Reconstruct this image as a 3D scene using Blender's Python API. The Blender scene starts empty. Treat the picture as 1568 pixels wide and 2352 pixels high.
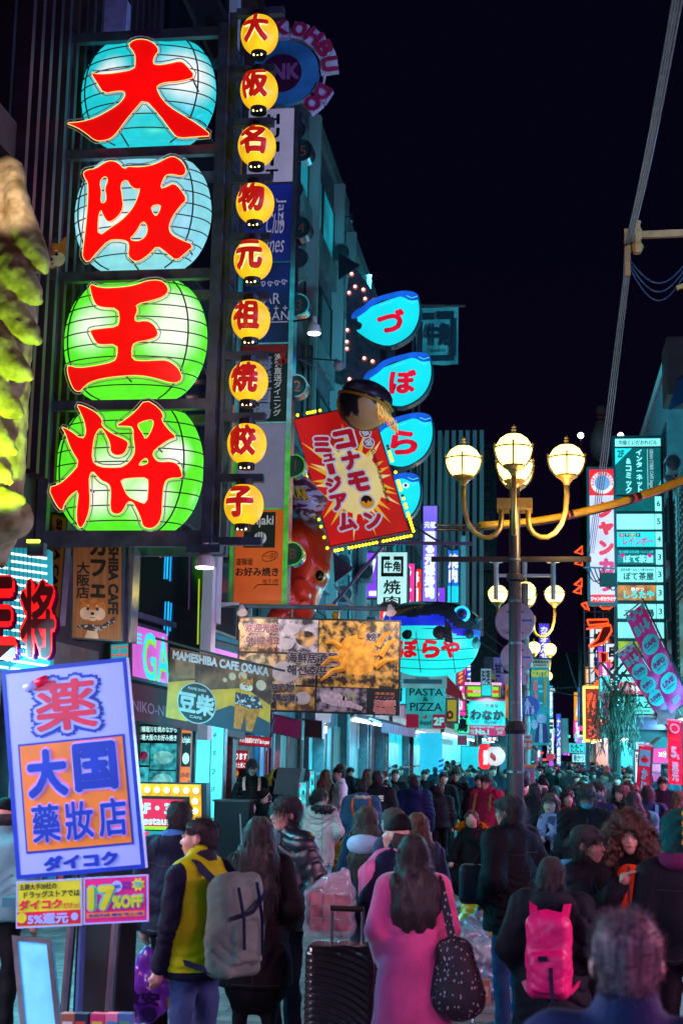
import bpy, bmesh, math, random
import numpy as np
from mathutils import Vector, Matrix
random.seed(7)
RNG = np.random.default_rng(11)
scene = bpy.context.scene
COL = scene.collection
                # --- camera
CAM_POS = Vector((0.0,0.0,2.1))
FPX = 3267.0                       # focal length in units of a 1568 wide frame (50 mm on 24 mm)
YAW, PITCH, ROLL = math.radians(8.09), math.radians(9.6), math.radians(1.1)
_r0 = Vector((math.cos(YAW), math.sin(YAW),0))
_f = Vector((-math.sin(YAW) * math.cos(PITCH), math.cos(YAW) * math.cos(PITCH), math.sin(PITCH)))
_u0 = _r0.cross(_f)
_r = _r0 * math.cos(ROLL) + _u0 * math.sin(ROLL)
_u = _u0 * math.cos(ROLL) - _r0 * math.sin(ROLL)
camd = bpy.data.cameras.new('camera')
cam = bpy.data.objects.new('camera', camd)
COL.objects.link(cam)
cam.matrix_world = Matrix(((_r.x, _u.x, -_f.x, CAM_POS.x),(_r.y, _u.y, -_f.y, CAM_POS.y),(_r.z, _u.z, -_f.z, CAM_POS.z),(0,0,0,1)))
camd.sensor_fit = 'HORIZONTAL'
camd.sensor_width = 24.0
camd.lens = 24.0 * FPX / 1568.0
camd.clip_start = 0.2
camd.clip_end = 900
camd.dof.use_dof = True
camd.dof.focus_distance = 19.0
camd.dof.aperture_fstop = 4.2
scene.camera = cam
                # --- night sky, exposure
world = bpy.data.worlds.new('World')
scene.world = world
world.use_nodes = True
_wn = world.node_tree.nodes
_wn.clear()
_wo = _wn.new('ShaderNodeOutputWorld')
_bg = _wn.new('ShaderNodeBackground')
_bg.inputs['Color'].default_value = (0.0032,0.0022,0.0125,1)
_bg.inputs['Strength'].default_value = 0.5
_tc = _wn.new('ShaderNodeTexCoord')
_sx = _wn.new('ShaderNodeSeparateXYZ')
_cr = _wn.new('ShaderNodeValToRGB')                # faint city glow low over the roofs, dark overhead
_cr.color_ramp.elements[0].color = (0.0085,0.0030,0.0180,1)
_cr.color_ramp.elements[1].color = (0.0026,0.0018,0.0110,1)
_cr.color_ramp.elements[1].position = .34
_wl = world.node_tree.links.new
_wl(_tc.outputs['Generated'], _sx.inputs[0]); _wl(_sx.outputs['Z'], _cr.inputs[0]); _wl(_cr.outputs[0], _bg.inputs['Color'])
_wl(_bg.outputs[0], _wo.inputs[0])
scene.view_settings.view_transform = 'Standard'
scene.view_settings.look = 'None'
scene.view_settings.exposure = 0.0
scene.view_settings.gamma = 1.0
scene.view_settings.use_curve_mapping = False
cy = scene.cycles
cy.max_bounces = 5
cy.diffuse_bounces = 2
cy.glossy_bounces = 3
cy.transmission_bounces = 4
cy.transparent_max_bounces = 8
cy.sample_clamp_indirect = 4.0
cy.sample_clamp_direct = 0.0
cy.caustics_reflective = False
cy.caustics_refractive = False
cy.use_denoising = True
def at(x, y, d):
 """World point on the plane Y = d seen at (x, y) of a 1568 x 2352 frame."""
 v = _f * FPX + _r * (x - 784.0) - _u * (y - 1176.0)
 return CAM_POS + v * (d / v.y)
                # --- materials
MATS = {}
def lin(c):
 return tuple((v / 12.92 if v <= 0.04045 else ((v + 0.055) / 1.055) ** 2.4) for v in c)
def rgb(h):
 return lin(tuple(int(h[i:i + 2],16) / 255 for i in (0,2,4)))
def M(key, col=(.5,.5,.5), rough=.6, metal=0.0, emit=0.0, ecol=None, var=.18, scale=6.0, bump=0.0, bscale=None,
  evar=0.0, escale=1.2, stretch=None, col2=None, alpha=1.0, trans=0.0, sample=True, spec=.5, sheen=0.0, mix=(.35,.65), detail=4):
 """Procedural principled material, colours linear; cached by key."""
 if key in MATS:
  return MATS[key]
 m = bpy.data.materials.new(key)
 m.use_nodes = True
 nt = m.node_tree
 n = nt.nodes
 L = nt.links.new
 p = n['Principled BSDF']
 tc = n.new('ShaderNodeTexCoord')
 mp = n.new('ShaderNodeMapping')
 if stretch:
  mp.inputs['Scale'].default_value = stretch
 L(tc.outputs['Object'], mp.inputs['Vector'])
 ns = n.new('ShaderNodeTexNoise')
 ns.inputs['Scale'].default_value = scale
 ns.inputs['Detail'].default_value = detail
 L(mp.outputs[0], ns.inputs['Vector'])
 rp = n.new('ShaderNodeValToRGB')
 c2 = col2 if col2 else tuple(min(1, v * (1 + var)) for v in col)
 c1 = col if col2 else tuple(v * (1 - var) for v in col)
 rp.color_ramp.elements[0].color = (*c1,1)
 rp.color_ramp.elements[1].color = (*c2,1)
 rp.color_ramp.elements[0].position = mix[0]
 rp.color_ramp.elements[1].position = mix[1]
 L(ns.outputs['Fac'], rp.inputs['Fac'])
 L(rp.outputs['Color'], p.inputs['Base Color'])
 p.inputs['Roughness'].default_value = rough
 p.inputs['Metallic'].default_value = metal
 p.inputs['Specular IOR Level'].default_value = spec
 if sheen:
  p.inputs['Sheen Weight'].default_value = sheen
 if trans:
  p.inputs['Transmission Weight'].default_value = trans
 if alpha < 1:
  p.inputs['Alpha'].default_value = alpha
 if bump:
  nb = n.new('ShaderNodeTexNoise')
  nb.inputs['Scale'].default_value = bscale or scale * 5
  nb.inputs['Detail'].default_value = 3
  L(mp.outputs[0], nb.inputs['Vector'])
  b = n.new('ShaderNodeBump')
  b.inputs['Strength'].default_value = bump
  b.inputs['Distance'].default_value = .02
  L(nb.outputs['Fac'], b.inputs['Height'])
  L(b.outputs[0], p.inputs['Normal'])
 if emit:
  ec = ecol or col
  p.inputs['Emission Color'].default_value = (*ec, 1)
  if evar:
   ne = n.new('ShaderNodeTexNoise')
   ne.inputs['Scale'].default_value = escale
   ne.inputs['Detail'].default_value = 1.5
   L(tc.outputs['Object'], ne.inputs['Vector'])
   mr = n.new('ShaderNodeMapRange')
   mr.inputs['From Min'].default_value = .3
   mr.inputs['From Max'].default_value = .7
   mr.inputs['To Min'].default_value = emit * (1 - evar)
   mr.inputs['To Max'].default_value = emit * (1 + evar)
   L(ne.outputs['Fac'], mr.inputs['Value'])
   L(mr.outputs[0], p.inputs['Emission Strength'])
  else:
   p.inputs['Emission Strength'].default_value = emit
  if not sample:
   m.cycles.emission_sampling = 'NONE'
 MATS[key] = m
 return m
def glow(key, hexcol, emit=1.0, evar=0.0, escale=1.2, sample=True, rough=.35):
 """A lit surface: shows HEX at strength 1."""
 c = rgb(hexcol)
 return M(key, tuple(v * .25 + .01 for v in c), rough, emit=emit, ecol=c, evar=evar, escale=escale, sample=sample)
def paint(key, hexcol, rough=.5, **k):
 return M(key, rgb(hexcol), rough, **k)
                # --- objects
ORG = {}
def _link(o, parent, org):
 COL.objects.link(o)
 if parent is not None:
  o.parent = parent
  o.location = org - ORG[parent.name]
 else:
  o.location = org
 ORG[o.name] = org.copy()
def tag(o, label=None, cat=None, group=None, kind=None):
 for k, v in (('label', label),('category', cat),('group', group),('kind', kind)):
  if v:
   o[k] = v
 return o
def thing(name, label, cat, loc, group=None):
 o = bpy.data.objects.new(name, None)
 o.empty_display_size = .2
 _link(o, None, Vector(loc))
 return tag(o, label, cat, group)
def add_mesh(name, V, F, mat, parent=None, smooth=False, org=None, midx=None):
 """V in world coordinates; mat one material or a list."""
 V = np.asarray(V, dtype=np.float64).reshape(-1,3)
 if org is None:
  org = ORG[parent.name] if parent is not None else Vector((V[:, 0].mean(), V[:, 1].mean(), V[:, 2].min()))
 me = bpy.data.meshes.new(name)
 me.from_pydata((V - np.array(org)).tolist(), [], F if isinstance(F, list) else F.tolist())
 for m in (mat if isinstance(mat, (list, tuple)) else [mat]):
  me.materials.append(m)
 if midx is not None:
  me.polygons.foreach_set('material_index', np.asarray(midx, dtype=np.int32))
 if smooth:
  me.polygons.foreach_set('use_smooth', np.ones(len(me.polygons), dtype=bool))
 me.update()
 o = bpy.data.objects.new(name, me)
 _link(o, parent, Vector(org))
 return o
class MB:
 """Collects shapes in world coordinates; build() links them as ONE mesh object."""
 def __init__(s):
  s.v, s.f = [], []
 def add(s, V, F):
  k = len(s.v)
  s.v.extend([tuple(p) for p in V])
  s.f.extend([tuple(i + k for i in f) for f in F])
  return s
 def hexa(s, c):
  return s.add(c, [(3,2,1,0),(4,5,6,7),(0,1,5,4),(1,2,6,5),(2,3,7,6),(3,0,4,7)])
 def box(s, a, b):
  x0, x1 = sorted((a[0], b[0])); y0, y1 = sorted((a[1], b[1])); z0, z1 = sorted((a[2], b[2]))
  return s.hexa([(x0, y0, z0),(x1, y0, z0),(x1, y1, z0),(x0, y1, z0),(x0, y0, z1),(x1, y0, z1),(x1, y1, z1),(x0, y1, z1)])
 def cbox(s, c, sz):
  return s.box([c[i] - sz[i] / 2 for i in range(3)], [c[i] + sz[i] / 2 for i in range(3)])
 def bar(s, a, b, w, h=None, up=(0,0,1)):
  """Rectangular bar from a to b."""
  a, b = Vector(a), Vector(b)
  h = h or w
  t = (b - a).normalized()
  up = Vector(up)
  if abs(t.dot(up)) > .98:
   up = Vector((0,1,0))
  e = t.cross(up).normalized()
  g = e.cross(t)
  c = []
  for p in (a, b):
   for sx, sy in ((-1,-1),(1,-1),(1,1),(-1,1)):
    c.append(p + e * (sx * w / 2) + g * (sy * h / 2))
  return s.hexa(c)
 def tube(s, pts, r, seg=8, caps=True):
  pts = [Vector(p) for p in pts]
  rs = r if isinstance(r, (list, tuple)) else [r] * len(pts)
  t0 = (pts[1] - pts[0]).normalized()
  e = t0.cross(Vector((0,0,1)))
  if e.length < .05:
   e = t0.cross(Vector((0,1,0)))
  e.normalize()
  V, F = [], []
  for i, p in enumerate(pts):
   t = (pts[min(i + 1, len(pts) - 1)] - pts[max(i - 1,0)]).normalized()
   e = (e - t * e.dot(t)).normalized()
   g = t.cross(e)
   for k in range(seg):
    a = 2 * math.pi * k / seg
    V.append(p + (e * math.cos(a) + g * math.sin(a)) * rs[i])
  for i in range(len(pts) - 1):
   for k in range(seg):
    k2 = (k + 1) % seg
    F.append((i * seg + k, i * seg + k2,(i + 1) * seg + k2,(i + 1) * seg + k))
  if caps:
   F.append(tuple(range(seg - 1,-1,-1)))
   F.append(tuple((len(pts) - 1) * seg + k for k in range(seg)))
  return s.add(V, F)
 def lathe(s, prof, c, seg=16, axis=(0,0,1), cap=True):
  """prof: (radius, height along axis) pairs."""
  ax = Vector(axis).normalized()
  e = ax.cross(Vector((0,1,0)))
  if e.length < .05:
   e = ax.cross(Vector((1,0,0)))
  e.normalize()
  g = ax.cross(e)
  c = Vector(c)
  V, F = [], []
  for r, h in prof:
   for k in range(seg):
    a = 2 * math.pi * k / seg
    V.append(c + ax * h + (e * math.cos(a) + g * math.sin(a)) * r)
  for i in range(len(prof) - 1):
   for k in range(seg):
    k2 = (k + 1) % seg
    F.append((i * seg + k, i * seg + k2,(i + 1) * seg + k2,(i + 1) * seg + k))
  if cap:
   F.append(tuple(range(seg - 1,-1,-1)))
   F.append(tuple((len(prof) - 1) * seg + k for k in range(seg)))
  return s.add(V, F)
 def ball(s, c, r, seg=12, rings=8, ax=None):
  """Ellipsoid: r a number or (rx, ry, rz)."""
  rr = r if isinstance(r, (list, tuple)) else (r, r, r)
  V, F = [], []
  for i in range(rings + 1):
   th = math.pi * i / rings
   for k in range(seg):
    a = 2 * math.pi * k / seg
    q = Vector((rr[0] * math.sin(th) * math.cos(a), rr[1] * math.sin(th) * math.sin(a), rr[2] * math.cos(th)))
    if ax is not None:
     q = ax @ q
    V.append(Vector(c) + q)
  for i in range(rings):
   for k in range(seg):
    k2 = (k + 1) % seg
    F.append((i * seg + k, (i + 1) * seg + k, (i + 1) * seg + k2, i * seg + k2))
  return s.add(V, F)
 def poly(s, pts, off):
  """Closed outline (world points, planar) extruded by the vector off; ear-cut caps."""
  from mathutils.geometry import tessellate_polygon
  P = [Vector(p) for p in pts]
  off = Vector(off)
  tris = tessellate_polygon([P])
  n = len(P)
  nrm = Vector((0,0,0))
  for i in range(n):
   nrm += P[i].cross(P[(i + 1) % n])
  flip = nrm.dot(off) > 0
  V = P + [p + off for p in P]
  F = []
  for t in tris:
   F.append(t)
   F.append(tuple(i + n for i in t[::-1]))
  for i in range(n):
   j = (i + 1) % n
   F.append((i, j, j + n, i + n) if not flip else (j, i, i + n, j + n))
  return s.add(V, F)
 def build(s, name, mat, parent=None, smooth=False, org=None):
  o = add_mesh(name, s.v, s.f, mat, parent, smooth, org)
  bm = bmesh.new()
  bm.from_mesh(o.data)
  bmesh.ops.recalc_face_normals(bm, faces=bm.faces)
  bm.to_mesh(o.data)
  bm.free()
  return o
def solo(mb, name, mat, label, cat, group=None, kind=None, smooth=False):
 return tag(mb.build(name, mat, None, smooth), label, cat, group, kind)
                # --- flat frames for signs
class Frame:
 """A sign's face: O top left, U along the top, V down the left side, N towards the viewer."""
 def __init__(s, O, U, V):
  s.O, s.U, s.V = Vector(O), Vector(U), Vector(V)
  s.N = s.V.cross(s.U).normalized()
 def p(s, u, v, z=0.0):
  return s.O + s.U * u + s.V * v + s.N * z
 def slab(s, mb, u0, v0, u1, v1, z0, z1):
  c = [s.p(u0, v0, z0), s.p(u1, v0, z0), s.p(u1, v1, z0), s.p(u0, v1, z0), s.p(u0, v0, z1), s.p(u1, v0, z1), s.p(u1, v1, z1), s.p(u0, v1, z1)]
  return mb.hexa(c)
 def rim(s, mb, w, z0, z1):
  """A picture-frame rim, w in metres."""
  a, b = w / s.U.length, w / s.V.length
  s.slab(mb, 0,0,1, b, z0, z1); s.slab(mb, 0,1 - b, 1,1, z0, z1)
  s.slab(mb, 0, b, a, 1 - b, z0, z1); s.slab(mb, 1 - a, b, 1,1 - b, z0, z1)
  return mb
 def shape(s, mb, pts, z0, z1):
  return mb.poly([s.p(u, v, z0) for u, v in pts], s.N * (z1 - z0))
 def disc(s, mb, u, v, r, z0, z1, seg=20, ry=None):
  """r in metres."""
  a, b = r / s.U.length, (ry or r) / s.V.length
  return s.shape(mb, [(u + a * math.cos(2 * math.pi * k / seg), v + b * math.sin(2 * math.pi * k / seg)) for k in range(seg)], z0, z1)
 def uv(s, x, y, d=None):
  """Frame coordinates of a picture point (intersection of its ray with the face)."""
  w = _f * FPX + _r * (x - 784.0) - _u * (y - 1176.0)
  t = (s.O - CAM_POS).dot(s.N) / w.dot(s.N)
  q = CAM_POS + w * t - s.O
  uu, vv, uvd = s.U.dot(s.U), s.V.dot(s.V), s.U.dot(s.V)
  a, b = q.dot(s.U), q.dot(s.V)
  det = uu * vv - uvd * uvd
  return (a * vv - b * uvd) / det, (b * uu - a * uvd) / det
 def rect(s, x0, y0, x1, y1):
  a, b = s.uv(x0, y0)
  c, d = s.uv(x1, y1)
  return a, b, c, d
def face(x0, y0, x1, y1, d):
 """Upright sign facing down the street at distance d, from its picture box."""
 xm, ym = (x0 + x1) / 2,(y0 + y1) / 2
 X0, X1 = at(x0, ym, d).x, at(x1, ym, d).x
 Z0, Z1 = at(xm, y0, d).z, at(xm, y1, d).z
 return Frame((X0, d, Z0),(X1 - X0,0,0),(0,0, Z1 - Z0))
def quad(tl, tr, bl, d, d2=None):
 """Sign from three picture corners; d2 = distance of its right end."""
 d2 = d if d2 is None else d2
 O = at(*tl, d)
 return Frame(O, at(*tr, d2) - O, at(*bl, d) - O)
_fc = bpy.data.curves.new('glyphs', 'FONT')
_fc.resolution_u = 3
_fo = bpy.data.objects.new('glyphs', _fc)
GLY = {}
def glyphs(body, bold=.0, shear=0.0, space=1.0, line=1.0):
 """Text as flat triangles, normalised to its own box (u right, v down); heavy strokes are laid down as shifted passes."""
 k = (body, bold, shear, space, line)
 if k not in GLY:
  _fc.body = body
  _fc.offset = bold if bold <= .015 else 0
  _fc.shear = shear
  _fc.space_character = space
  _fc.space_line = line
  _fc.align_x = 'CENTER'
  me = bpy.data.meshes.new_from_object(_fo)
  n = len(me.vertices)
  co = np.zeros(n * 3)
  me.vertices.foreach_get('co', co)
  co = co.reshape(-1,3)
  co[:, 2] = 0
  F = [tuple(p.vertices) for p in me.polygons]
  bpy.data.meshes.remove(me)
  r = bold
  if r > .015:
   m = 6 if r < .05 else 10
   C, G = [], []
   for q in range(m):
    a = 2 * math.pi * q / m + .3
    C.append(co + np.array([r * math.cos(a), r * math.sin(a), q * .0012]))
    G += [tuple(i + q * n for i in f) for f in F]
   if r > .04:
    C.append(co + np.array([0,0, m * .0012]))
    G += [tuple(i + m * n for i in f) for f in F]
   co, F = np.concatenate(C), G
  lo, hi = co.min(0), co.max(0)
  w = hi - lo
  w[2] = 0
  z = co[:, 2].copy()
  co = (co - lo) / np.maximum(w, 1e-6)
  co[:, 1] = 1 - co[:, 1]
  co[:, 2] = z
  GLY[k] = (co, F, w)
 return GLY[k]
def letters(fr, body, rect, mat, parent, z=.004, bold=.02, shear=0, name='lettering', rot=0, space=1.0, line=1.0, keep=False, warp=None):
 """Flat lettering filling rect (u0, v0, u1, v1) of a frame; rot in quarter turns clockwise."""
 co, F, w = glyphs(body, bold, shear, space, line)
 u, v = co[:, 0], co[:, 1]
 for _ in range(rot % 4):
  u, v = 1 - v, u
  w = (w[1], w[0],0)
 u0, v0, u1, v1 = rect
 if keep:
  W, H = (u1 - u0) * fr.U.length, (v1 - v0) * fr.V.length
  s = min(W / w[0], H / w[1])
  du, dv = s * w[0] / fr.U.length, s * w[1] / fr.V.length
  um, vm = (u0 + u1) / 2,(v0 + v1) / 2
  u0, u1, v0, v1 = um - du / 2, um + du / 2, vm - dv / 2, vm + dv / 2
 U = u0 + u * (u1 - u0)
 Vv = v0 + v * (v1 - v0)
 if warp:
  U, Vv = warp(U, Vv)
 O, Ud, Vd, N = (np.array(q) for q in (fr.O, fr.U, fr.V, fr.N))
 P = O + U[:, None] * Ud + Vv[:, None] * Vd + N * (z + co[:, 2:3] * .25)
 return add_mesh(name, P, F, mat, parent)
def col_text(s):
 return '\n'.join(s)
def copy_tree(o, parent=None, loc=None, rotz=None, mats=None):
 """A copy of a thing with copies of its parts and sub-parts (mesh data shared)."""
 c = o.copy()
 COL.objects.link(c)
 if parent is not None:
  c.parent = parent
 if loc is not None:
  c.location = loc
 if rotz is not None:
  c.rotation_euler = (0,0, rotz)
 if mats and o.type == 'MESH':
  for i, sl in enumerate(c.material_slots):
   nm = sl.material.name if sl.material else ''
   if nm in mats:
    sl.link = 'OBJECT'
    sl.material = mats[nm]
 for ch in KIDS.get(o.name, list(o.children)):
  copy_tree(ch, c, None, None, mats)
 return c
KIDS = {}
                # --- smooth blended bodies (surface nets)
class Sdf:
 def __init__(s, lo, hi, h):
  s.lo = np.array(lo, float); s.h = h
  s.n = np.maximum(4, np.ceil((np.array(hi, float) - s.lo) / h).astype(int) + 2)
  s.ax = [(s.lo[i] + h * np.arange(s.n[i])).astype(np.float32) for i in range(3)]
  s.D = np.full(s.n, 1.0, np.float32)
 def _sub(s, lo, hi):
  a = np.clip(np.floor((np.array(lo) - s.lo) / s.h).astype(int),0, s.n - 1)
  b = np.clip(np.ceil((np.array(hi) - s.lo) / s.h).astype(int) + 1,1, s.n)
  sl = tuple(slice(a[i], max(b[i], a[i] + 1)) for i in range(3))
  return sl, s.ax[0][sl[0]][:, None, None], s.ax[1][sl[1]][None, :, None], s.ax[2][sl[2]][None, None, :]
 def _mix(s, sl, d, k, sub):
  o = s.D[sl]
  if sub:
   d = -d
   if k > 0:
    t = np.clip(.5 - .5 * (d - o) / k, 0,1)
    s.D[sl] = o * t + d * (1 - t) + k * t * (1 - t) if False else np.where(True, -((-o) * t + (-d) * (1 - t) - k * t * (1 - t)),0)
   else:
    s.D[sl] = np.maximum(o, d)
  elif k > 0:
   t = np.clip(.5 + .5 * (d - o) / k, 0,1)
   s.D[sl] = d * (1 - t) + o * t - k * t * (1 - t)
  else:
   s.D[sl] = np.minimum(o, d)
 def cap(s, a, b, ra, rb=None, k=.02, sq=(1,1,1), sub=False):
  rb = ra if rb is None else rb
  a, b = np.array(a, float), np.array(b, float)
  q = np.array(sq, float)
  m = max(ra, rb) * max(1, q.max()) + k + 3 * s.h
  sl, X, Y, Z = s._sub(np.minimum(a, b) - m, np.maximum(a, b) + m)
  A, B = a / q, b / q
  ba = B - A
  l2 = max(float(ba @ ba),1e-9)
  px, py, pz = X / q[0] - A[0], Y / q[1] - A[1], Z / q[2] - A[2]
  t = np.clip((px * ba[0] + py * ba[1] + pz * ba[2]) / l2,0,1)
  d = np.sqrt((px - ba[0] * t) ** 2 + (py - ba[1] * t) ** 2 + (pz - ba[2] * t) ** 2) - (ra + (rb - ra) * t)
  s._mix(sl, (d * q.min()).astype(np.float32), k, sub)
  return s
 def path(s, pts, rs, k=.02, sq=(1,1,1)):
  for i in range(len(pts) - 1):
   s.cap(pts[i], pts[i + 1], rs[i], rs[i + 1], k, sq)
  return s
 def ell(s, c, r, k=.02, rot=None, sub=False):
  c = np.array(c, float)
  r = np.array(r if hasattr(r, '__len__') else (r, r, r), float)
  m = r.max() + k + 3 * s.h
  sl, X, Y, Z = s._sub(c - m, c + m)
  px, py, pz = X - c[0], Y - c[1], Z - c[2]
  if rot is not None:
   Rm = np.array(rot)
   px, py, pz = (Rm[0,0] * px + Rm[1,0] * py + Rm[2,0] * pz, Rm[0,1] * px + Rm[1,1] * py + Rm[2,1] * pz, Rm[0,2] * px + Rm[1,2] * py + Rm[2,2] * pz)
  k0 = np.sqrt((px / r[0]) ** 2 + (py / r[1]) ** 2 + (pz / r[2]) ** 2)
  k1 = np.sqrt((px / r[0] ** 2) ** 2 + (py / r[1] ** 2) ** 2 + (pz / r[2] ** 2) ** 2)
  d = k0 * (k0-1) / np.maximum(k1,1e-6)
  s._mix(sl, d.astype(np.float32), k, sub)
  return s
 def bx(s, c, half, r=.01, k=.01, sub=False):
  c = np.array(c, float); hf = np.array(half, float)
  m = hf.max() + k + 3 * s.h
  sl, X, Y, Z = s._sub(c - hf - k - 3 * s.h, c + hf + k + 3 * s.h)
  qx, qy, qz = np.abs(X - c[0]) - hf[0] + r, np.abs(Y - c[1]) - hf[1] + r, np.abs(Z - c[2]) - hf[2] + r
  d = np.sqrt(np.maximum(qx, 0) ** 2 + np.maximum(qy, 0) ** 2 + np.maximum(qz, 0) ** 2) + np.minimum(np.maximum(qx, np.maximum(qy, qz)),0) - r
  s._mix(sl, d.astype(np.float32), k, sub)
  return s
 def cut(s, p, n):
  """Keep the side the normal points away from."""
  X, Y, Z = s.ax[0][:, None, None], s.ax[1][None, :, None], s.ax[2][None, None, :]
  d = (X - p[0]) * n[0] + (Y - p[1]) * n[1] + (Z - p[2]) * n[2]
  s.D = np.maximum(s.D, d.astype(np.float32))
  return s
 def noise(s, amp, f, seed=0, st=(1,1,1)):
  X, Y, Z = s.ax[0][:, None, None] * f * st[0], s.ax[1][None, :, None] * f * st[1], s.ax[2][None, None, :] * f * st[2]
  p = seed * 1.7
  w = np.sin(Y * 1.3 + p) * 1.3
  n = np.sin(X + w + p) * np.sin(Y * 1.1 + np.sin(Z * .9 + p) * 1.4) + np.sin(Z * 1.2 + np.sin(X * 1.15 + p * 2) * 1.5) * .8 + .45 * np.sin(2.3 * X + 1.9 * Z + p) * np.sin(2.1 * Y - 1.7 * Z)
  s.D = s.D + (amp * .5 * n).astype(np.float32)
  return s
 def folds(s, amp, f, seed=0):
  """Cloth creases: slanted waves that drift."""
  X, Y, Z = s.ax[0][:, None, None], s.ax[1][None, :, None], s.ax[2][None, None, :]
  p = seed * 2.1
  w = np.sin(f * (Z * .8 + .55 * X * np.sin(3 * Z + p) + .14 * np.sin(9 * X + 4 * Y + p) + .20 * np.sin(5 * Y + 4.3 * Z + 2 * p)) + p)
  g = np.maximum(0, np.sin(5 * Z + 6 * X + 4 * Y + p * 1.3+1.5 * np.sin(4 * X - 3 * Z + p)))
  s.D = s.D + (amp * (1 - np.abs(w)) ** 2 * -1.2 * g).astype(np.float32)
  return s
 def mesh(s):
  D = s.D
  S = D < 0
  nx, ny, nz = D.shape
  offs = [(i, j, k) for i in (0,1) for j in (0,1) for k in (0,1)]
  c = lambda A, o: A[o[0]:nx - 1 + o[0], o[1]:ny - 1 + o[1], o[2]:nz - 1 + o[2]]
  cnt = sum(c(S, o).astype(np.int8) for o in offs)
  mix = (cnt > 0) & (cnt < 8)
  I = np.argwhere(mix)
  if len(I) == 0:
   return np.zeros((0,3)), []
  idx = np.full(mix.shape, -1, np.int64)
  idx[mix] = np.arange(len(I))
  acc = np.zeros((len(I),3)); num = np.zeros(len(I))
  for a in range(8):
   for ax in range(3):
    oa = offs[a]
    if oa[ax] == 1:
     continue
    ob = list(oa); ob[ax] = 1; ob = tuple(ob)
    da = D[I[:, 0] + oa[0], I[:, 1] + oa[1], I[:, 2] + oa[2]]
    db = D[I[:, 0] + ob[0], I[:, 1] + ob[1], I[:, 2] + ob[2]]
    m = (da < 0) != (db < 0)
    t = np.where(m, da / np.where(m, da - db, 1),0)
    p = np.tile(np.array(oa, float),(len(I),1)); p[:, ax] += t
    acc[m] += p[m]; num[m] += 1
  V = s.lo + s.h * (I + acc / num[:, None])
  F = []
  for ax in range(3):
   sh = [slice(0, None)] * 3
   A = S[tuple(slice(0, S.shape[i] - (1 if i == ax else 0)) for i in range(3))]
   B = S[tuple(slice(1 if i == ax else 0, None) for i in range(3))]
   E = np.argwhere(A != B)
   u, v = [(1,2),(2,0),(0,1)][ax]
   E = E[(E[:, u] > 0) & (E[:, v] > 0) & (E[:, u] < D.shape[u] - 1) & (E[:, v] < D.shape[v] - 1)]
   if len(E) == 0:
    continue
   fl = A[E[:, 0], E[:, 1], E[:, 2]]
   q = []
   for du, dv in ((1,1),(0,1),(0,0),(1,0)):
    G = E.copy(); G[:, u] -= du; G[:, v] -= dv
    q.append(idx[G[:, 0], G[:, 1], G[:, 2]])
   Q = np.stack(q, 1)
   Q[~fl] = Q[~fl][:, ::-1]
   F.append(Q)
  F = np.concatenate(F)
  F = F[(F >= 0).all(1)]
  return V, F.tolist()
 def build(s, name, mat, parent, place=None, smooth=True):
  V, F = s.mesh()
  if len(F) == 0:
   return None
  if place is not None:
   V = place(V)
  return add_mesh(name, V, F, mat, parent, smooth=smooth)
                # --- ground
asph = M('street_stone', (.07,.07,.08),.33, var=.5, scale=1.6, bump=.25, bscale=14, spec=.6)
g = MB()
g.add([(-400,-60,0),(400,-60,0),(400,700,0),(-400,700,0)], [(0,1,2,3)])
ground = g.build('ground', asph, None, org=Vector((0,0,0)))
tag(ground, 'grey paved pedestrian street running between the shop fronts', kind='structure')
paver_m = [M('paver_a', (.12,.10,.10),.38, var=.3, scale=5, bump=.3), M('paver_b', (.15,.13,.13),.34, var=.3, scale=5, bump=.3), M('paver_c', (.085,.08,.09),.4, var=.3, scale=5, bump=.3)]
def paver_mesh(w, h, t, m):
 b = bmesh.new()
 bmesh.ops.create_cube(b, size=1)
 for v in b.verts:
  k = 1 if v.co.z < 0 else .94
  v.co = Vector((v.co.x * w * k, v.co.y * h * k, t if v.co.z > 0 else .0))
 me = bpy.data.meshes.new('paver')
 b.to_mesh(me); b.free()
 me.materials.append(m)
 return me
pm = [paver_mesh(.395,.195,.012, m) for m in paver_m]
PW, PH = .40,.20
n_p = 0
for j in range(24):
 for i in range(12):
  y = 10.9 + j * PH
  x = -1.75 + i * PW + (PW / 2 if j % 2 else 0)
  o = bpy.data.objects.new('paver', pm[(i * 7 + j * 5 + (i * j) % 3) % 3])
  COL.objects.link(o)
  o.parent = ground
  o.location = (x, y, random.uniform(.001,.005))
  n_p += 1
V, F, mi = [], [], []
for j in range(-12,150):
 for i in range(-16,14):
  y = 10.9 + j * PH * (1 if j < 24 else 1)
  x = -1.75 + i * PW + (PW / 2 if j % 2 else 0)
  if (0 <= j < 24 and 0 <= i < 12) or x < -6.0 or x > 5.0 or y < 8:
   continue
  h = .012 + random.uniform(.0,.004)
  a, b = PW * .488, PH * .475
  k = len(V)
  V += [(x - a, y - b, h),(x + a, y - b, h),(x + a, y + b, h),(x - a, y + b, h),
    (x - a - .004, y - b - .004,0),(x + a + .004, y - b - .004,0),(x + a + .004, y + b + .004,0),(x - a - .004, y + b + .004,0)]
  F += [(k, k + 1, k + 2, k + 3)] + [(k + 4 + q, k + 4 + (q + 1) % 4, k + (q + 1) % 4, k + q) for q in range(4)]
  mi += [(i * 7 + j * 5) % 3] * 5
po = add_mesh('paving', V, F, paver_m, ground, midx=mi)
po['kind'] = 'stuff'
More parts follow.
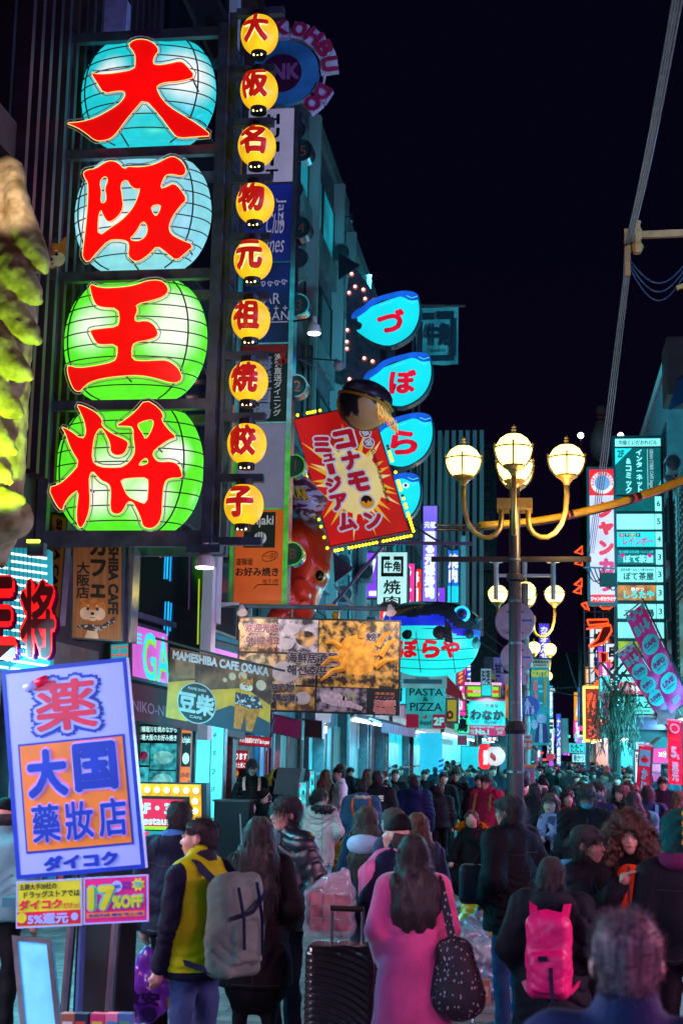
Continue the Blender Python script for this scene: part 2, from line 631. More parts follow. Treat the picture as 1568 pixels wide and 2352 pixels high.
                # --- buildings
w_dark = M('dark_cladding', (.020,.018,.024),.6, var=.4, scale=3)
w_louv = M('louvre_metal', (.035,.026,.035),.5, var=.3, scale=2)
w_plum = M('plum_tile', (.17,.12,.17),.65, var=.25, scale=2.5, bump=.1)
w_brown = M('brown_tile', (.12,.055,.06),.6, var=.35, scale=2)
w_conc = M('concrete_panel', (.30,.27,.26),.75, var=.3, scale=4, bump=.15, stretch=(1,1,.3))
w_blue = M('blue_grey_wall', (.20,.24,.27),.6, var=.2, scale=1.5)
w_pale = M('pale_pilaster', (.42,.47,.50),.45, var=.15, scale=1.2, stretch=(1,1,.3))
w_white = M('white_render', (.55,.55,.55),.6, var=.15, scale=1.4, stretch=(1,1,.4))
w_steel = M('steel_frame', (.10,.12,.14),.35, metal=.6, var=.2)
w_darksteel = M('dark_steel', (.040,.065,.10),.35, metal=.2, var=.3)
w_rust = M('rusted_steel', (.16,.13,.13),.6, metal=.3, var=.4, scale=5)
gl_dark = M('dark_glass', (.012,.016,.022),.08, var=.2, spec=.9)
gl_blue = M('night_glass', (.03,.06,.08),.1, var=.4, scale=.7, spec=.9)
gl_lit = glow('lit_window', '1fb6cc', .35,.6,.8)
gl_warm = glow('warm_window', 'd88a3a', .35,.6,.8)
shut_m = M('roller_shutter', (.33,.35,.36),.45, metal=.4, var=.12)
inside_m = glow('shop_interior', '19c6dc', .9,.55,.9)
inside_p = glow('shop_interior_pink', 'd65bd0', .8,.5,.8)
inside_d = M('dim_interior', (.03,.025,.03),.6)
def building(name, label, side, y0, y1, top, wall, base=3.6, floor=3.1, depth=8, bay=1.6, win=gl_dark, lit=.0, band=None, pil=None, slats=False, lip=.0, winmat2=None):
 """Street building with one facade on x = side; windows singly, sill bands and pilasters proud of the wall."""
 s = -1 if side < 0 else 1
 t = thing(name, label, 'building', (side + s * depth / 2,(y0 + y1) / 2,0))
 MB().box((side, y0 + .004,0),(side + s * depth, y1 - .004, top)).build('wall', wall, t)
 pr = MB()
 pr.box((side - s * .12, y0 + .01, top - .02),(side + s * depth, y1 - .01, top + .45))
 pr.build('parapet', band or wall, t)
 n = max(1, int((y1 - y0 - .4) / bay))
 bw = (y1 - y0 - .4) / n
 nf = int((top - base - .3) / floor)
 for k in range(nf):
  z = base + .75 + k * floor
  if band:
   MB().box((side + .0, y0 + .02, z - .78),(side - s * .16, y1 - .02, z - .06)).build('spandrel', band, t)
  for i in range(n):
   ya = y0 + .2 + i * bw + .12
   yb = ya + bw - .24
   m = win
   if random.random() < lit:
    m = winmat2 or gl_lit
   f = MB()
   xf = side - s * .05
   f.box((xf, ya, z),(side, ya + .06, z + 1.75)); f.box((xf, yb - .06, z),(side, yb, z + 1.75))
   f.box((xf, ya + .06, z),(side, yb - .06, z + .06)); f.box((xf, ya + .06, z + 1.69),(side, yb - .06, z + 1.75))
   fo = f.build('window', w_steel, t)
   MB().box((side - s * .02, ya + .062, z + .062),(side - s * .004, yb - .062, z + 1.688)).build('pane', m, fo)
 if pil:
  for i in range(0, n + 1,2):
   y = y0 + .2 + i * bw
   MB().box((side - s * .01, y - .11, base),(side - s * .34, y + .11, top - .03)).build('pilaster', pil, t)
 if slats:
  k = int((y1 - y0) / .32)
  for i in range(k):
   y = y0 + .1 + i * .32
   MB().box((side - s * .01, y, base),(side - s * .2, y + .1, top - .05)).build('louvre', w_louv, t)
 return t
L, R = -6.3,5.0
b_drug = building('shop_building', 'dark building over the drugstore nearest on the street edge', L, 9.0,15.3,9.0, w_dark)
b_ohsho = building('restaurant_building', 'tall dark building with vertical louvres behind the big lantern tower', L, 15.3,21.2,21, w_dark, slats=True, base=5.4, bay=2.2, win=gl_dark)
b_cafe = building('cafe_building', 'dark building with the shiba cafe signs on its front', L, 21.2,26.5,20, w_dark, bay=2.0, win=gl_dark)
b_bars = building('bar_building', 'dark tiled building behind the floor directory of bars', L, 26.5,31.5,18.5, w_brown, bay=1.8, win=gl_dark, lit=.25, winmat2=gl_warm)
b_plum = building('office_building', 'plum tiled office building with pale pilasters and blue bands', L, 31.5,44.0,19.5, w_plum, bay=2.1, win=gl_dark, band=w_blue, pil=w_pale, lit=.16)
b_fish = building('fish_restaurant', 'blue grey building behind the puffer fish signs', L, 44.0,55,19, w_blue, bay=1.8, win=gl_blue, lit=.15, pil=w_pale)
b_grill = building('grill_building', 'narrow pale building behind the white grill sign', L, 55,66,16, w_white, bay=1.8, win=gl_blue, lit=.2)
b_shut = building('terrace_building', 'grey building beyond the pasta banner', L, 66,84,13.5, w_blue, bay=2.4, win=gl_blue, lit=.25)
b_strip = building('striped_building', 'dark building screened by tall pale vertical fins', L, 84,104,20.4, w_dark, bay=2.5, win=gl_dark, lit=.0)
b_crab = building('crab_restaurant', 'dark building carrying the crab restaurant plates', L, 104,128,19, w_dark, bay=3, win=gl_blue, lit=.2)
b_far = building('arcade_building', 'far blue building on the lantern side of the street', L + .6,128,165,15, w_blue, bay=3.4, win=gl_blue, lit=.3)
for i in range(15):
 y = 84.05
 x = L - 3.2 + i * .42
 MB().box((x, y - .18,9),(x + .24, y - .01,21.4)).build('fin', w_pale, b_strip)
for i in range(24):
 y = 84.4 + i * .8
 MB().box((L + .2, y, 8),(L + .42, y + .3,21.4)).build('fin', w_pale, b_strip)
r_glass = building('glass_building', 'glass curtain wall building at the edge of the street opposite the lanterns', R, 38.0,53.5,11.6, w_blue, base=4.2, bay=1.0, win=gl_blue, lit=.2, floor=2.4)
r_near = building('corner_building', 'dim building nearest on the side opposite the lanterns', R, 10,38,9, w_conc, base=3.8, bay=2.6, win=gl_blue, lit=.15)
r_zaza = building('theatre_building', 'blue grey theatre building behind the lit floor directory', R, 56.5,74,17.5, w_blue, bay=2.0, win=gl_blue, lit=.1, band=w_white)
r_kara = building('karaoke_building', 'dark karaoke building behind the white and red sign', R, 74,96,14, w_dark, bay=2.4, win=gl_blue, lit=.2)
r_ramen = building('ramen_building', 'dark building holding the neon ramen letters', R - .3,96,128,19, w_dark, bay=3, win=gl_blue, lit=.15)
r_pipe = building('duct_building', 'far blue building with steel ducts down its front', R - .8,128,165,21, w_blue, bay=3, win=gl_blue, lit=.25)
for i in range(5):
 MB().tube([(R - .8 - .25 - .5 * (i % 2),127.7 - .3 * i, 4),(R - .8 - .25 - .5 * (i % 2),127.7 - .3 * i, 20)],.22,10).build('duct', w_steel, r_pipe, smooth=True)
end = building('end_building', 'pale building closing the far end of the street', -9.0,165.2,178,9, w_blue, depth=-9, bay=4)
MB().box((-7,166,9.5),(6,172,14)).build('upper_storey', w_dark, end)
u = MB()
u.box((6.2,70.2,17.6),(9.6,76,21.2))
uo = u.build('plant_room', w_blue, r_zaza)
for i in range(20):
 MB().box((6.2 + .17 * i, 70.1,17.7),(6.2 + .17 * i + .07,70.19,21.1)).build('rib', w_steel, uo)
pin = thing('bowling_pin', 'giant dark bowling pin standing on a far roof', 'bowling pin', (at(1382,1040,150).x, 150,0))
cx = at(1382,1040,150).x
zb, zt = at(1382,1062,150).z, at(1382,926,150).z
H = zt - zb
pin.location.z = zb
ORG[pin.name] = Vector((cx, 150, zb))
prof = [(.10,0),(.145,.03),(.19,.14),(.215,.28),(.205,.40),(.17,.52),(.115,.64),(.085,.72),(.08,.78),(.098,.86),(.105,.92),(.085,.975),(.03,1.0)]
MB().lathe([(r * H * .95, h * H) for r, h in prof],(cx, 150, zb),24).build('body', paint('pin_white', '7f97a8', .35), pin, smooth=True)
for z0, z1 in ((.685,.715),(.765,.795)):
 MB().lathe([(.1 * H * .95, z0 * H),(.1 * H * .95, z1 * H)],(cx, 150, zb),24).build('stripe', paint('pin_red', 'b01030'), pin)
MB().box((cx - 2.2,149.5,13),(cx + 2.2,155, zb - .01)).build('plinth', w_dark, pin)
for x, y in ((1333,1000),(1425,1000)):
 q = at(x, y, 146)
 lt = thing('roof_light', 'white roof floodlight %s the giant bowling pin' % ('on the lamp post side of' if x < 1380 else 'on the theatre side of'), 'floodlight', (q.x, 146, q.z - 1.5), 'roof floodlights')
 MB().ball(q, .32,10,6).build('lens', glow('flood_white', 'f4ffff', 6), lt, smooth=True)
 MB().tube([q - Vector((0,-.3,.2)), q - Vector((0,-.3,4.0))],.1,6).build('stem', w_dark, lt)
                # --- ground floor fronts (left side)
def area(name, loc, size, power, col, rot=(0,0,0), parent=None, sizey=None):
 l = bpy.data.lights.new(name, 'AREA')
 l.shape = 'RECTANGLE'
 l.size = size
 l.size_y = sizey or size
 l.energy = power
 l.color = col
 o = bpy.data.objects.new(name, l)
 COL.objects.link(o)
 if parent is not None:
  o.parent = parent
  o.location = Vector(loc) - ORG[parent.name]
 else:
  o.location = loc
 o.rotation_euler = rot
 return o
def spot(name, loc, target, power, col, angle=70, r=.05, parent=None):
 l = bpy.data.lights.new(name, 'SPOT')
 l.energy = power
 l.color = col
 l.spot_size = math.radians(angle)
 l.spot_blend = .6
 l.shadow_soft_size = r
 o = bpy.data.objects.new(name, l)
 COL.objects.link(o)
 d = Vector(target) - Vector(loc)
 o.rotation_euler = d.to_track_quat('-Z', 'Y').to_euler()
 o.location = Vector(loc) - (ORG[parent.name] if parent is not None else Vector())
 if parent is not None:
  o.parent = parent
 return o
CY = (.08,.78,1.0)
PK = (1.0,.25,.75)
lamp_strip = glow('strip_lamp', 'e8ffff', 5.0)
goods = [paint('goods_%d' % i, h, .5) for i, h in enumerate(('c8403a', 'e0c040', '3a90c0', 'd8d8d0', '50a060', 'b04090'))]
def shopfront(b, side, y0, y1, h, ins=inside_m, power=60, col=CY, goods_n=10, deep=1.6, frame=w_steel):
 """Open lit shop in the base of a building: floor strip, lit back wall with racks, posts, fascia and a tube lamp, all children of it."""
 s = -1 if side < 0 else 1
 f = side - s * .02
 MB().box((f, y0,0),(f - s * .35, y0 + .22, h)).build('shop_post', frame, b)
 MB().box((f, y1 - .22,0),(f - s * .35, y1, h)).build('shop_post', frame, b)
 MB().box((f, y0, h),(f - s * .5, y1, h + .35)).build('fascia', frame, b)
 MB().box((f, y0 + .23,.25),(f - s * .03, y1 - .23, h - .01)).build('lit_interior', ins, b)
 k = 0
 for z in (.35,.95,1.55) if goods_n else ():
  MB().box((f - s * .05, y0 + .3, z - .06),(f - s * .4, y1 - .3, z)).build('shelf', frame, b)
  y = y0 + .35
  while y < y1 - .5 and k < goods_n * 3:
   w = random.uniform(.12,.35)
   MB().box((f - s * .08, y, z + .002),(f - s * random.uniform(.25,.36), y + w, z + random.uniform(.15,.42))).build('packet', random.choice(goods), b)
   y += w + random.uniform(.02,.15)
   k += 1
 lo = MB().box((f - s * .36, y0 + .4, h - .12),(f - s * .46, y1 - .4, h - .04)).build('tube_lamp', lamp_strip, b)
 if power:
  area('shop_light', (f - s * .75,(y0 + y1) / 2, h - .1),.3, power, col, (0, math.radians(42 * s),0), b, sizey=max(1, y1 - y0 - .8))
shopfront(b_drug, L, 9.4,12.2,3.1, power=200)
shopfront(b_drug, L, 12.4,15.2,3.1, power=200)
shopfront(b_ohsho, L, 15.6,18.2,3.0, ins=inside_m, power=110)
shopfront(b_plum, L, 36.6,39.4,2.9, power=600, goods_n=3)
shopfront(b_fish, L, 44.4,49.4,3.2, ins=w_conc, power=600, goods_n=0)
shopfront(b_fish, L, 50,54.6,3.2, ins=inside_d, power=200, goods_n=0)
shopfront(b_grill, L, 56,65,3.2, power=900)
shopfront(b_shut, L, 67,83,3.2, power=1500, goods_n=14)
shopfront(b_crab, L, 86,126,3.4, power=3000, goods_n=12)
shopfront(b_far, L + .6,130,160,3.6, power=2500, goods_n=4)
shopfront(r_near, R, 13,17.5,3.3, power=260, col=(.12,.42,1.0))
shopfront(r_near, R, 18.5,24.5,3.3, ins=inside_p, power=480, col=(1,.20,.62))
shopfront(r_near, R, 25.5,31.5,3.3, power=850)
shopfront(r_near, R, 32,37.6,3.3, power=850)
shopfront(r_glass, R, 39,52.5,3.4, power=1500)
shopfront(r_zaza, R, 57,73,3.2, ins=inside_p, power=800, col=PK)
shopfront(r_kara, R, 75,95,3.2, power=1500)
shopfront(r_ramen, R - .3,97,127,3.4, ins=glow('noodle_bar', 'ff7a3a', .9,.5,.6), power=1500, col=(1,.45,.2))
shopfront(r_pipe, R - .8,130,160,3.6, power=2500, goods_n=4)
b_back = building('souvenir_building', 'low building before the drugstore with lit souvenir fronts', L, -14,8.9,9.0, w_dark, bay=2.6)
shopfront(b_back, L, -6,-.5,3.1, power=300, col=(.30,.45,1.0))
shopfront(b_back, L, .5,4.2,3.1, power=280, col=(.30,.60,1.0))
shopfront(b_back, L, 4.6,8.6,3.1, power=330, col=(1,.55,.72))
r_back = building('games_building', 'low building with pink lit game fronts before the corner building', R, -14,9.9,9.0, w_dark, bay=2.6)
shopfront(r_back, R, -6,-.5,3.1, ins=inside_p, power=130, col=(.5,.4,1.0))
shopfront(r_back, R, .5,4.8,3.1, ins=inside_p, power=240, col=(1,.22,.55))
shopfront(r_back, R, 5.2,9.6,3.1, ins=inside_p, power=330, col=(1,.42,.62))
def fill_flood(label, loc, tgt, power, col, angle=75):  # added fill light for the facades; lamp, housing and stem are invented
 t = thing('floodlight', label, 'floodlight', loc, 'added fill lights on roof edges')
 loc = Vector(loc)
 MB().cbox(loc, (.3,.3,.25)).build('housing', w_darksteel, t)
 MB().tube([loc - Vector((0,0,.12)), loc - Vector((0,0,.45))],.04,6).build('stem', w_darksteel, t)
 d = (Vector(tgt) - loc).normalized()
 spot('beam', loc + d * .3, tgt, power, col, angle, .15, t)
fill_flood('added roof fill light over the corner building, aimed at the plum tiled front', (R + .2,27,9.9),(L, 38,11),2000, CY, 80)
fill_flood('added roof fill light over the corner building, aimed at the fish building', (R + .2,33,9.9),(L, 48,9),3000, CY, 80)
fill_flood('added roof fill light over the corner building, aimed at the lantern tower', (R + .2,16,9.9),(L, 20,10),1900,(.15,.45,1.0),90)
fill_flood('added violet roof fill light over the games building, aimed at the bar directory', (R + .2,8,9.9),(L, 31,10),1500,(.62,.25,1.0),80)
fill_flood('added roof fill light on the plum building, aimed at the theatre', (L - .2,46,20.2),(R, 62,9),9000, CY, 70)
fill_flood('added roof fill light on the fish building, aimed at the far fins', (R + .3,60,18.3),(L, 86,16),4000, CY, 60)
                # --- great lantern tower
def zpt(pts, ox, oy, k=.36617):
 return [(ox + x * k, oy + y * k) for x, y in pts]
DAI = [(800,278),(840,245),(905,240),(965,265),(1000,312),(968,350),(958,395),(990,405),(1060,395),(1130,378),(1165,400),(1230,480),(1130,508),(1030,515),(985,535),(985,560),(1010,610),(1060,665),(1140,715),(1240,775),(1335,850),(1240,855),(1120,865),(1085,835),(1000,720),(905,615),(840,690),(790,750),(730,835),(690,870),(640,882),(595,880),(540,835),(480,795),(405,768),(505,762),(600,735),(690,685),(750,645),(785,600),(780,570),(740,568),(650,585),(610,520),(565,450),(620,462),(720,455),(840,432),(850,390),(845,330)]
SAKA = [(520,1080),(545,1062),(600,1055),(650,1020),(690,1003),(740,1015),(780,1060),(800,1040),(850,1045),(920,1040),(990,1020),(1040,990),(1085,975),(1130,1000),(1165,1045),(1165,1085),(1140,1105),(1080,1090),(1040,1095),(1020,1130),(1005,1180),(1040,1170),(1090,1145),(1130,1180),(1175,1250),(1130,1290),(1080,1360),(1058,1420),(1070,1465),(1130,1500),(1220,1535),(1160,1590),(1105,1635),(1050,1590),(985,1538),(940,1590),(880,1635),(840,1640),(800,1600),(810,1545),(800,1510),(740,1500),(680,1505),(610,1580),(550,1650),(515,1610),(520,1560),(535,1440),(548,1300),(552,1200),(550,1140),(530,1115)]
SAKA_H = [[(625,1140),(650,1105),(672,1110),(675,1135),(655,1180),(668,1240),(655,1270),(630,1268),(638,1200)],
   [(755,1150),(795,1122),(820,1170),(860,1188),(880,1178),(850,1270),(810,1330),(760,1380),(700,1420),(615,1482),(615,1370),(632,1308),(645,1350),(680,1398),(740,1360),(775,1300),(765,1220)],
   [(945,1290),(1010,1280),(1000,1320),(978,1355),(960,1335)], [(895,1382),(920,1410),(925,1450),(905,1490),(860,1512),(810,1500),(850,1460)]]
OH = [(558,205),(630,238),(760,232),(850,218),(920,190),(1000,185),(1045,215),(1058,255),(1030,290),(960,315),(850,340),(865,375),(845,420),(850,450),(915,440),(960,460),(992,510),(985,545),(930,565),(840,580),(825,620),(830,690),(900,695),(990,690),(1050,690),(1110,730),(1140,780),(1138,815),(1105,835),(1050,828),(980,805),(880,785),(760,790),(640,805),(560,830),(520,865),(500,890),(465,880),(440,830),(420,760),(425,720),(490,740),(600,725),(715,700),(735,660),(735,590),(625,595),(600,580),(565,515),(565,500),(640,490),(735,480),(750,440),(740,365),(640,360),(600,345),(575,290)]
SHO = [(478,968),(520,975),(600,1015),(645,1065),(635,1100),(700,1150),(800,1195),(805,1225),(780,1280),(730,1292),(692,1270),(690,1210),(660,1150),(632,1112),(600,1150),(585,1210),(575,1320),(620,1360),(700,1365),(780,1360),(840,1290),(845,1240),(835,1180),(835,1110),(790,1105),(718,1105),(790,1060),(850,1010),(912,935),(1000,990),(1028,1045),(1010,1060),(1050,1120),(1110,1175),(1060,1190),(1000,1230),(955,1270),(970,1310),(1000,1330),(1075,1325),(1120,1345),(1142,1400),(1142,1430),(1060,1432),(1030,1460),(1018,1560),(1015,1680),(980,1735),(940,1750),(895,1735),(885,1690),(860,1630),(830,1578),(800,1580),(770,1640),(740,1660),(700,1650),(690,1610),(695,1520),(690,1480),(670,1460),(640,1450),(610,1420),(580,1385),(560,1420),(560,1480),(565,1560),(560,1640),(530,1720),(505,1748),(482,1720),(478,1640),(495,1500),(440,1540),(405,1590),(390,1640),(350,1600),(300,1490),(370,1470),(430,1420),(500,1340),(450,1260),(425,1200),(410,1150),(380,1105),(430,1125),(515,1188),(540,1150),(530,1080),(505,1020)]
SHO_H = [[(870,1085),(930,1065),(962,1068),(960,1100),(940,1150),(912,1190),(895,1150),(862,1105)], [(868,1350),(890,1320),(915,1303),(928,1320),(925,1340),(890,1350)],
   [(755,1440),(840,1430),(925,1428),(930,1480),(920,1595),(860,1575),(800,1545),(770,1480)]]
def smooth_loop(P, n=2):
 """Chaikin corner cutting keeps brush strokes round."""
 for _ in range(n):
  Q = []
  for i in range(len(P)):
   a, b = P[i], P[(i + 1) % len(P)]
   Q += [(a[0] * .75 + b[0] * .25, a[1] * .75 + b[1] * .25),(a[0] * .25 + b[0] * .75, a[1] * .25 + b[1] * .75)]
  P = Q
 return P
def plate(loops, d, t, name, mat, parent, dfun=None):
 """Cut-out plate with holes from picture outlines at distance d (front) with thickness t."""
 from mathutils.geometry import tessellate_polygon
 L3 = [[at(x, y, d) for x, y in lp] for lp in loops]
 flat = [p for lp in L3 for p in lp]
 tris = tessellate_polygon(L3)
 n = len(flat)
 V = [tuple(p) for p in flat] + [(p.x, p.y + t, p.z) for p in flat]
 F = [t_ for t_ in tris] + [tuple(i + n for i in t_[::-1]) for t_ in tris]
 k = 0
 for lp in L3:
  m = len(lp)
  for i in range(m):
   j = (i + 1) % m
   F.append((k + i, k + j, k + j + n, k + i + n))
  k += m
 mb = MB()
 mb.add(V, F)
 return mb.build(name, mat, parent)
def lantern_skin(key, hexcol, hexhot, spots, power=1.0):
 """Emissive skin; inner lamp hot spots are painted into its glow at the given local points."""
 m = bpy.data.materials.new(key)
 m.use_nodes = True
 nt = m.node_tree
 n, L_ = nt.nodes, nt.links.new
 p = n['Principled BSDF']
 c, h = rgb(hexcol), rgb(hexhot)
 p.inputs['Base Color'].default_value = (*[v * .3 for v in c],1)
 p.inputs['Roughness'].default_value = .3
 tc = n.new('ShaderNodeTexCoord')
 acc = None
 for (x, y, z, r) in spots:  # each spot paints an inner lamp's glow into the emission colour
  vm = n.new('ShaderNodeVectorMath'); vm.operation = 'DISTANCE'
  L_(tc.outputs['Object'], vm.inputs[0])
  vm.inputs[1].default_value = (x, y, z)
  mr = n.new('ShaderNodeMapRange'); mr.interpolation_type = 'SMOOTHSTEP'
  mr.inputs['From Min'].default_value = r * .25
  mr.inputs['From Max'].default_value = r
  mr.inputs['To Min'].default_value = 1
  mr.inputs['To Max'].default_value = 0
  L_(vm.outputs['Value'], mr.inputs['Value'])
  if acc is None:
   acc = mr.outputs[0]
  else:
   ad = n.new('ShaderNodeMath'); ad.operation = 'MAXIMUM'
   L_(acc, ad.inputs[0]); L_(mr.outputs[0], ad.inputs[1])
   acc = ad.outputs[0]
 ns = n.new('ShaderNodeTexNoise'); ns.inputs['Scale'].default_value = 9
 L_(tc.outputs['Object'], ns.inputs['Vector'])
 mx = n.new('ShaderNodeMix'); mx.data_type = 'RGBA'
 mx.inputs[6].default_value = (*c, 1); mx.inputs[7].default_value = (*h, 1)
 L_(acc, mx.inputs[0])
 L_(mx.outputs[2], p.inputs['Emission Color'])
 mr = n.new('ShaderNodeMapRange')
 mr.inputs['To Min'].default_value = .85 * power; mr.inputs['To Max'].default_value = 1.2 * power
 L_(ns.outputs['Fac'], mr.inputs['Value'])
 L_(mr.outputs[0], p.inputs['Emission Strength'])
 return m
TY = 17.0
tow = thing('lantern_tower', 'tall steel frame of four giant glowing lanterns with red brush characters', 'lantern sign', (at(300,1240, TY).x, TY, at(300,1240, TY).z))
xl, xr = at(128,650, TY).x, at(496,650, TY).x
ys = (TY, TY + .85)
zlev = [at(300, y, TY).z for y in (84,352,634,931,1238)]
for nm, yy in (('front', ys[0]),('rear', ys[1])):
 for x in (xl, xr):
  MB().cbox((x, yy, (zlev[0] + zlev[-1]) / 2),(.13,.13, zlev[0] - zlev[-1] + .2)).build('post', w_darksteel, tow)
 for i, z in enumerate(zlev):
  h = .2 if i == 4 else .13
  MB().box((xl + .066, yy - .05, z - h / 2),(xr - .066, yy + .05, z + h / 2)).build('crossbar', w_darksteel, tow)
for x in (xl, xr):
 for i, z in enumerate(zlev):
  MB().box((x - .05, ys[0] + .066, z - .06),(x + .05, ys[1] - .066, z + .06)).build('side_bar', w_darksteel, tow)
  if i < 4:
   MB().bar((x, ys[0] + .07, z - .1),(x, ys[1] - .07,(z + zlev[i + 1]) / 2),.05).build('brace', w_darksteel, tow)
   MB().box((x - .035, ys[0] + .066,(z + zlev[i + 1]) / 2 - .04),(x + .035, ys[1] - .066,(z + zlev[i + 1]) / 2 + .04)).build('side_bar', w_darksteel, tow)
for z in (zlev[0] - .5, zlev[2] - .2, zlev[3] + .4):
 MB().box((-8.2, TY + .4, z - .14),(xl - .07, TY + .68, z + .14)).build('wall_bracket', w_darksteel, tow)
red_plate = glow('red_character', 'f40404', .30,.12,2.5)
_n = red_plate.node_tree.nodes
_tr = _n.new('ShaderNodeBsdfTranslucent'); _tr.inputs[0].default_value = (1,.012,.01,1)
_ad = _n.new('ShaderNodeAddShader')
for _i, _s in enumerate((_n['Principled BSDF'], _tr)):
 red_plate.node_tree.links.new(_s.outputs[0], _ad.inputs[_i])
red_plate.node_tree.links.new(_ad.outputs[0], _n['Material Output'].inputs[0])
edge_m = glow('plate_edge', 'ffe98a', 1.1, sample=False)
wire_m = M('lantern_wire', (.02,.03,.035),.5)
acr = M('acrylic_edge', (.35,.6,.62),.2, var=.1, spec=.8)
lan_specs = [
 ('1fc9d2', 'ffffff', [(.50,-.3,.06,.5),(-.32,-.3,.08,.36),(.05,-.3,-.2,.34)], DAI, [],0,341,216,155,140, 'teal giant lantern'),
 ('86d5e2', 'ffffff', [(-.12,-.3,-.25,.42),(.2,-.3,.05,.3),(-.5,-.3,-.2,.35)], SAKA, SAKA_H, 0,328,492,155,146, ''),
 ('5cf02c', 'fbfff0', [(.52,-.3,.22,.45),(.45,-.3,-.02,.5),(-.35,-.3,.05,.46),(-.25,-.3,.3,.3)], OH, [],574.1,311,782,160,150, ''),
 ('5cf02c', 'fbfff0', [(-.05,-.3,-.1,.5),(-.2,-.3,-.32,.4),(.3,-.3,-.35,.42),(.55,-.3,.1,.3)], SHO, SHO_H, 574.1,297,1078,163,158, '')]
for hexc, hot, spots, outl, holes, oy, cx_, cy_, rx_, ry_, _l in lan_specs:
 c = at(cx_, cy_, TY + .42)
 k = (TY + .42) / FPX
 rx, rz = rx_ * k * 1.12, ry_ * k * 1.08
 skin = lantern_skin('skin_' + str(cy_), hexc, hot, [(a * rx / .8, b, cc * rz / .75, r) for a, b, cc, r in spots])
 nz, ns_ = 22,40
 V, F = [], []
 for i in range(nz + 1):
  ph = math.pi * (.10 + .80 * i / nz)
  for j in range(ns_):
   a = 2 * math.pi * j / ns_
   e = abs(math.sin(ph)) ** .62
   V.append(c + Vector((rx * e * math.cos(a),.5 * e * math.sin(a), rz * math.cos(ph))))
 for i in range(nz):
  for j in range(ns_):
   j2 = (j + 1) % ns_
   F.append((i * ns_ + j, (i + 1) * ns_ + j, (i + 1) * ns_ + j2, i * ns_ + j2))
 F.append(tuple(range(ns_ - 1,-1,-1))); F.append(tuple(nz * ns_ + j for j in range(ns_)))
 lo = add_mesh('lantern', V, F, skin, tow, smooth=True, org=c)
 for i in range(9):
  h = -.8+1.6 * i / 8
  e = math.sqrt(1 - h * h) ** .62
  pts = [c + Vector((rx * e * 1.012 * math.cos(a),.512 * e * math.sin(a), rz * h)) for a in [math.pi + math.pi * q / 20 for q in range(21)]]
  MB().tube(pts, .0085,5).build('wire', wire_m, lo)
 for a in (math.pi * 1.17, math.pi * 1.80):
  pts = [c + Vector((rx * 1.012 * math.sin(ph) ** .62 * math.cos(a),.512 * math.sin(ph) ** .62 * math.sin(a), rz * math.cos(ph))) for ph in [math.pi * (.1 + .8 * q / 16) for q in range(17)]]
  MB().tube(pts, .011,5).build('wire', wire_m, lo)
 loops = [smooth_loop(zpt(outl, 0, oy),1)] + [smooth_loop(zpt(h_, 0, oy),1) for h_ in holes]
 pl = plate(loops, TY - .24,.03, 'character_plate', red_plate, tow)
 for lp in loops:
  pts = [at(x, y, TY - .252) for x, y in lp]
  MB().tube(pts + [pts[0], pts[1]],.005,5, False).build('edge', edge_m, pl)
 lp = loops[0]
 mx_, my_ = sum(p[0] for p in lp) / len(lp), sum(p[1] for p in lp) / len(lp)
 nrm = []
 A = sum(lp[i][0] * lp[(i + 1) % len(lp)][1] - lp[(i + 1) % len(lp)][0] * lp[i][1] for i in range(len(lp)))
 sg = 1 if A > 0 else -1
 off = []
 for i in range(len(lp)):
  a, b = lp[i - 1], lp[(i + 1) % len(lp)]
  tx, ty = b[0] - a[0], b[1] - a[1]
  l_ = math.hypot(tx, ty) or 1
  off.append((lp[i][0] + sg * ty / l_ * 6.5, lp[i][1] - sg * tx / l_ * 6.5))
 pts = [at(x, y, TY - .2) for x, y in off]
 MB().tube(pts + [pts[0], pts[1]],.008,5, False).build('rim', acr, pl)
 for q in range(6):
  x, y = lp[int(len(lp) * (q + .35) / 6) % len(lp)]
  p0 = at(x, y, TY - .2)
  MB().tube([p0, p0 + Vector((0,.45,-.02))],.012,5).build('standoff', wire_m, pl)
                # --- column of nine small lanterns
LX = 17.0
colm = thing('lantern_rack', 'slim dark steel rack whose short arms hold nine small yellow lanterns', 'rack', (at(512,1240, LX).x, LX, at(512,1240, LX).z))
xp = at(512,650, LX).x
ztop, zbot = at(535,22, LX).z, at(500,1245, LX).z
MB().cbox((xp, LX + .1,(ztop + zbot) / 2),(.09,.09, ztop - zbot)).build('post', w_darksteel, colm)
lan_y = [80,207,335,467,597,735,877,1020,1160]
lan_x = [596,595,590,586,581,576,571,567,560]
arm_y = [20,153,274,404,539,675,812,954,1095,1241]
for i, y in enumerate(arm_y):
 z = at(570, y, LX).z
 w = .68 if i == 0 else .58
 MB().box((xp + .046, LX + .05, z - .05),(xp + w, LX + .16, z + .05)).build('arm', w_darksteel, colm)
lan_m = M('lantern_paper', rgb('8a5a10'),.5, emit=1.0, ecol=rgb('ffc61a'), evar=.32, escale=3.4)
lan_red = glow('lantern_red', 'c81408', .75,.2,8, sample=False)
lan_cream = glow('lantern_cream', 'fff0a0', 1.1, sample=False)
cap_m = M('lantern_cap', (.012,.012,.014),.3)
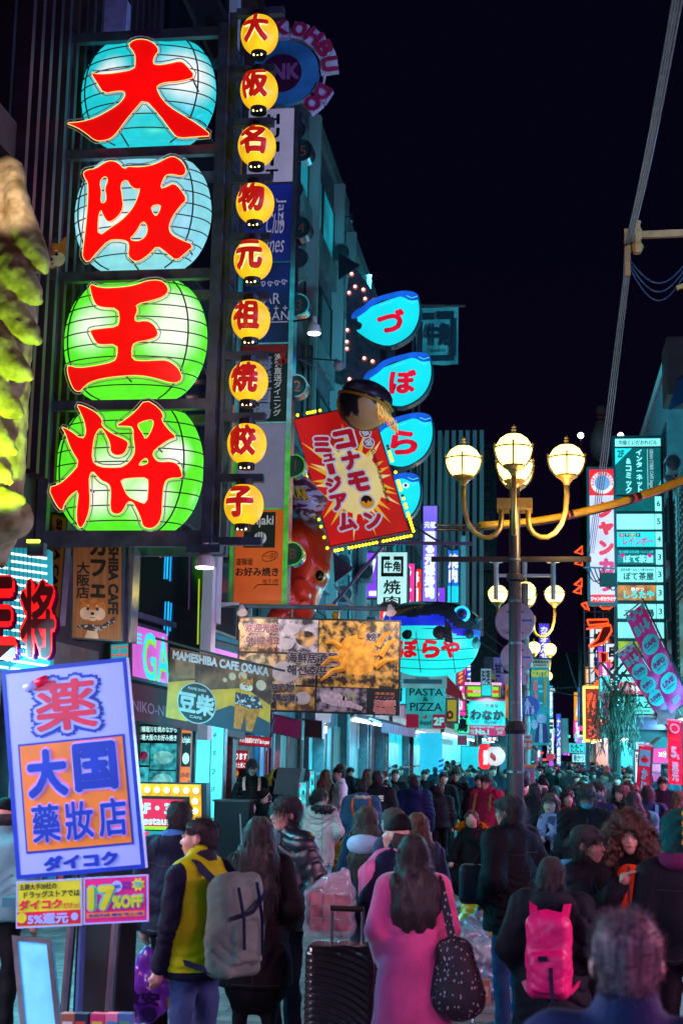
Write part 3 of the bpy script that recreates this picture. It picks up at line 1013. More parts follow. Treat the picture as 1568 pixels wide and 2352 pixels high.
def fine(co, F, maxl):
 b = bmesh.new()
 vs = [b.verts.new((p[0], p[1], p[2])) for p in co]
 for f in F:
  try:
   b.faces.new([vs[i] for i in f])
  except ValueError:
   pass
 bmesh.ops.triangulate(b, faces=b.faces[:])
 for _ in range(4):
  es = [e for e in b.edges if e.calc_length() > maxl]
  if not es:
   break
  bmesh.ops.subdivide_edges(b, edges=es, cuts=1)
  bmesh.ops.triangulate(b, faces=[f for f in b.faces if len(f.verts) > 3])
 b.verts.index_update()
 co2 = np.array([v.co[:] for v in b.verts])
 F2 = [tuple(v.index for v in f.verts) for f in b.faces]
 b.free()
 return co2, F2
ORD = ('topmost', 'second from the top', 'third from the top', 'fourth from the top', 'middle one', 'sixth from the top', 'third from the bottom', 'second from the bottom', 'lowest')
for ch, x, y, od in zip('大阪名物元祖焼餃子', lan_x, lan_y, ORD):
 c = at(x, y, LX)
 t = thing('paper_lantern', 'small yellow paper lantern with red writing, %s in its column' % od, 'lantern', (c.x, c.y, c.z - .3), 'small yellow lanterns in a column')
 r, rz = .245,.262
 prof = []
 for i in range(41):
  ph = math.pi * (.1 + .8 * i / 40)
  prof.append((r * math.sin(ph) ** .85 * (1 + .008 * math.cos(i * math.pi)),-rz * math.cos(ph)))
 MB().lathe(prof, c, 28).build('paper', lan_m, t, smooth=True)
 for s_, nm in ((-1, 'base_ring'),(1, 'cap')):
  o = MB().lathe([(.105, s_ * rz * .93),(.105, s_ * (rz * .93 + .075)),(.08, s_ * (rz * .93 + .08))], c, 16).build(nm, cap_m, t)
 for q in range(3):
  MB().ball(c + Vector((-.05 + .05 * q, -.085,-rz * .93 - .07)),.015,6,4).build('bulb', glow('tiny_bulb', 'ffe9a0', 4, sample=False), t)
 MB().tube([c + Vector((0,0, rz + .05)), c + Vector((0,.1, rz + .12))],.012,5).build('hook', w_darksteel, t)
 for bold, mat, gap in ((.10, lan_cream, .011),(.05, lan_red, .020)):
  co, F, w = glyphs(ch, bold)
  co2, F2 = fine(co, F, .18)
  sc = 1.0 if bold < .05 else 1.13
  a = (co2[:, 0] - .5) * 1.28 * sc - .06
  h = (.5 - co2[:, 1]) * 1.34 * sc + .05
  e = np.sqrt(np.maximum(.0,1 - (h * .93) ** 2)) ** .85
  gap = gap + co2[:, 2] * .15
  P = np.stack([c.x + (r * e + gap) * np.sin(a), c.y - (r * e + gap) * np.cos(a), c.z + rz * h * 1.0],1)
  add_mesh('character', P, F2, mat, t)
                # --- signs on the lantern side
black_p = paint('black_print', '0a0a0c', .5)
white_p = glow('white_print', 'c8c4c8', .45, sample=False)
chrome = M('chrome', (.42,.46,.5),.18, metal=.9, var=.2)
def board(name, label, cat, fr, mat, parent=None, t=.12, rim=.03, rimmat=None, group=None):
 """A boxed sign: face panel, rim and back box; lettering is added by the caller."""
 loc = fr.p(.5,1,-t)
 th = parent or thing(name, label, cat, loc, group)
 fr.slab(MB(),0,0,1,1,-t, -.012).build('back_box', rimmat or w_steel, th)
 a, b = rim / fr.U.length * .6, rim / fr.V.length * .6
 fr.slab(MB(), a, b, 1 - a, 1 - b, -.010,0).build('panel', mat, th)
 if rim:
  fr.rim(MB(), rim, -.011,.014).build('rim', rimmat or w_steel, th)
 return th
# --- upper floor directory of bars (behind the small lanterns)
D1 = 22.0
dirc = thing('floor_directory', 'tall chrome framed floor directory of bars stacked behind the small lanterns', 'sign', (at(606,1392, D1).x, D1, at(606,1392, D1).z))
big = face(548,250,667,1392, D1)
XA, XB = big.O.x, big.O.x + big.U.x
zz = lambda y: at(606, y, D1).z
for x in (XA, XB):
 MB().box((x - .04, D1 - .02, zz(1392)),(x + .04, D1 + .3, zz(245))).build('upright', chrome, dirc)
dcells = [(250,418, glow('dir_white', 'aaa4cc', .42,.2)),(424,600, glow('dir_navy', '14207c', .5,.4)),(606,786, glow('dir_night', '0c1458', .4,.8,1.6)),
   (790,968, paint('dir_black', '100a0c', .4)),(974,1166, glow('dir_blank', '8d86a8', .38,.15)),(1172,1386, glow('dir_orange', 'd8561c', .55,.15))]
for y0, y1, m in dcells:
 MB().box((XA + .045, D1 + .0, zz(y1)),(XB - .045, D1 + .25, zz(y0))).build('panel', m, dirc)
 MB().box((XA + .041, D1 - .015, zz(y1+5)),(XB - .041, D1 + .2, zz(y1+1))).build('rail', chrome, dirc)
DF = Frame((0, D1,0),(1,0,0),(0,0,-1))
def lp(body, x0, y0, x1, y1, mat, parent, fr=DF, **k):
 return letters(fr, body, fr.rect(x0, y0, x1, y1), mat, parent, **k)
pale = glow('pale_print', 'b8b2d0', .4, sample=False)
lp(col_text('HUMIT'),612,262,640,412, black_p, dirc, bold=.04)
lp('Jazz', 634,455,656,520, pale, dirc, bold=0, rot=1)
lp('Club', 612,490,652,535, pale, dirc, bold=0, shear=.3)
lp('James', 590,540,652,592, pale, dirc, bold=0, shear=.3)
sp = MB()
for s_ in (-1,1):
 for q in range(3):
  x = 612 + s_ * (8 + q * 16)
  pts = []
  for k in range(14):
   a = k * .5
   pr_ = DF.p(*DF.uv(x + s_ * (2 + k * .6) * math.cos(a) * .8,650 - q * 2 + (9 - k * .6) * math.sin(a)),.005)
   pts.append(pr_)
  sp.tube(pts, .008,4)
so = sp.build('scrollwork', pale, dirc)
lp('BAR', 590,674,643,697, pale, dirc, bold=0)
lp('+ + + +', 588,703,660,713, pale, dirc, bold=0)
lp('URBAN', 570,716,664,735, pale, dirc, bold=0)
MB().box((XA + .06, D1 - .006, zz(741)),(XB - .06, D1 - .001, zz(739))).build('rule', pale, dirc)
lp(col_text('漁港直送ダイニング'),630,812,645,955, white_p, dirc, bold=.01)
lp(col_text('海鮮酒場'),580,815,622,962, paint('brush_grey', '9c98a8'), dirc, bold=.04)
MB().box((XA + .05, D1 - .006, zz(810)),(XB - .06, D1 - .001, zz(792))).build('red_band', paint('dir_red', '9c1410'), dirc)
for x, y, r in ((650,815,.055),(645,830,.06),(655,828,.05)):
 u, v = DF.uv(x, y)
 DF.disc(MB(), u, v, r, .001,.008,12).build('flower', paint('flower_red', 'b0200c'), dirc)
fr_o = face(560,1176,632,1258, D1 - .004)
fr_o.slab(MB(),0,0,1,1,-.003,.004).build('crest', paint('crest_black', '120a10'), dirc)
lp('ichjaki', 566,1184,628,1212, white_p, dirc, z=.012, bold=.02)
u, v = DF.uv(598,1236)
DF.disc(MB(), u, v, .10,.009,.013,20).build('crest_disc', white_p, dirc)
for q in (-1,0,1):
 DF.slab(MB(), u + q * .045 - .008, v - .1, u + q * .045 + .008, v + .02,.014,.018).build('fork_tine', black_p, dirc)
dko = paint('dark_olive', '2a0c04')
lp('道頓堀', 542,1282,580,1299, dko, dirc, bold=.02)
lp('お好み焼き', 541,1303,640,1324, paint('near_black', '140404'), dirc, bold=.035)
lp('地下1階', 603,1330,640,1342, dko, dirc, bold=.01)
lp('一明', 606,1270,634,1286, dko, dirc, bold=.0, shear=.3)
pts = [DF.p(*DF.uv(620+18 * math.cos(a),1278+11 * math.sin(a) - 4 * math.cos(a)),.004) for a in [i * .33 for i in range(20)]]
MB().tube(pts, .006,4).build('oval', dko, dirc)
MB().tube([DF.p(*DF.uv(x, y),.004) for x, y in ((640,1343),(592,1343),(583,1352))],.008,4).build('arrow', dko, dirc)
num_m = paint('number_copper', '8a4a30')
for ch, x, y in zip('54321B', (690,686,682,678,672,668),(345,522,700,886,1070,1272)):
 p = at(x, y, D1)
 r = .17
 pts = [Vector((XB + .045, D1 + .02, p.z + r)), Vector((XB + .045, D1 + .02, p.z - r))] + [Vector((XB + .10 + r * math.cos(a), D1 + .02, p.z + r * math.sin(a))) for a in [-math.pi / 2 + math.pi * k / 12 for k in range(13)]]
 nd = MB().poly(pts, (0,.05,0)).build('number_disc', paint('disc_teal', '12333c', .3), dirc)
 arc = [Vector((XB + .10 + r * math.cos(a), D1 - .02, p.z + r * math.sin(a))) for a in [-math.pi / 2 + math.pi * k / 12 for k in range(13)]]
 rim = MB()
 V, F = [], []
 for q in arc:
  V += [q, q + Vector((0,.26,0)), q + Vector((.0,.26,0)) + (q - Vector((XB + .10, q.y, p.z))) * .14, q + (q - Vector((XB + .10, q.y, p.z))) * .14]
 for k in range(12):
  for a in range(4):
   b_ = (a + 1) % 4
   F.append((k * 4 + a, k * 4 + b_, k * 4+4 + b_, k * 4+4 + a))
 rim.add(V, F)
 rim.build('disc_rim', chrome, nd)
 letters(Frame((XB + .05, D1, p.z + .09),(.14,0,0),(0,0,-.18)), ch, (.1,0,.9,1), num_m, nd, z=-.012, bold=0, name='number', keep=True)
# --- round emblem with letters round its rim
DK = 23.5
kc = at(655,165, DK)
koh = thing('round_sign', 'unlit round blue sign with maroon letters standing round its rim', 'sign', (kc.x, DK, kc.z - .9))
KF = Frame((kc.x, DK, kc.z),(1,0,0),(0,0,-1))
KF.disc(MB(),0,0,.61,-.14,0,40).build('disc', paint('disc_blue', '3f90c0', .3, var=.4, scale=1.2), koh)
KF.disc(MB(),-.06,.02,.36,.002,.03,36).build('hub', paint('hub_maroon', '4c1840', .4), koh)
letters(KF, 'NK', (-.24,-.16,.26,.16), paint('hub_letters', '9a6090'), koh, z=.034, bold=.05)
mar = paint('maroon_letter', 'b82c5c', .4)
wht = paint('letter_side', 'd8cce8', .4)
for ch, ang in zip('KOHBUNDO', (-5,19,40,62,84,104,122,140)):
 if ch == 'N':
  continue
 a = math.radians(ang)
 e = Vector((math.sin(a),0, math.cos(a)))
 tt = Vector((math.cos(a),0,-math.sin(a)))
 cen = Vector((kc.x - .02, DK - .06, kc.z)) + e * .84
 w = .15
 fr = Frame(cen - tt * w + e * .15, tt * 2 * w, -e * .30)
 fr.slab(MB(),.04,.05,.96,1.1,-.16,-.03).build('letter_box', wht, koh)
 letters(fr, ch, (.02,0,.98,1), mar, koh, z=.0, bold=.05)
arc = [Vector((kc.x + .72 * math.sin(a), DK + .06, kc.z + .72 * math.cos(a))) for a in [math.radians(-15+12 * k) for k in range(14)]]
MB().tube(arc, .025,6).build('ring', wht, koh)
# --- spotlights on arms
cyl_m = paint('lamp_body', 'b8b0a8', .4)
def bell_lamp(label, x, y, d, r, arm, tilt=(0,0,-1), power=0, tgt=None, lit=True):
 p = at(x, y, d)
 t = thing('bell_lamp', label, 'lamp', (p.x, d, p.z))
 ax = Vector(tilt).normalized()
 MB().lathe([(r * .35,-r * 2.4),(r * .4,-r * 1.4),(r * .8,-r * 1.1),(r, -r * .5),(r, 0),(r * .94,0)], p, 16, ax).build('shade', cyl_m, t, smooth=False)
 MB().lathe([(r * .9,.0),(r * .86, r * .12),(r * .4, r * .18)], p, 16, ax).build('bulb', glow('lamp_white', 'f8ffff', 9) if lit else cyl_m, t, smooth=True)
 if arm:
  MB().tube([p - ax * r * 2.2, Vector(arm)],.018,6).build('arm', w_darksteel, t)
 if power:
  spot('beam', p + ax * (r * .3), tgt, power, (.75,.95,1),95, r * .6, t)
 return t
bell_lamp('white lit bell lamp on a thin arm beside the plum building', 721,765, D1 - .3,.115, at(672,738, D1), power=60, tgt=at(715,1000, D1))
bell_lamp('unlit white spotlight beside the takoyaki globe', 779,842,27.5,.11, at(672,820,27.6), tilt=(.35,-.6,-.7), lit=False)
q = at(470,1303,16.6)
fl = bell_lamp('bright white floodlight hung under the lantern tower', 470,1303,16.9,.125,(at(470,1250,16.9)), power=150, tgt=(q.x + .3,17.5,0))
MB().cbox(at(470,1262,16.9),(.42,.2,.1)).build('housing', w_darksteel, fl)
# --- horizontal arm lines of the plum building's cables
MB().tube([at(680,820,31), at(760,862,31)],.012,5).build('stay_cable', w_pale, b_plum)
# --- konamon sign, globe and octopus
DN = 26.5
kon = thing('museum_sign', 'tilted red sunburst sign with bulb edges and white outlined katakana', 'sign', (at(800,1260, DN).x, DN, at(800,1255, DN).z))
KQ = quad((673,962),(851,922),(753,1258), DN)
KQ.V = at(758,1256, DN) - KQ.O
KQ.U = at(851,925, DN) - KQ.O
KQ.N = KQ.V.cross(KQ.U).normalized()
MU = 1/1.0
KQ.slab(MB(),0,0,1,1,-.22,-.002).build('box', paint('sign_maroon', '6a0d14', .4), kon)
KQ.slab(MB(),.01,.008,.99,.992,-.001,.0).build('panel', M('sign_red', rgb('c81c1a'),.3, var=.25, scale=.9, emit=.55, ecol=rgb('d01c18'), evar=.35, escale=.7), kon)
random.seed(5)
for k in range(30):
 a = 2 * math.pi * k / 30 + random.uniform(-.06,.06)
 cu, cv = .52,.56
 ln = random.uniform(.62,.80) if k % 2 else random.uniform(.46,.58)
 w = .062
 tip = (cu + math.cos(a) * ln * .98, cv + math.sin(a) * ln * .62)
 tip = (min(.985, max(.015, tip[0])), min(.99, max(.012, tip[1])))
 b1 = (cu + math.cos(a + w * 2) * .28, cv + math.sin(a + w * 2) * .20)
 b2 = (cu + math.cos(a - w * 2) * .28, cv + math.sin(a - w * 2) * .20)
 KQ.shape(MB(), [b1, tip, b2],.001,.006).build('ray', (glow('ray_gold', 'd8b030', .8,.15,1, False), glow('ray_cream', 'e0cc88', .8,.15,1, False), glow('ray_pink', 'd42a90', .62,.15,1, False))[0 if k % 3 else 1], kon)
KQ.disc(MB(),.52,.56,.52,.0065,.009,20,.66).build('glow_disc', glow('ray_cream', 'e0cc88', .8,.15,1, False), kon)
kw = glow('kona_white', 'b8c8e0', .62,.15,1, False)
kr = glow('kona_red', 'b0102a', .62,.15,1, False)
kcols = [('コナモ', .47,.13,.70,.62),('ミュージアム', .20,.19,.38,.93)]
cells = [('コ', .42,.16,.68,.31),('ナ', .44,.325,.68,.47),('モ', .44,.49,.70,.645),('ン', .50,.80,.72,.93),
   ('ミ', .15,.17,.37,.31),('ュ', .22,.315,.37,.375),('ー', .24,.39,.33,.475),('ジ', .16,.49,.37,.61),('ア', .16,.625,.38,.75),('ム', .17,.77,.40,.91)]
for ch, u0, v0, u1, v1 in cells:
 rt = 1 if ch == 'ー' else 0
 letters(KQ, ch, (u0 - .022, v0 - .013, u1 + .022, v1 + .013), kw, kon, z=.011, bold=.16, rot=rt, name='letter_outline')
 letters(KQ, ch, (u0, v0, u1, v1), kr, kon, z=.016, bold=.07, rot=rt)
KQ.disc(MB(),.60,.725,.16,.0115,.014,20).build('ball_rim', kw, kon)
KQ.disc(MB(),.60,.727,.13,.015,.019,20).build('ball', glow('ball_gold', 'd8901a', .62,.15,1, False), kon)
KQ.shape(MB(), [(.53,.72),(.55,.69),(.60,.675),(.65,.69),(.67,.72),(.64,.735),(.62,.715),(.59,.74),(.56,.715)],.02,.023).build('sauce', paint('sauce', '2a140c'), kon)
for ch, v in zip('道頓堀', (.135,.215,.295)):
 KQ.disc(MB(),.83, v, .115,.0095,.012,20).build('badge_rim', kw, kon)
 KQ.disc(MB(),.83, v, .095,.013,.015,20).build('badge', glow('badge_maroon', '7a1028', .62,.15,1, False), kon)
 letters(KQ, ch, (.785, v - .027,.875, v + .027), kw, kon, z=.018, bold=.03)
letters(KQ, 'Dotonbori Konamon-Museum', (.83,.35,.885,.76), paint('ink_navy', '201838'), kon, z=.011, bold=.03, rot=1)
bulb_y = glow('bulb_yellow', 'ffe01a', 2.6, sample=False)
bulb_d = paint('bulb_dead', '8a7a60', .4)
edge_pts = []
for k in range(15):
 edge_pts.append((k / 14 * .45,-.03)) if k < 12 else None
for k in range(30):
 edge_pts.append((1.045,.34 + .66 * k / 29))
for k in range(24):
 edge_pts.append((k / 23,1.03))
for k in range(22):
 edge_pts.append((-.045,.42 + .58 * k / 21))
for u, v in edge_pts:
 p = KQ.p(u, v, -.08)
 if random.random() < .22:
  continue
 MB().ball(p, .032,8,5).build('bulb', bulb_y if random.random() > .12 else bulb_d, kon, smooth=True)
gcx = at(836,932, DN - .55)
gr = 66 * (DN - .55) / FPX
gl = thing('takoyaki_globe', 'brown and black weathered globe with a yellow band above the sunburst sign', 'globe', (gcx.x, gcx.y, gcx.z - gr))
tilt = Matrix.Rotation(math.radians(18),3, 'Y')
MB().ball(gcx, (gr, gr, gr * .9),36,22, tilt).build('ball', M('globe_paint', (.02,.016,.02),.45, col2=(.75,.48,.16), scale=1.7, mix=(.47,.50), bump=.2, detail=7), gl, smooth=True)
MB().ball(gcx + tilt @ Vector((0,0, gr * .36)),(gr * .95, gr * .95, gr * .58),36,10, tilt).build('crown', M('globe_top', (.035,.025,.035),.35, col2=(.12,.16,.17), scale=2.6, mix=(.55,.66)), gl, smooth=True)
ring = [gcx + tilt @ Vector((gr * 1.01 * math.cos(a), gr * 1.01 * math.sin(a), gr * .16)) for a in [2 * math.pi * k / 40 for k in range(41)]]
MB().tube(ring, .028,6, False).build('band', paint('band_yellow', 'c8a018'), gl)
for k, ch in enumerate('KONAMON'):
 p = gcx + tilt @ Vector((gr * .55 + .062 * k, -gr * .84 + .03 * k, gr * .10 - .03 * k))
 letters(Frame(p, (.055,0,-.02),(.04,0,-.26)), ch, (0,0,1,1), glow('globe_letters', 'ffd070', .7, sample=False), gl, bold=.06)
for k, ch in enumerate('DOTON'):
 p = gcx + tilt @ Vector((gr * .66 + .08 * k, -gr * .80 + .03 * k, -gr * .22 - .03 * k))
 letters(Frame(p, (.08,0,-.02),(.03,0,-.15)), ch, (0,0,1,1), glow('globe_letters2', 'ff9030', .6, sample=False), gl, bold=.06)
q = at(690,1135,26.2)
brl = thing('drum_sign', 'striped drum sign with yellow block letters left of the sunburst sign', 'sign', (q.x, q.y, q.z - .5))
axb = Vector((.55,-.3,-.55)).normalized()
MB().lathe([(.30,-.5),(.33,0),(.30,.45),(.05,.46)], q, 20, axb).build('drum', M('drum_paint', (.10,.03,.05),.3, col2=(.45,.45,.5), scale=3, mix=(.48,.52), stretch=(1,1,4)), brl, smooth=True)
letters(Frame(q + Vector((-.32,-.42,.16)),(.5,0,-.1),(.1,0,-.28)), 'OYAK', (0,0,1,1), paint('drum_letters', 'd8c020'), brl, bold=.06)
                # --- giant octopus
q0 = at(700,1300,28.0)
octo = thing('octopus_figure', 'giant glossy red octopus with a yellow rimmed eye beside the floor directory', 'octopus', (q0.x, q0.y, at(700,1425,28).z))
ko = 28.0 / FPX
ox = lambda x: at(x, 1300,28).x
oz = lambda y: at(715, y, 28).z
oc = M('octopus_skin', rgb('c03a20'),.28, var=.22, scale=1.4, bump=.08, spec=.7)
s = Sdf((ox(610),26.6, oz(1440)),(ox(790),29.4, oz(1165)),.045)
s.ell((ox(686),28, oz(1262)),(.68,.75,.66),.1)
s.ell((ox(718),27.8, oz(1310)),(.36,.55,.52),.18)
s.ell((ox(745),27.6, oz(1322)),(.18,.28,.24),.1)
s.cap((ox(715),27.7, oz(1340)),(ox(706),27.6, oz(1400)),.34,.27,.12)
s.cap((ox(690),27.5, oz(1348)),(ox(676),27.3, oz(1390)),.20,.24,.05)
s.cap((ox(704),27.25, oz(1352)),(ox(712),27.2, oz(1372)),.14,.16,.03)
s.cap((ox(668),27.9, oz(1395)),(ox(640),27.7, oz(1430)),.25,.18,.1)
s.ell((ox(726),27.25, oz(1352)),(.05,.12,.10),.02, sub=True)
s.noise(.03,5,2)
s.build('body', oc, octo)
spot('beam', (ox(730),24.5, oz(1480)),(ox(710),28, oz(1320)),85,(1,.50,.42),70,.05, octo)
ey = Vector((ox(746),27.36, oz(1332)))
MB().ball(ey, (.115,.10,.135),18,12).build('eye_rim', paint('eye_yellow', 'c8b010', .3), octo, smooth=True)
MB().ball(ey + Vector((.005,-.055,0)),(.088,.07,.108),18,12).build('pupil', paint('eye_black', '050505', .2), octo, smooth=True)
MB().cbox(at(760,1395,27.2),(.22,.25,.1)).build('wooden_block', paint('block_tan', 'c8a050'), octo)
MB().ball(at(772,1414,27.2),.09,10,8).build('yellow_ball', paint('ball_yellow', 'a89a20'), octo, smooth=True)
MB().poly([at(765,1268,30.5), at(812,1305,30.5), at(768,1338,30.5)],(0,.08,0)).build('gusset', M('gusset_plum', rgb('4c3c58'),.4), b_plum)
MB().poly([at(777,580,30.5), at(826,608,30.5), at(777,640,30.5)],(0,.08,0)).build('gusset', paint('gusset_dark', '0c2834'), b_plum)
strut = M('strut_steel', rgb('6a5c86'),.4, metal=.3)
lat = thing('steel_bracket', 'long pale steel bracket with a diagonal strut below the sunburst sign', 'bracket', at(760,1250,30))
MB().bar(at(765,1246,30), at(1086,1249,30),.07,.07).build('beam', strut, lat)
MB().bar(at(762,1392,30), at(878,1256,30),.06,.06).build('strut', strut, lat)
MB().bar(at(768,1345,30.4), at(820,1400,30.4),.16,.06).build('strut', w_pale, lat)
MB().tube([at(929,1195,30), at(1040,1265,30)],.025,6).build('rod', w_darksteel, lat)
                # --- perforated screen with bulbs, and fish signs
DF1 = 31.5
scr = thing('bulb_screen', 'tall dark mesh screen dotted with pink bulbs behind the fish signs', 'screen', at(840,1250, DF1 + .5))
mesh_m = M('punched_metal', (.09,.10,.16),.4, metal=.4, var=.2)
pts = [(791,1080),(796,672),(800,640),(815,615),(880,700),(905,740),(905,1255),(800,1255)]
MB().poly([at(x, y, DF1 + .5) for x, y in pts],(0,.06,0)).build('sheet', mesh_m, scr)
pb = glow('pink_bulb', 'ffd0c0', 3.0, sample=False)
ring_m = glow('bulb_ring', 'd86a60', .5, sample=False)
for x, y in ((807,628),(815,657),(834,664),(801,671),(838,685),(858,688),(797,757),(796,784),(796,800),(836,822),(855,829),(802,870),(857,864),(810,906),(893,1170),(899,1225)):
 p = at(x, y, DF1 + .45)
 MB().ball(p, .035,8,6).build('bulb', pb, scr, smooth=True)
 MB().lathe([(.065,0),(.05,.02)], p + Vector((0,.05,0)),12,(0,-1,0)).build('socket', ring_m, scr)
for x in (905,948,962):
 MB().bar(at(x, 760, DF1 + .35), at(x, 1250, DF1 + .35),.05).build('upright', w_steel, scr)
for y in (900,1090,1130,1190,1240):
 MB().bar(at(906, y, DF1 + .36), at(961, y, DF1 + .36),.04).build('rung', w_steel, scr)
fish_w = M('fish_lit', rgb('0a5560'),.3, emit=1.0, ecol=rgb('14e6f4'), evar=.18, escale=.9)
fish_b = glow('fish_blue', '1560e0', .75,.5,2)
fish_edge = M('fish_edge', (.03,.06,.09),.4)
fish_line = glow('fish_line', '0a3aa0', .5, sample=False)
fish_lite = glow('fish_lite', '50f0ff', .9, sample=False)
fish_red = glow('fish_red', 'e00a30', .9,.35,3)
def fish_sign(label, k, ch, d):
 """k maps the first fish's outline (picture units) onto this one."""
 T = lambda x, y: at(k[0] + (x - 880) * k[2], k[1] + (y - 735) * k[2], d)
 body = smooth_loop([(818,720),(848,705),(900,685),(945,676),(955,684),(959,705),(958,728),(950,752),(935,772),(910,788),(885,795),(855,787),(830,772),(812,758),(824,758),(829,746),(823,740),(816,738)],1)
 back = smooth_loop([(806,722),(815,712),(830,706),(838,697),(850,688),(880,678),(918,669),(940,670),(955,676),(960,690),(953,690),(938,692),(920,682),(905,684),(890,688),(868,693),(848,706),(838,716),(822,727),(808,735),(802,730)],1)
 th = thing('fish_sign', label, 'sign', T(880,800), 'glowing fish signs stacked in a column')
 side = [(x + (x - 880) * .03+1.5, y + (y - 735) * .035+1) for x, y in body]
 MB().poly([T(x, y) for x, y in side],(0,.30,0)).build('case', fish_edge, th)
 MB().poly([T(x, y) + Vector((0,-.01,0)) for x, y in body],(0,-.03,0)).build('face', fish_w, th)
 MB().poly([T(x, y) + Vector((0,-.045,0)) for x, y in back],(0,-.02,0)).build('back_band', fish_b, th)
 for pl in (((926,690),(935,695),(950,694),(940,700)),((930,681),(942,686),(955,682)),((868,704),(880,699),(890,697),(900,692))):
  MB().tube([T(x, y) + Vector((0,-.07,0)) for x, y in pl],.010,5).build('line', fish_lite, th)
 p = T(893,738)
 fr = Frame(p + Vector((-.33 * k[2],-.05,.33 * k[2])),(.66 * k[2],0,0),(0,0,-.66 * k[2]))
 if ch:
  letters(fr, ch, (.04,.08,.96,.92), fish_red, th, z=.0, bold=.055)
 else:
  e = T(925,700) + Vector((0,-.07,0))
  MB().ball(e, (.075,.02,.06),14,8).build('eye_white', glow('eye_lite', 'e0ffff', 1, sample=False), th)
  MB().ball(e + Vector((.0,-.02,0)),(.035,.02,.035),12,8).build('pupil', fish_line, th)
 return th
fish_sign('glowing cyan fish sign with one red hiragana, topmost of its column', (884,735,1.0), 'づ', 30.0)
fish_sign('glowing cyan fish sign with red hiragana, second in its column', (912,875,.99), 'ぼ', 30.0)
fish_sign('glowing cyan fish sign third in its column, half behind the globe', (915,1014,.99), 'ら', 30.0)
fish_sign('glowing cyan fish sign lowest in its column, with a round eye', (889,1150,.96), '', 30.0)
                # --- puffer fish lantern
DP = 27.0
pc = at(985,1470, DP)
kp = DP / FPX
puf = thing('puffer_lantern', 'big glowing puffer fish lantern with a dark glossy back and red letters', 'lantern', (pc.x, pc.y, at(1000,1555, DP).z))
rx, rz = 116 * kp, 88 * kp
tealp = M('puffer_paper', rgb('0a5a60'),.35, emit=1.0, ecol=rgb('20ecec'), evar=.2, escale=1.1)
bluep = M('puffer_blue', rgb('0a2080'),.35, emit=.8, ecol=rgb('1430e0'), evar=.35, escale=1.5)
darkp = M('puffer_back', (.02,.05,.06),.15, bump=.6, bscale=9, spec=.8)
V, F, mi = [], [], []
nz, ns_ = 64,72
def pufr(zn, a):
 """Radius factor: round belly, flatter back, snout towards +x."""
 e = math.sqrt(max(0,1 - zn * zn)) ** (.5 if zn > 0 else .75)
 x = rx * e * math.cos(a)
 if math.cos(a) > 0 and zn > .05:
  x *= 1 + .10 * math.exp(-((zn - .55) / .3) ** 2)
 return x, rx * .8 * e * math.sin(a)
for i in range(nz + 1):
 ph = math.pi * (.0+1.0 * i / nz)
 zn = math.cos(ph)
 for j in range(ns_):
  a = 2 * math.pi * j / ns_
  x, y = pufr(zn, a)
  V.append((pc.x + x, pc.y + y, pc.z + rz * (zn * .98 if zn > 0 else zn * .95)))
for i in range(nz):
 for j in range(ns_):
  j2 = (j + 1) % ns_
  F.append((i * ns_ + j, (i + 1) * ns_ + j, (i + 1) * ns_ + j2, i * ns_ + j2))
  zn = math.cos(math.pi * (i + .5) / nz)
  a = 2 * math.pi * (j + .5) / ns_
  c_ = math.cos(a)
  sm3 = min(1, max(0,(c_ - .25) / .35)); sm3 = sm3 * sm3 * (3-2 * sm3)
  lim = .56 - .30 * sm3 + .03 * math.sin(c_ * 5)
  lim2 = .30 - .24 * sm3
  mi.append(2 if zn > lim else (1 if zn > lim2 else 0))
po_ = add_mesh('body', V, F, [tealp, bluep, darkp], puf, smooth=True, midx=mi)
def on_puf(x, y, lift=.012):
 """Point on the puffer's front for a picture point."""
 p = at(x, y, DP)
 zn = max(-.99, min(.99,(p.z - pc.z) / (rz * .96)))
 e = math.sqrt(1 - zn * zn) ** (.5 if zn > 0 else .75)
 dx = (p.x - pc.x) / (rx * e * 1.06+1e-6)
 yy = -rx * .8 * e * math.sqrt(max(0,1 - min(1, dx * dx))) - lift
 q = at(x, y, DP + yy)
 return q
pspot = paint('puffer_spot', '0c2a30', .4)
for x, y, a, b in ((934,1456,12,13),(1010,1453,17,16),(1098-20,1460-4,10,12),(1123-50+20,1478,10,15),(1102-75,1508-200+150,1,1)):
 if a < 2:
  continue
 loop = [on_puf(x + a * math.cos(t), y + b * math.sin(t),.02) for t in [2 * math.pi * k / 16 for k in range(16)]]
 c_ = on_puf(x, y, .035)
 MB().add(loop + [c_], [(k, (k + 1) % 16,16) for k in range(16)]).build('spot', pspot, puf)
pred = glow('puffer_red', 'd80818', .8,.2,3)
for ch, x0, x1 in (('つ', 858,905),('ぼ', 914,960),('ら', 968,1010),('や', 1012,1056)):
 co, F_, w = glyphs(ch, .06)
 co2, F2 = fine(co, F_, .22)
 P = [on_puf(x0 + u * (x1 - x0),1468 + v * 44,.02 + z * .2) for u, v, z in co2]
 add_mesh('lettering', P, F2, pred, puf)
for y in (1440,1465,1490,1513,1533):
 pts = [on_puf(x, y + 4 * math.sin((x - 910) / 170*3.1),.01) for x in range(912,1092,8)]
 MB().tube(pts, .007,4).build('wire', wire_m, puf)
for x in (951,1030):
 pts = [on_puf(x + (y - 1420) * .12, y, .01) for y in range(1425,1550,8)]
 MB().tube(pts, .008,4).build('wire', wire_m, puf)
e = on_puf(1060,1411,.03)
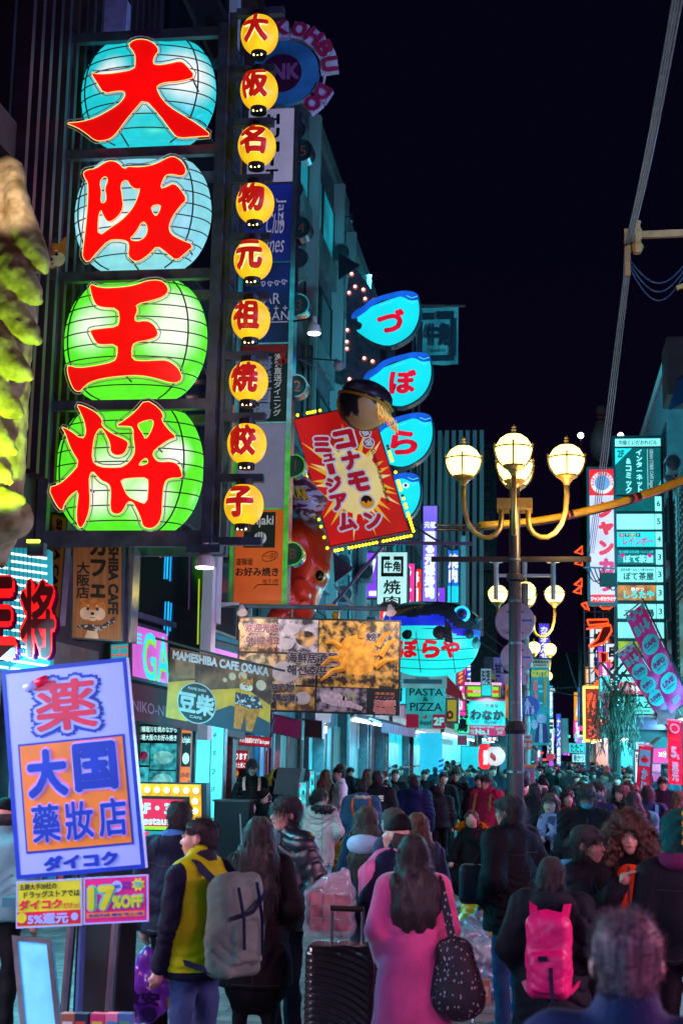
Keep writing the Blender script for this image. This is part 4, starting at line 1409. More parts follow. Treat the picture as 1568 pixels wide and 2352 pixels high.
for r, m, l in ((.16, 'eye_lite2', 0),(.11, 'eye_blue', .03),(.075, 'eye_teal', .05)):
 MB().ball(e + Vector((0,-l - .02,0)),(r, .05, r),18,8).build('eye', {'eye_lite2': glow('eye_lite2', '30e8ff', 1, sample=False), 'eye_blue': glow('eye_blue', '1040c0', .6, sample=False), 'eye_teal': paint('eye_teal', '0c3038')}[m], puf, smooth=True)
fin_m = M('fin_cloth', rgb('5a6a6a'),.5)
fn = MB()
fp = [on_puf(1021,1420,.06), on_puf(1036,1440,.16), on_puf(1040,1477,.16), on_puf(1021,1474,.06)]
fn.poly(fp, (0,-.03,0))
fo_ = fn.build('side_fin', fin_m, puf)
for k in range(6):
 MB().tube([on_puf(1021,1424 + k * 9,.1), on_puf(1037,1444 + k * 6,.2)],.006,4).build('fin_ray', black_p, fo_)
db = MB()
db.poly([at(862,1398, DP), at(880,1382, DP), at(905,1380, DP), at(920,1390, DP), at(930,1398, DP), at(900,1402, DP)],(0,.05,0))
do = db.build('dorsal_fin', fin_m, puf)
for k in range(8):
 MB().tube([at(872 + k * 6.5,1398, DP - .02), at(880 + k * 5.5,1386, DP - .02)],.008,4).build('fin_ray', black_p, do)
MB().tube([at(1093,1420, DP - .3), at(1100,1427, DP - .3)],.07,8).build('beak', paint('beak_teal', '2a8a8a'), puf, smooth=True)
MB().tube([at(1035,1394, DP), at(1037,1250, DP + .2)],.01,5).build('chain', w_steel, puf)
                # --- giant gyoza
DG = 13.4
gy = thing('gyoza_model', 'giant weathered dumpling model with pleated edge, lit lime green from below', 'dumpling model', (at(30,1290, DG).x, DG, at(30,1290, DG).z))
gx = lambda x: at(x, 850, DG).x
gz = lambda y: at(60, y, DG).z
gm = M('gyoza_crust', (.44,.37,.20),.7, col2=(.17,.12,.03), scale=5, mix=(.42,.68), bump=.6, bscale=16)
s = Sdf((gx(-330), DG - 1.0, gz(1300)),(gx(130), DG + 1.0, gz(365)),.024)
pl_pts = [(-250,470),(-140,420),(-60,395)]
s.cap((gx(-180), DG + .2, gz(560)),(gx(-120), DG + .2, gz(1180)),.55,.62,.1)
s.cap((gx(-48), DG + .05, gz(470)),(gx(-2), DG + .05, gz(720)),.20,.30,.08).cap((gx(-2), DG + .05, gz(720)),(gx(-30), DG + .05, gz(1190)),.30,.42,.12)
tips = [((22,400),(42,560),(113,643)),((-15,415),(14,640),(106,715)),((-55,430),(-6,735),(107,800)),((-90,460),(-20,830),(93,886)),
  ((-110,520),(-35,915),(75,966)),((-130,600),(-45,1005),(67,1050)),((-150,700),(-50,1080),(60,1118)),((-150,900),(-40,1190),(92,1166))]
for i, (p0, p1, p2) in enumerate(tips):
 P_ = []
 for k in range(11):
  t_ = k / 10
  q = [(1 - t_) ** 2 * p0[j] + 2 * t_ * (1 - t_) * p1[j] + t_ * t_ * p2[j] for j in (0,1)]
  P_.append((gx(q[0]), DG - .16 - .035 * (i % 2) - .18 * math.sin(t_ * 2.4), gz(q[1])))
 s.path(P_, [.08,.10,.12,.14,.155,.165,.17,.17,.155,.125,.05],.010)
 s.cap(P_[-2],(gx(p2[0] + 2), P_[-1][1], gz(p2[1] - 16)),.085,.018,.02)
s.path([(gx(-90), DG, gz(430)),(gx(0), DG - .1, gz(395)),(gx(22), DG - .2, gz(430)),(gx(26), DG - .2, gz(520))], [.14,.13,.10,.08],.05)
s.cap((gx(-80), DG - .1, gz(1215)),(gx(55), DG - .1, gz(1195)),.30,.22,.06)
s.cap((gx(-60), DG + .2, gz(1265)),(gx(-10), DG + .1, gz(1272)),.3,.2,.1)
s.noise(.010,17,1).noise(.008,37,4)
s.build('crust', gm, gy)
gp = at(85,1262, DG - .5)
fl2 = thing('lime_floodlight', 'small floodlight clamped under the giant dumpling, aimed up at it', 'floodlight', gp)
MB().cbox(gp, (.16,.1,.12)).build('housing', w_darksteel, fl2)
MB().cbox(gp + Vector((-.02,-.055,.07)),(.12,.04,.03)).build('lens', glow('lime_lens', 'd8ff40', 4, sample=False), fl2)
spot('beam', gp + Vector((.0,-.6,.1)),(gx(40), DG - .2, gz(760)),430,(.50,1.0,.02),92,.06, fl2)
wp = at(-40,365, DG - 1.0)
fl3 = thing('warm_floodlight', 'small warm floodlight above the giant dumpling', 'floodlight', wp)
MB().cbox(wp, (.14,.1,.1)).build('housing', w_darksteel, fl3)
spot('beam', wp + Vector((.2,-.2,-.1)),(gx(30), DG, gz(480)),60,(1,.72,.6),70,.06, fl3)
                # --- dog pictures shared by the cafe signs
fur = paint('fur_tan', 'b4702c', .7, var=.3, scale=14)
fur_w = paint('fur_cream', 'd8c8b0', .7)
ink = paint('print_ink', '15100e', .5)
scarf = M('scarf_print', (.02,.03,.04),.6, col2=(.5,.52,.55), scale=26, mix=(.56,.6))
def dog_face(fr, cu, cv, w, parent, z=.003, pre='dog'):
 """Printed shiba face, w metres wide."""
 D = lambda u, v, a, b, m, zz, n: fr.disc(MB(), cu + u * w / fr.U.length, cv + v * w / fr.V.length, a * w, z + zz, z + zz + .001,18, b * w).build(n, m, parent)
 for s in (-1,1):
  fr.shape(MB(), [(cu + (s * q[0]) * w / fr.U.length, cv + q[1] * w / fr.V.length) for q in ((.18,-.36),(.44,-.62),(.46,-.14))], z, z + .001).build('ear', fur, parent)
 D(0,0,.46,.42, fur, .002, 'head')
 for s in (-1,1):
  D(s * .25,.12,.20,.22, fur_w, .004, 'cheek')
  D(s * .17,-.04,.055,.05, ink, .008, 'eye')
  D(s * .15,-.16,.05,.03, fur_w, .008, 'brow')
 D(0,.18,.20,.20, fur_w, .006, 'muzzle')
 D(0,.12,.07,.055, ink, .010, 'nose')
 fr.slab(MB(), cu - .1 * w / fr.U.length, cv + .25 * w / fr.V.length, cu + .1 * w / fr.U.length, cv + .27 * w / fr.V.length, z + .010, z + .011).build('mouth', ink, parent)
# --- wooden cafe sign, three faces round the corner
DW = 17.2
wf = quad((166,1245),(284,1250),(163,1468), DW, DW + .05)
wood = M('sign_wood', rgb('96683c'),.5, var=.22, scale=3, stretch=(14,14,.5))
wt = board('cafe_sign', 'wooden cafe sign with black kanji and a printed shiba dog in a scarf', 'sign', wf, wood, t=.35, rim=.02, rimmat=w_darksteel)
spot('beam', wf.p(.5,1.1,1.5), wf.p(.5,.5,0),45,(1,.75,.5),110,.05, wt)
letters(wf, col_text('カフェ'), wf.rect(207,1232,243,1374), black_p, wt, bold=.05)
letters(wf, col_text('大阪店'), wf.rect(176,1290,206,1376), black_p, wt, bold=.03)
letters(wf, 'MAMESHIBA CAFE', wf.rect(250,1175,272,1412), black_p, wt, rot=1, bold=.05)
dog_face(wf, *wf.uv(213,1402),.36, wt)
u0, v0 = wf.uv(172,1428); u1, v1 = wf.uv(264,1452)
wf.shape(MB(), [(u0, v0 + .05),(u0 + .2, v0 + .02),(u1 - .25, v0 + .03),(u1, v0 - .07),(u1, v0 - .01),(u1 - .3, v1),(u0 + .3, v1)],.02,.022).build('scarf', scarf, wt)
wf.shape(MB(), [(u0 + .25, v1 - .01),(u1 - .35, v1 - .01),(u1 - .3,.985),(u0 + .2,.985)],.016,.018).build('chest', fur_w, wt)
w2 = quad((118,1175),(158,1185),(98,1425), DW + .4, DW + .3)
wt2 = board('cafe_side_sign', 'narrow wooden side panel of the cafe sign half hidden by the dumpling', 'sign', w2, wood, t=.1, rim=.02, rimmat=w_darksteel)
letters(w2, 'SHIBA CAFE', (.35,.05,.7,.8), black_p, wt2, rot=1, bold=.05)
MB().box((at(290,1360,17.4).x, 17.4, at(290,1475,17.4).z),(at(304,1360,17.4).x, 17.7, at(290,1250,17.4).z)).build('corner_mirror', chrome, wt)
stair = thing('stair_window', 'tall dark stair window with green, blue and yellow neon tubes', 'window', at(370,1500,21.0))
MB().box((at(310,1360,21.0).x, 21.02, at(350,1560,21).z),(at(462,1360,21).x, 21.1, at(350,1240,21).z)).build('pane', gl_dark, stair)
for x, y0, y1, h_ in ((318,1285,1400, '50e020'),(380,1262,1330, '18a8ff'),(386,1262,1330, '20d0ff'),(393,1262,1335, '18a8ff'),(380,1382,1450, '18a8ff'),(387,1382,1460, '20d0ff'),(393,1385,1450, '18a8ff'),(366,1250,1275, 'ffc020'),(371,1250,1280, 'ff9020'),(457,1330,1480, 'a0c020'),(436,1260,1400, '402050')):
 MB().tube([at(x, y0,20.98), at(x - 3, y1,20.98)],.012,5).build('neon_tube', glow('neon_' + h_, h_, 1.0, sample=False), stair)
MB().box((at(463,1400,20.8).x, 20.8, at(463,1700,20.8).z),(at(486,1400,20.8).x, 21.1, at(463,1300,20.8).z)).build('pilaster', w_white, b_cafe)
# --- round unlit shop emblem high on the left and small window papers
e0 = at(128,390,17.9)
emb = thing('oval_emblem', 'dark oval sign with pale block letters high on the louvred wall', 'sign', (e0.x, 17.9, e0.z - .4))
EF = Frame((e0.x, 17.9, e0.z),(1,0,0),(0,0,-1))
EF.disc(MB(),0,0,.17,-.1,0,24,.40).build('disc', paint('emblem_navy', '0c0a24'), emb)
letters(EF, 'FDI', (-.10,-.30,.10,.30), paint('emblem_pale', '7a90a0'), emb, z=.004, rot=3, bold=.07)
dp = face(96,545,132,640,16.6)
dt = board('dog_poster', 'small poster of a shiba dog half hidden by the dumpling', 'poster', dp, paint('poster_grey', '3c3844'), t=.03, rim=0)
dog_face(dp, .6,.45,.42, dt)
for x0, y0, x1, y1, d_ in ((186,0,290,82,18.2),(40,140,100,300,16.5)):
 f_ = face(x0, y0, x1, y1, d_)
 f_.slab(MB(),0,0,1,1,-.2,0).build('pale_panel', paint('panel_lilac', '8a88a8', .6), b_ohsho)
MB().box((at(513,400,21).x, 21.0,4),(at(531,400,21).x, 21.3,22)).build('corner_post', w_pale, b_ohsho)
MB().tube([at(20,690,18.5), at(160,560,18.5)],.018,5).build('tie_rod', w_steel, tow)
MB().tube([at(50,545,18.5), at(130,690,18.5)],.018,5).build('tie_rod', w_steel, tow)
# --- red neon letters in front of a white tube grid
DR = 14.1
gf = quad((-60,1252),(112,1262),(-60,1535), DR + .5, DR + .6)
grid = thing('tube_billboard', 'cyan billboard of slanted white light tubes behind the red letters', 'billboard', gf.p(.5,1,-.2))
gf.slab(MB(),0,0,1,1,-.2,0).build('panel', M('tube_back', rgb('0a6a78'),.5, emit=.45, ecol=rgb('10c8e0'), evar=.3), grid)
tb = glow('white_tube', 'dcffff', 2.2)
for k in range(16):
 v = .03 + k * .062
 for a, b in ((.0,.46),(.5,.98)):
  MB().tube([gf.p(a, v + a * .05,.03), gf.p(b, v + b * .05,.03)],.014,6).build('light_tube', tb, grid)
for k in range(12):
 MB().tube([gf.p(.36 + k * .055,-.03,.3), gf.p(.36 + k * .055,.9,.3)],.004,4).build('hanger_wire', w_steel, grid)
rl = thing('neon_letters', 'hanging red neon channel letters in front of the cyan tube billboard', 'neon sign', at(60,1525, DR))
red_n = glow('neon_red', 'ff1212', 1.5)
mag = M('channel_pink', rgb('a02880'),.3, metal=.3)
for ch, x0, x1, y0, y1 in (('王', -72,36,1322,1512),('将', 44,126,1330,1512)):
 f_ = Frame(at(x0, y0, DR), at(x1, y0, DR) - at(x0, y0, DR), at(x0, y1, DR) - at(x0, y0, DR))
 for i in range(6):
  letters(f_, ch, (0 - .06 * i / 5,.0 + .015 * i / 5,1 - .06 * i / 5,1 + .015 * i / 5), mag, rl, z=-.05 - .035 * i, bold=.10, name='letter_case')
 letters(f_, ch, (-.01,-.01,1.01,1.01), red_n, rl, z=-.02, bold=.10, name='neon')
 letters(f_, ch, (0.02,.01,.98,.99), paint('neon_dark', '7a0a14'), rl, z=-.008, bold=.03, name='letter_face')
# --- arcade sign running back along the front
ga = quad((252,1425),(560,1497),(252,1610),19.2,21.4)
ga = Frame(at(298,1425,20.0), at(560,1500,23.4) - at(298,1425,20.0), at(298,1560,20.0) - at(298,1425,20.0))
gt = board('arcade_sign', 'pink lit arcade sign with cyan letters running back along the shop front', 'sign', ga, glow('arcade_pink', 'e070e0', .85,.3,1.2), t=.2, rim=.05, rimmat=w_darksteel)
arc_c = glow('arcade_cyan', '30e8ff', 1.0,.2,2, sample=False)
arc_g = glow('arcade_lime', '8cf020', .9, sample=False)
letters(ga, 'GAME', (.10,.14,.52,.97), arc_g, gt, z=.006, bold=.03)
letters(ga, 'GAME', (.09,.12,.51,.95), arc_c, gt, z=.02, bold=.0)
letters(ga, 'PANIC', (.56,.18,.97,.80), arc_g, gt, z=.006, bold=.03)
for k in range(3):
 ga.slab(MB(),.02,.18 + k * .07,.09,.22 + k * .07,.004,.01).build('stripe', arc_c, gt)
sf = Frame(at(252,1478,20.0), at(298,1475,20.0) - at(252,1478,20.0), at(252,1560,20.0) - at(252,1478,20.0))
gs = board('smile_sign', 'cyan side panel with smiling faces at the arcade sign end', 'sign', sf, glow('smile_cyan', '28b8c0', .7), t=.15, rim=.02)
letters(sf, 'ニコニコ', (.05,.1,.95,.4), glow('smile_red', 'ff4030', .8, sample=False), gs, shear=.3)
letters(sf, 'HOUSE', (.05,.5,.95,.68), arc_g, gs)
for u in (.25,.75):
 sf.disc(MB(), u, .84,.05,.004,.008,14).build('face', arc_c, gs)
MB().bar(ga.p(-.1,-.09,.1), ga.p(1.05,-.12,.1),.08,.08).build('top_rail', w_darksteel, gt)
aw = Frame(ga.p(0,1.06,.0), ga.U, ga.V * .62)
at_ = board('maroon_awning', 'dark maroon awning with worn white lettering under the arcade sign', 'awning', aw, paint('awning_maroon', '4c0e24', .6), t=.1, rim=0)
letters(aw, 'NIKO-NIKO NIKO-NIKO NIKO', (.02,.45,.98,.75), paint('awning_letters', '9a8a96'), at_, bold=.01)
# --- hanging cafe banner
DB = 18.6
bf = quad((391,1487),(626,1530),(380,1648), DB, DB)
bf.V = at(381,1648, DB) - bf.O
bt = thing('cafe_banner', 'hanging cafe banner with a round black crest and a dressed shiba dog', 'banner', bf.p(.5,1))
ban_b = M('banner_photo', rgb('3a1c14'),.55, col2=rgb('a07048'), scale=3.5, mix=(.4,.75), detail=3)
bf.slab(MB(),0,0,1,1,-.02,0).build('cloth', ban_b, bt)
yel = paint('banner_yellow', 'c89418')
bf.shape(MB(), [(0,.50),(.26,.40),(.26,.55),(.75,.38),(1,.56),(1,.84),(.72,.80),(.32,1.0),(0,1.0)],.002,.004).build('print', yel, bt)
bf.shape(MB(), [(.2,1.0),(.62,.66),(.8,.70),(1,.80),(1,1)],.0045,.006).build('print', paint('banner_teal', '14384a'), bt)
bf.shape(MB(), [(.05,.14),(.25,.13),(.26,.38),(.08,.42)],.0045,.006).build('print', paint('banner_brown', '8a6040', var=.4, scale=6), bt)
for u, v, r in ((.62,.25,.05),(.72,.22,.06),(.55,.32,.03),(.9,.3,.07)):
 bf.disc(MB(), u, v, r, .0045,.006,12).build('print', paint('banner_lights', 'c8b090'), bt)
bf.disc(MB(),.29,.72,.27,.007,.008,28).build('crest_ring', paint('crest_pale', '9ab0b0'), bt)
bf.disc(MB(),.29,.72,.255,.009,.010,28).build('crest', paint('crest_ink', '10181c'), bt)
letters(bf, '豆柴', (.115,.58,.465,.88), paint('crest_pale', '9ab0b0'), bt, z=.012, bold=.045)
letters(bf, 'MAME SHIBA', (.20,.505,.38,.545), paint('crest_pale', '9ab0b0'), bt, z=.012)
letters(bf, 'CAFE', (.23,.90,.35,.94), paint('crest_pale', '9ab0b0'), bt, z=.012)
letters(bf, 'MAMESHIBA CAFE OSAKA', (.03,.03,.97,.16), paint('banner_white', 'c4ccd0'), bt, z=.012, bold=.05)
dog_face(bf, .76,.34,.20, bt, z=.012)
bf.shape(MB(), [(.68,.46),(.86,.47),(.90,.62),(.84,.97),(.78,.97),(.76,.75),(.73,.97),(.66,.97),(.66,.62)],.010,.011).build('dog_body', fur, bt)
bf.shape(MB(), [(.66,.46),(.88,.47),(.93,.62),(.80,.66),(.66,.62)],.013,.014).build('dog_shirt', scarf, bt)
spot('beam', bf.p(.5,.1,1.6), bf.p(.5,.55,0),22,(1,.8,.7),110,.05, bt)
MB().tube([bf.p(-.15,-.09,0), bf.p(.3,-.03,0), bf.p(1.12,.04,0)],.018,6).build('pole', w_steel, bt)
# --- seafood menu banner on a black pole
DM = 21.5
mf = quad((549,1416),(921,1425),(541,1628), DM, DM)
mf.V = at(541,1632, DM) - mf.O
mt = thing('menu_banner', 'large seafood menu banner with crab photographs hung from a black pole', 'banner', mf.p(.5,1))
mf.slab(MB(),0,0,1,1,-.03,0).build('cloth', paint('menu_black', '0e0a0c', .5), mt)
def food(key, a, b, sc, c3=None):
 return M(key, rgb(a),.5, col2=rgb(b), scale=sc, mix=(.42,.6), detail=6)
fa, fb_, fc_, fd = food('food_shell', '2c1810', 'dca868', 7), food('food_crab', '2a1c0c', 'd8a048', 9), food('food_rice', '3c2818', 'd8b080', 6), food('food_fish', '141418', '9c8ca0', 8)
for (u0, v0, u1, v1), m in {(.01,.02,.24,.37): fa, (.245,.02,.495,.37): food('food_squid', '2c2430', 'c0b4b8', 6),(.50,.02,.99,.72): fb_, (.01,.39,.485,.71): fc_, (.01,.73,.245,.98): fa, (.25,.73,.485,.98): food('food_fry', '503828', 'd8a050', 5),(.495,.73,.80,.98): fd}.items():
 mf.slab(MB(), u0, v0, u1, v1,.001,.003).build('photo', m, mt)
crab = paint('crab_orange', 'e8982c', .5, var=.35, scale=9)
mf.shape(MB(), [(.62,.30),(.66,.20),(.73,.16),(.82,.20),(.88,.30),(.87,.44),(.82,.55),(.74,.60),(.66,.54),(.62,.44)],.0035,.006).build('crab_shell', crab, mt)
for k, (a, b) in enumerate((((.64,.30),(.54,.26)),((.63,.42),(.52,.50)),((.66,.52),(.52,.66)),((.86,.28),(.94,.12)),((.88,.38),(.97,.20)),((.85,.50),(.97,.42)),((.76,.2),(.78,.05)))):
 pa, pb_ = mf.p(*a, .008), mf.p(*b, .008)
 MB().tube([pa, (pa + pb_) / 2 + Vector((0,0,.05)), pb_], [.055,.045,.02],6).build('crab_leg', crab, mt)
fish = paint('fish_pale', 'b8a4b0', .5, var=.3, scale=14, stretch=(3,1,1))
mf.shape(MB(), [(.51,.80),(.56,.76),(.64,.79),(.72,.88),(.78,.92),(.77,.96),(.70,.93),(.60,.92),(.53,.88)],.0035,.006).build('fish', fish, mt)
for a in range(3):
 mf.slab(MB(),.655 + a * .03,.76 + a * .01,.668 + a * .03,.86,.0035,.006).build('pepper', paint('pepper_green', '8a9a50'), mt)
for u, v, r in ((.06,.10,.16),(.14,.2,.14),(.07,.28,.15),(.33,.12,.13),(.42,.22,.16),(.30,.28,.12),(.12,.5,.2),(.3,.58,.22),(.40,.46,.14),(.08,.84,.13),(.17,.9,.13),(.32,.87,.16),(.41,.85,.13)):
 mf.disc(MB(), u, v, r, .0032,.004 + r * .02,14, r * .75).build('dish', random.choice([fa, fc_, paint('dish_white', 'b0a4a8'), food('food_green', '5a5a38', 'c0b090', 8)]), mt)
redw = paint('menu_red', '7a1c1c')
drk = paint('menu_dark', '2c2430')
whi = paint('menu_pale', 'b8acbc')
def two(fr, body, rect, m1, m2, parent, z=.012, b=.03, o=.035):
 letters(fr, body, (rect[0] - .004, rect[1] - .006, rect[2] + .004, rect[3] + .006), m2, parent, z=z, bold=b + o, name='letter_outline')
 letters(fr, body, rect, m1, parent, z=z + .006, bold=b)
two(mf, '欢迎光临', (.04,.07,.25,.17), redw, whi, mt)
two(mf, '어서오세요', (.05,.20,.26,.30), redw, whi, mt)
letters(mf, 'いらっしゃいませ', (.10,.32,.26,.37), redw, mt, z=.012)
two(mf, '海鲜居酒屋', (.31,.36,.62,.48), drk, whi, mt)
two(mf, '해선호프집', (.31,.50,.62,.61), drk, whi, mt)
letters(mf, '海鮮居酒屋', (.43,.635,.60,.69), drk, mt, z=.012, bold=.02)
two(mf, '名产物', (.20,.70,.36,.77), drk, whi, mt)
two(mf, '가특산품', (.20,.81,.37,.89), drk, whi, mt)
two(mf, '螃蟹', (.79,.14,.92,.23), drk, whi, mt)
two(mf, '계', (.85,.25,.90,.34), drk, whi, mt)
letters(mf, 'かに', (.84,.37,.90,.42), drk, mt, z=.014, bold=.02)
pkr = paint('menu_coral', 'c07060')
letters(mf, '漁港直送', (.85,.76,.97,.79), pkr, mt, z=.012)
letters(mf, 'ダイニング', (.85,.80,.97,.83), pkr, mt, z=.012)
two(mf, '海鮮\n物語', (.845,.845,.975,.985), pkr, whi, mt, b=.05)
MB().tube([at(486,1389, DM), at(560,1392, DM), at(905,1399, DM)],.035,8).build('pole', w_darksteel, mt)
for u in (.06,.33,.62,.93):
 MB().tube([mf.p(u, 0,.01), mf.p(u, -.09,.01)],.012,5).build('hook', w_steel, mt)
for nm_, x_ in (('left', 556),('right', 897)):
 p = at(x_, 1405, DM - .1)
 lt = thing('clip_lamp', 'small clip lamp on the menu pole, by %s' % ('the floor directory' if nm_ == 'left' else 'the puffer lantern'), 'lamp', p, 'clip lamps on the menu pole')
 MB().lathe([(.03,-.12),(.06,-.03),(.085,.03)], p, 12,(.2,-.5,-.8)).build('shade', cyl_m, lt)
 MB().tube([p, p + Vector((0,.1,.1))],.014,5).build('clip', w_darksteel, lt)
 tq = mf.p(.25 if x_ < 700 else .72,.55,0)
 spot('beam', p + Vector((0,-.9,-.1)), tq, 60,(1,.86,.82),120,.05, lt)
sa = thing('bracket_arm', 'white wall bracket that carries the menu pole', 'bracket', at(490,1390, DM))
MB().lathe([(.12,0),(.09,.06),(.04,.2),(.035,.5)], at(478,1390, DM),12,(1,0,.02)).build('arm', w_white, sa)
# --- floor boards in the cyan doorway
DD = 22.2
bx = face(310,1664,408,1822, DD)
d1 = board('photo_board', 'lit board of okonomiyaki photographs under white Japanese lines', 'sign', bx, paint('photo_black', '0a1418'), t=.2, rim=.02)
lw = glow('lit_print', 'c8ffff', .9, sample=False)
letters(bx, '道頓堀川を眺めながら', (.04,.03,.96,.12), lw, d1, bold=.03)
letters(bx, '本場大阪のお好み焼き', (.04,.15,.96,.24), lw, d1, bold=.03)
cyf = M('cyan_food', rgb('104048'),.4, emit=.55, ecol=rgb('40c8d0'), evar=.8, escale=9)
for r_ in ((.04,.28,.34,.60),(.36,.28,.98,.66),(.04,.63,.34,.98),(.36,.68,.98,.98)):
 bx.slab(MB(), *r_, .002,.005).build('photo', cyf, d1)
bx.disc(MB(),.67,.48,.16,.006,.016,16,.10).build('dish', glow('cyan_dish', '88e0d8', .6,.6,10), d1)
bx.disc(MB(),.67,.83,.17,.006,.016,16,.12).build('dish', glow('cyan_dish', '88e0d8', .6,.6,10), d1)
bx.disc(MB(),.20,.46,.07,.006,.012,14).build('dish', glow('dark_pink_dish', 'a02858', .5,.6,10), d1)
bo = face(413,1664,441,1822, DD)
d2 = board('orange_board', 'narrow orange lit board with a black fork crest', 'sign', bo, glow('orange_lit', 'ff7a22', .8,.2), t=.2, rim=.015)
bo.slab(MB(),.12,.13,.86,.62,.002,.005).build('crest', black_p, d2)
letters(bo, 'ichjaki', (.15,.18,.83,.30), lw, d2, z=.008)
bo.disc(MB(),.49,.50,.055,.006,.009,16,.09).build('crest_disc', lw, d2)
letters(bo, 'お好み焼き', (.12,.70,.88,.78), glow('orange_print', '602010', .3, sample=False), d2)
letters(bo, '一明', (.5,.82,.9,.92), glow('orange_print', '602010', .3, sample=False), d2)
bc = face(445,1664,512,1985, DD)
d3 = board('floor_board', 'tall glowing cyan panel listing the floors', 'sign', bc, glow('cyan_panel', '5cf4ff', 1.0,.25,1.5), t=.2, rim=.02)
bc.slab(MB(),.52,0,.55,.5,.002,.03).build('divider', w_steel, d3)
for k, t_ in enumerate(('4F', '3F', '2F', '1F')):
 letters(bc, t_, (.60,.06 + k * .13,.72,.10 + k * .13), paint('cyan_ink', '0c3c50'), d3)
area('panel_light', bc.p(.5,.4,.3),1.0,14, CY, (math.radians(90),0,0), d3,2.0)
# --- arrow marquee with bulbs
DA = 17.5
af = quad((308,1800),(473,1803),(308,1975), DA)
am = thing('marquee_arrow', 'yellow framed marquee board with round bulbs and red panel', 'sign', (af.p(.5,1).x, DA, 0))
mq_y = M('marquee_yellow', rgb('d89a10'),.35, emit=.55, ecol=rgb('ffb400'), evar=.35, escale=2)
af.slab(MB(),-.05,-.02,1.0,1.0,-.25,-.02).build('case', M('marquee_case', rgb('0a2438'),.3), am)
af.slab(MB(),0,0,.93,.16,-.019,.02).build('bulb_band', mq_y, am)
af.slab(MB(),.78,.16,.93,1.0,-.019,.02).build('bulb_band', mq_y, am)
af.shape(MB(), [(0,.02),(0,-.16),(-.08,-.02)],-.019,.02).build('arrow_tip', mq_y, am)
af.slab(MB(),0,.16,.78,.60,-.018,.03).build('inner_frame', black_p, am)
af.slab(MB(),0,.20,.72,.56,.031,.034).build('panel', glow('marquee_red', 'f01450', 1.0,.2), am)
af.slab(MB(),0,.56,.72,.60,.031,.036).build('lime_stripe', glow('lime_stripe', '9cff10', 1.0), am)
letters(af, '2F・3F', (.05,.25,.62,.40), lw, am, z=.04, bold=.06)
letters(af, 'Restaurant', (.05,.43,.72,.54), lw, am, z=.04, bold=.04)
af.slab(MB(),0,.62,.78,1.0,-.018,.01).build('lower_panel', glow('marquee_cyan', '1cb8c8', .7,.3), am)
letters(af, '3F', (.08,.63,.22,.70), glow('marquee_red', 'f01450'), am, z=.02, bold=.05)
mb_b = glow('marquee_bulb', 'fff4c0', 6)
for u, v in [(.06 + k * .135,.08) for k in range(7)] + [(.855,.22 + k * .13) for k in range(6)]:
 p = af.p(u, v, .035)
 MB().ball(p, .035,10,8).build('bulb', mb_b, am, smooth=True)
 MB().lathe([(.055,0),(.045,.015)], p + Vector((0,.015,0)),12,(0,-1,0)).build('bulb_collar', mq_y, am)
MB().box((af.p(.3,1).x, DA + .05,0),(af.p(.5,1).x, DA + .2, af.p(0,1).z)).build('foot', w_darksteel, am)
# --- brick pier with single bricks
bp0 = at(507,1700,23.0)
pier = thing('brick_pier', 'narrow red brick pier beside the tall cyan panel', 'pier', (bp0.x + .07,23.1,0))
MB().box((bp0.x - .06,23.02,0),(bp0.x + .2,23.3,3.3)).build('core', paint('mortar', '3c3034'), pier)
br = [paint('brick_a', '7a2c30', .8), paint('brick_b', '64242c', .8), paint('brick_c', '8a3834', .8)]
for k in range(42):
 z = .02 + k * .078
 for q in ((-.06,.06),(.07,.2)) if k % 2 else ((-.06,.0),(.01,.13),(.14,.2)):
  MB().box((bp0.x + q[0],23.0, z),(bp0.x + q[1] - .01,23.04, z + .066)).build('brick', br[(k * 3 + int(q[0] * 50)) % 3], pier)
                # --- signs further down the lantern side
def cloth(name, label, cat, fr, mat, parent=None, group=None, pole=True):
 th = thing(name, label, cat, fr.p(.5,1), group)
 V, F = [], []
 n = 8
 for i in range(n + 1):
  for j in range(n + 1):
   V.append(fr.p(i / n, j / n, .035 * math.sin(i * 1.3 + j * .5) * (j / n + .2)))
 for i in range(n):
  for j in range(n):
   k = i * (n + 1) + j
   F.append((k, k + 1, k + n + 2, k + n + 1))
 add_mesh('cloth', V, F, mat, th, smooth=True)
 if pole:
  MB().tube([fr.p(-.05,-.015,.0), fr.p(1.12,-.015,.0)],.03,6).build('pole', w_steel, th)
 return th
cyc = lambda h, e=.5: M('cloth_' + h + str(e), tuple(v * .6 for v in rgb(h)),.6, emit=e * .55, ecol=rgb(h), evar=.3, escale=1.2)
ddk = paint('deep_teal', '0c3c4c')
ff = face(955,706,1052,838,33.0)
ft = cloth('grill_flag', 'teal flag with black brush lettering beside the topmost fish sign', 'flag', ff, M('flag_teal', rgb('5ab8bc'),.6, var=.15), pole=False)
MB().tube([at(950,700,33), at(1068,702,33)],.03,6).build('pole', w_steel, ft)
for q in ((.14,.10,.44,.22),(.52,.08,.90,.22),(.86,.2,.96,.85),(.06,.25,.16,.86),(.14,.84,.92,.94)):
 ff.slab(MB(), *q, .05,.052).build('brush_frame', ddk, ft)
letters(ff, '牛角', (.24,.28,.84,.68), ddk, ft, z=.055, bold=.06)
letters(ff, 'Gyu-Kaku', (.36,.72,.70,.80), ddk, ft, z=.055)
gk = face(865,1267,936,1390,34.0)
gt2 = board('grill_sign', 'white lit grill sign with black framed kanji above the puffer lantern', 'sign', gk, glow('grill_white', 'b8f0f0', 1.0,.15), t=.2, rim=.02)
for q in ((.14,.09,.42,.16),(.54,.09,.86,.16),(.14,.16,.22,.46),(.78,.16,.86,.46),(.14,.40,.86,.47)):
 gk.slab(MB(), *q, .015,.018).build('crest_bar', black_p, gt2)
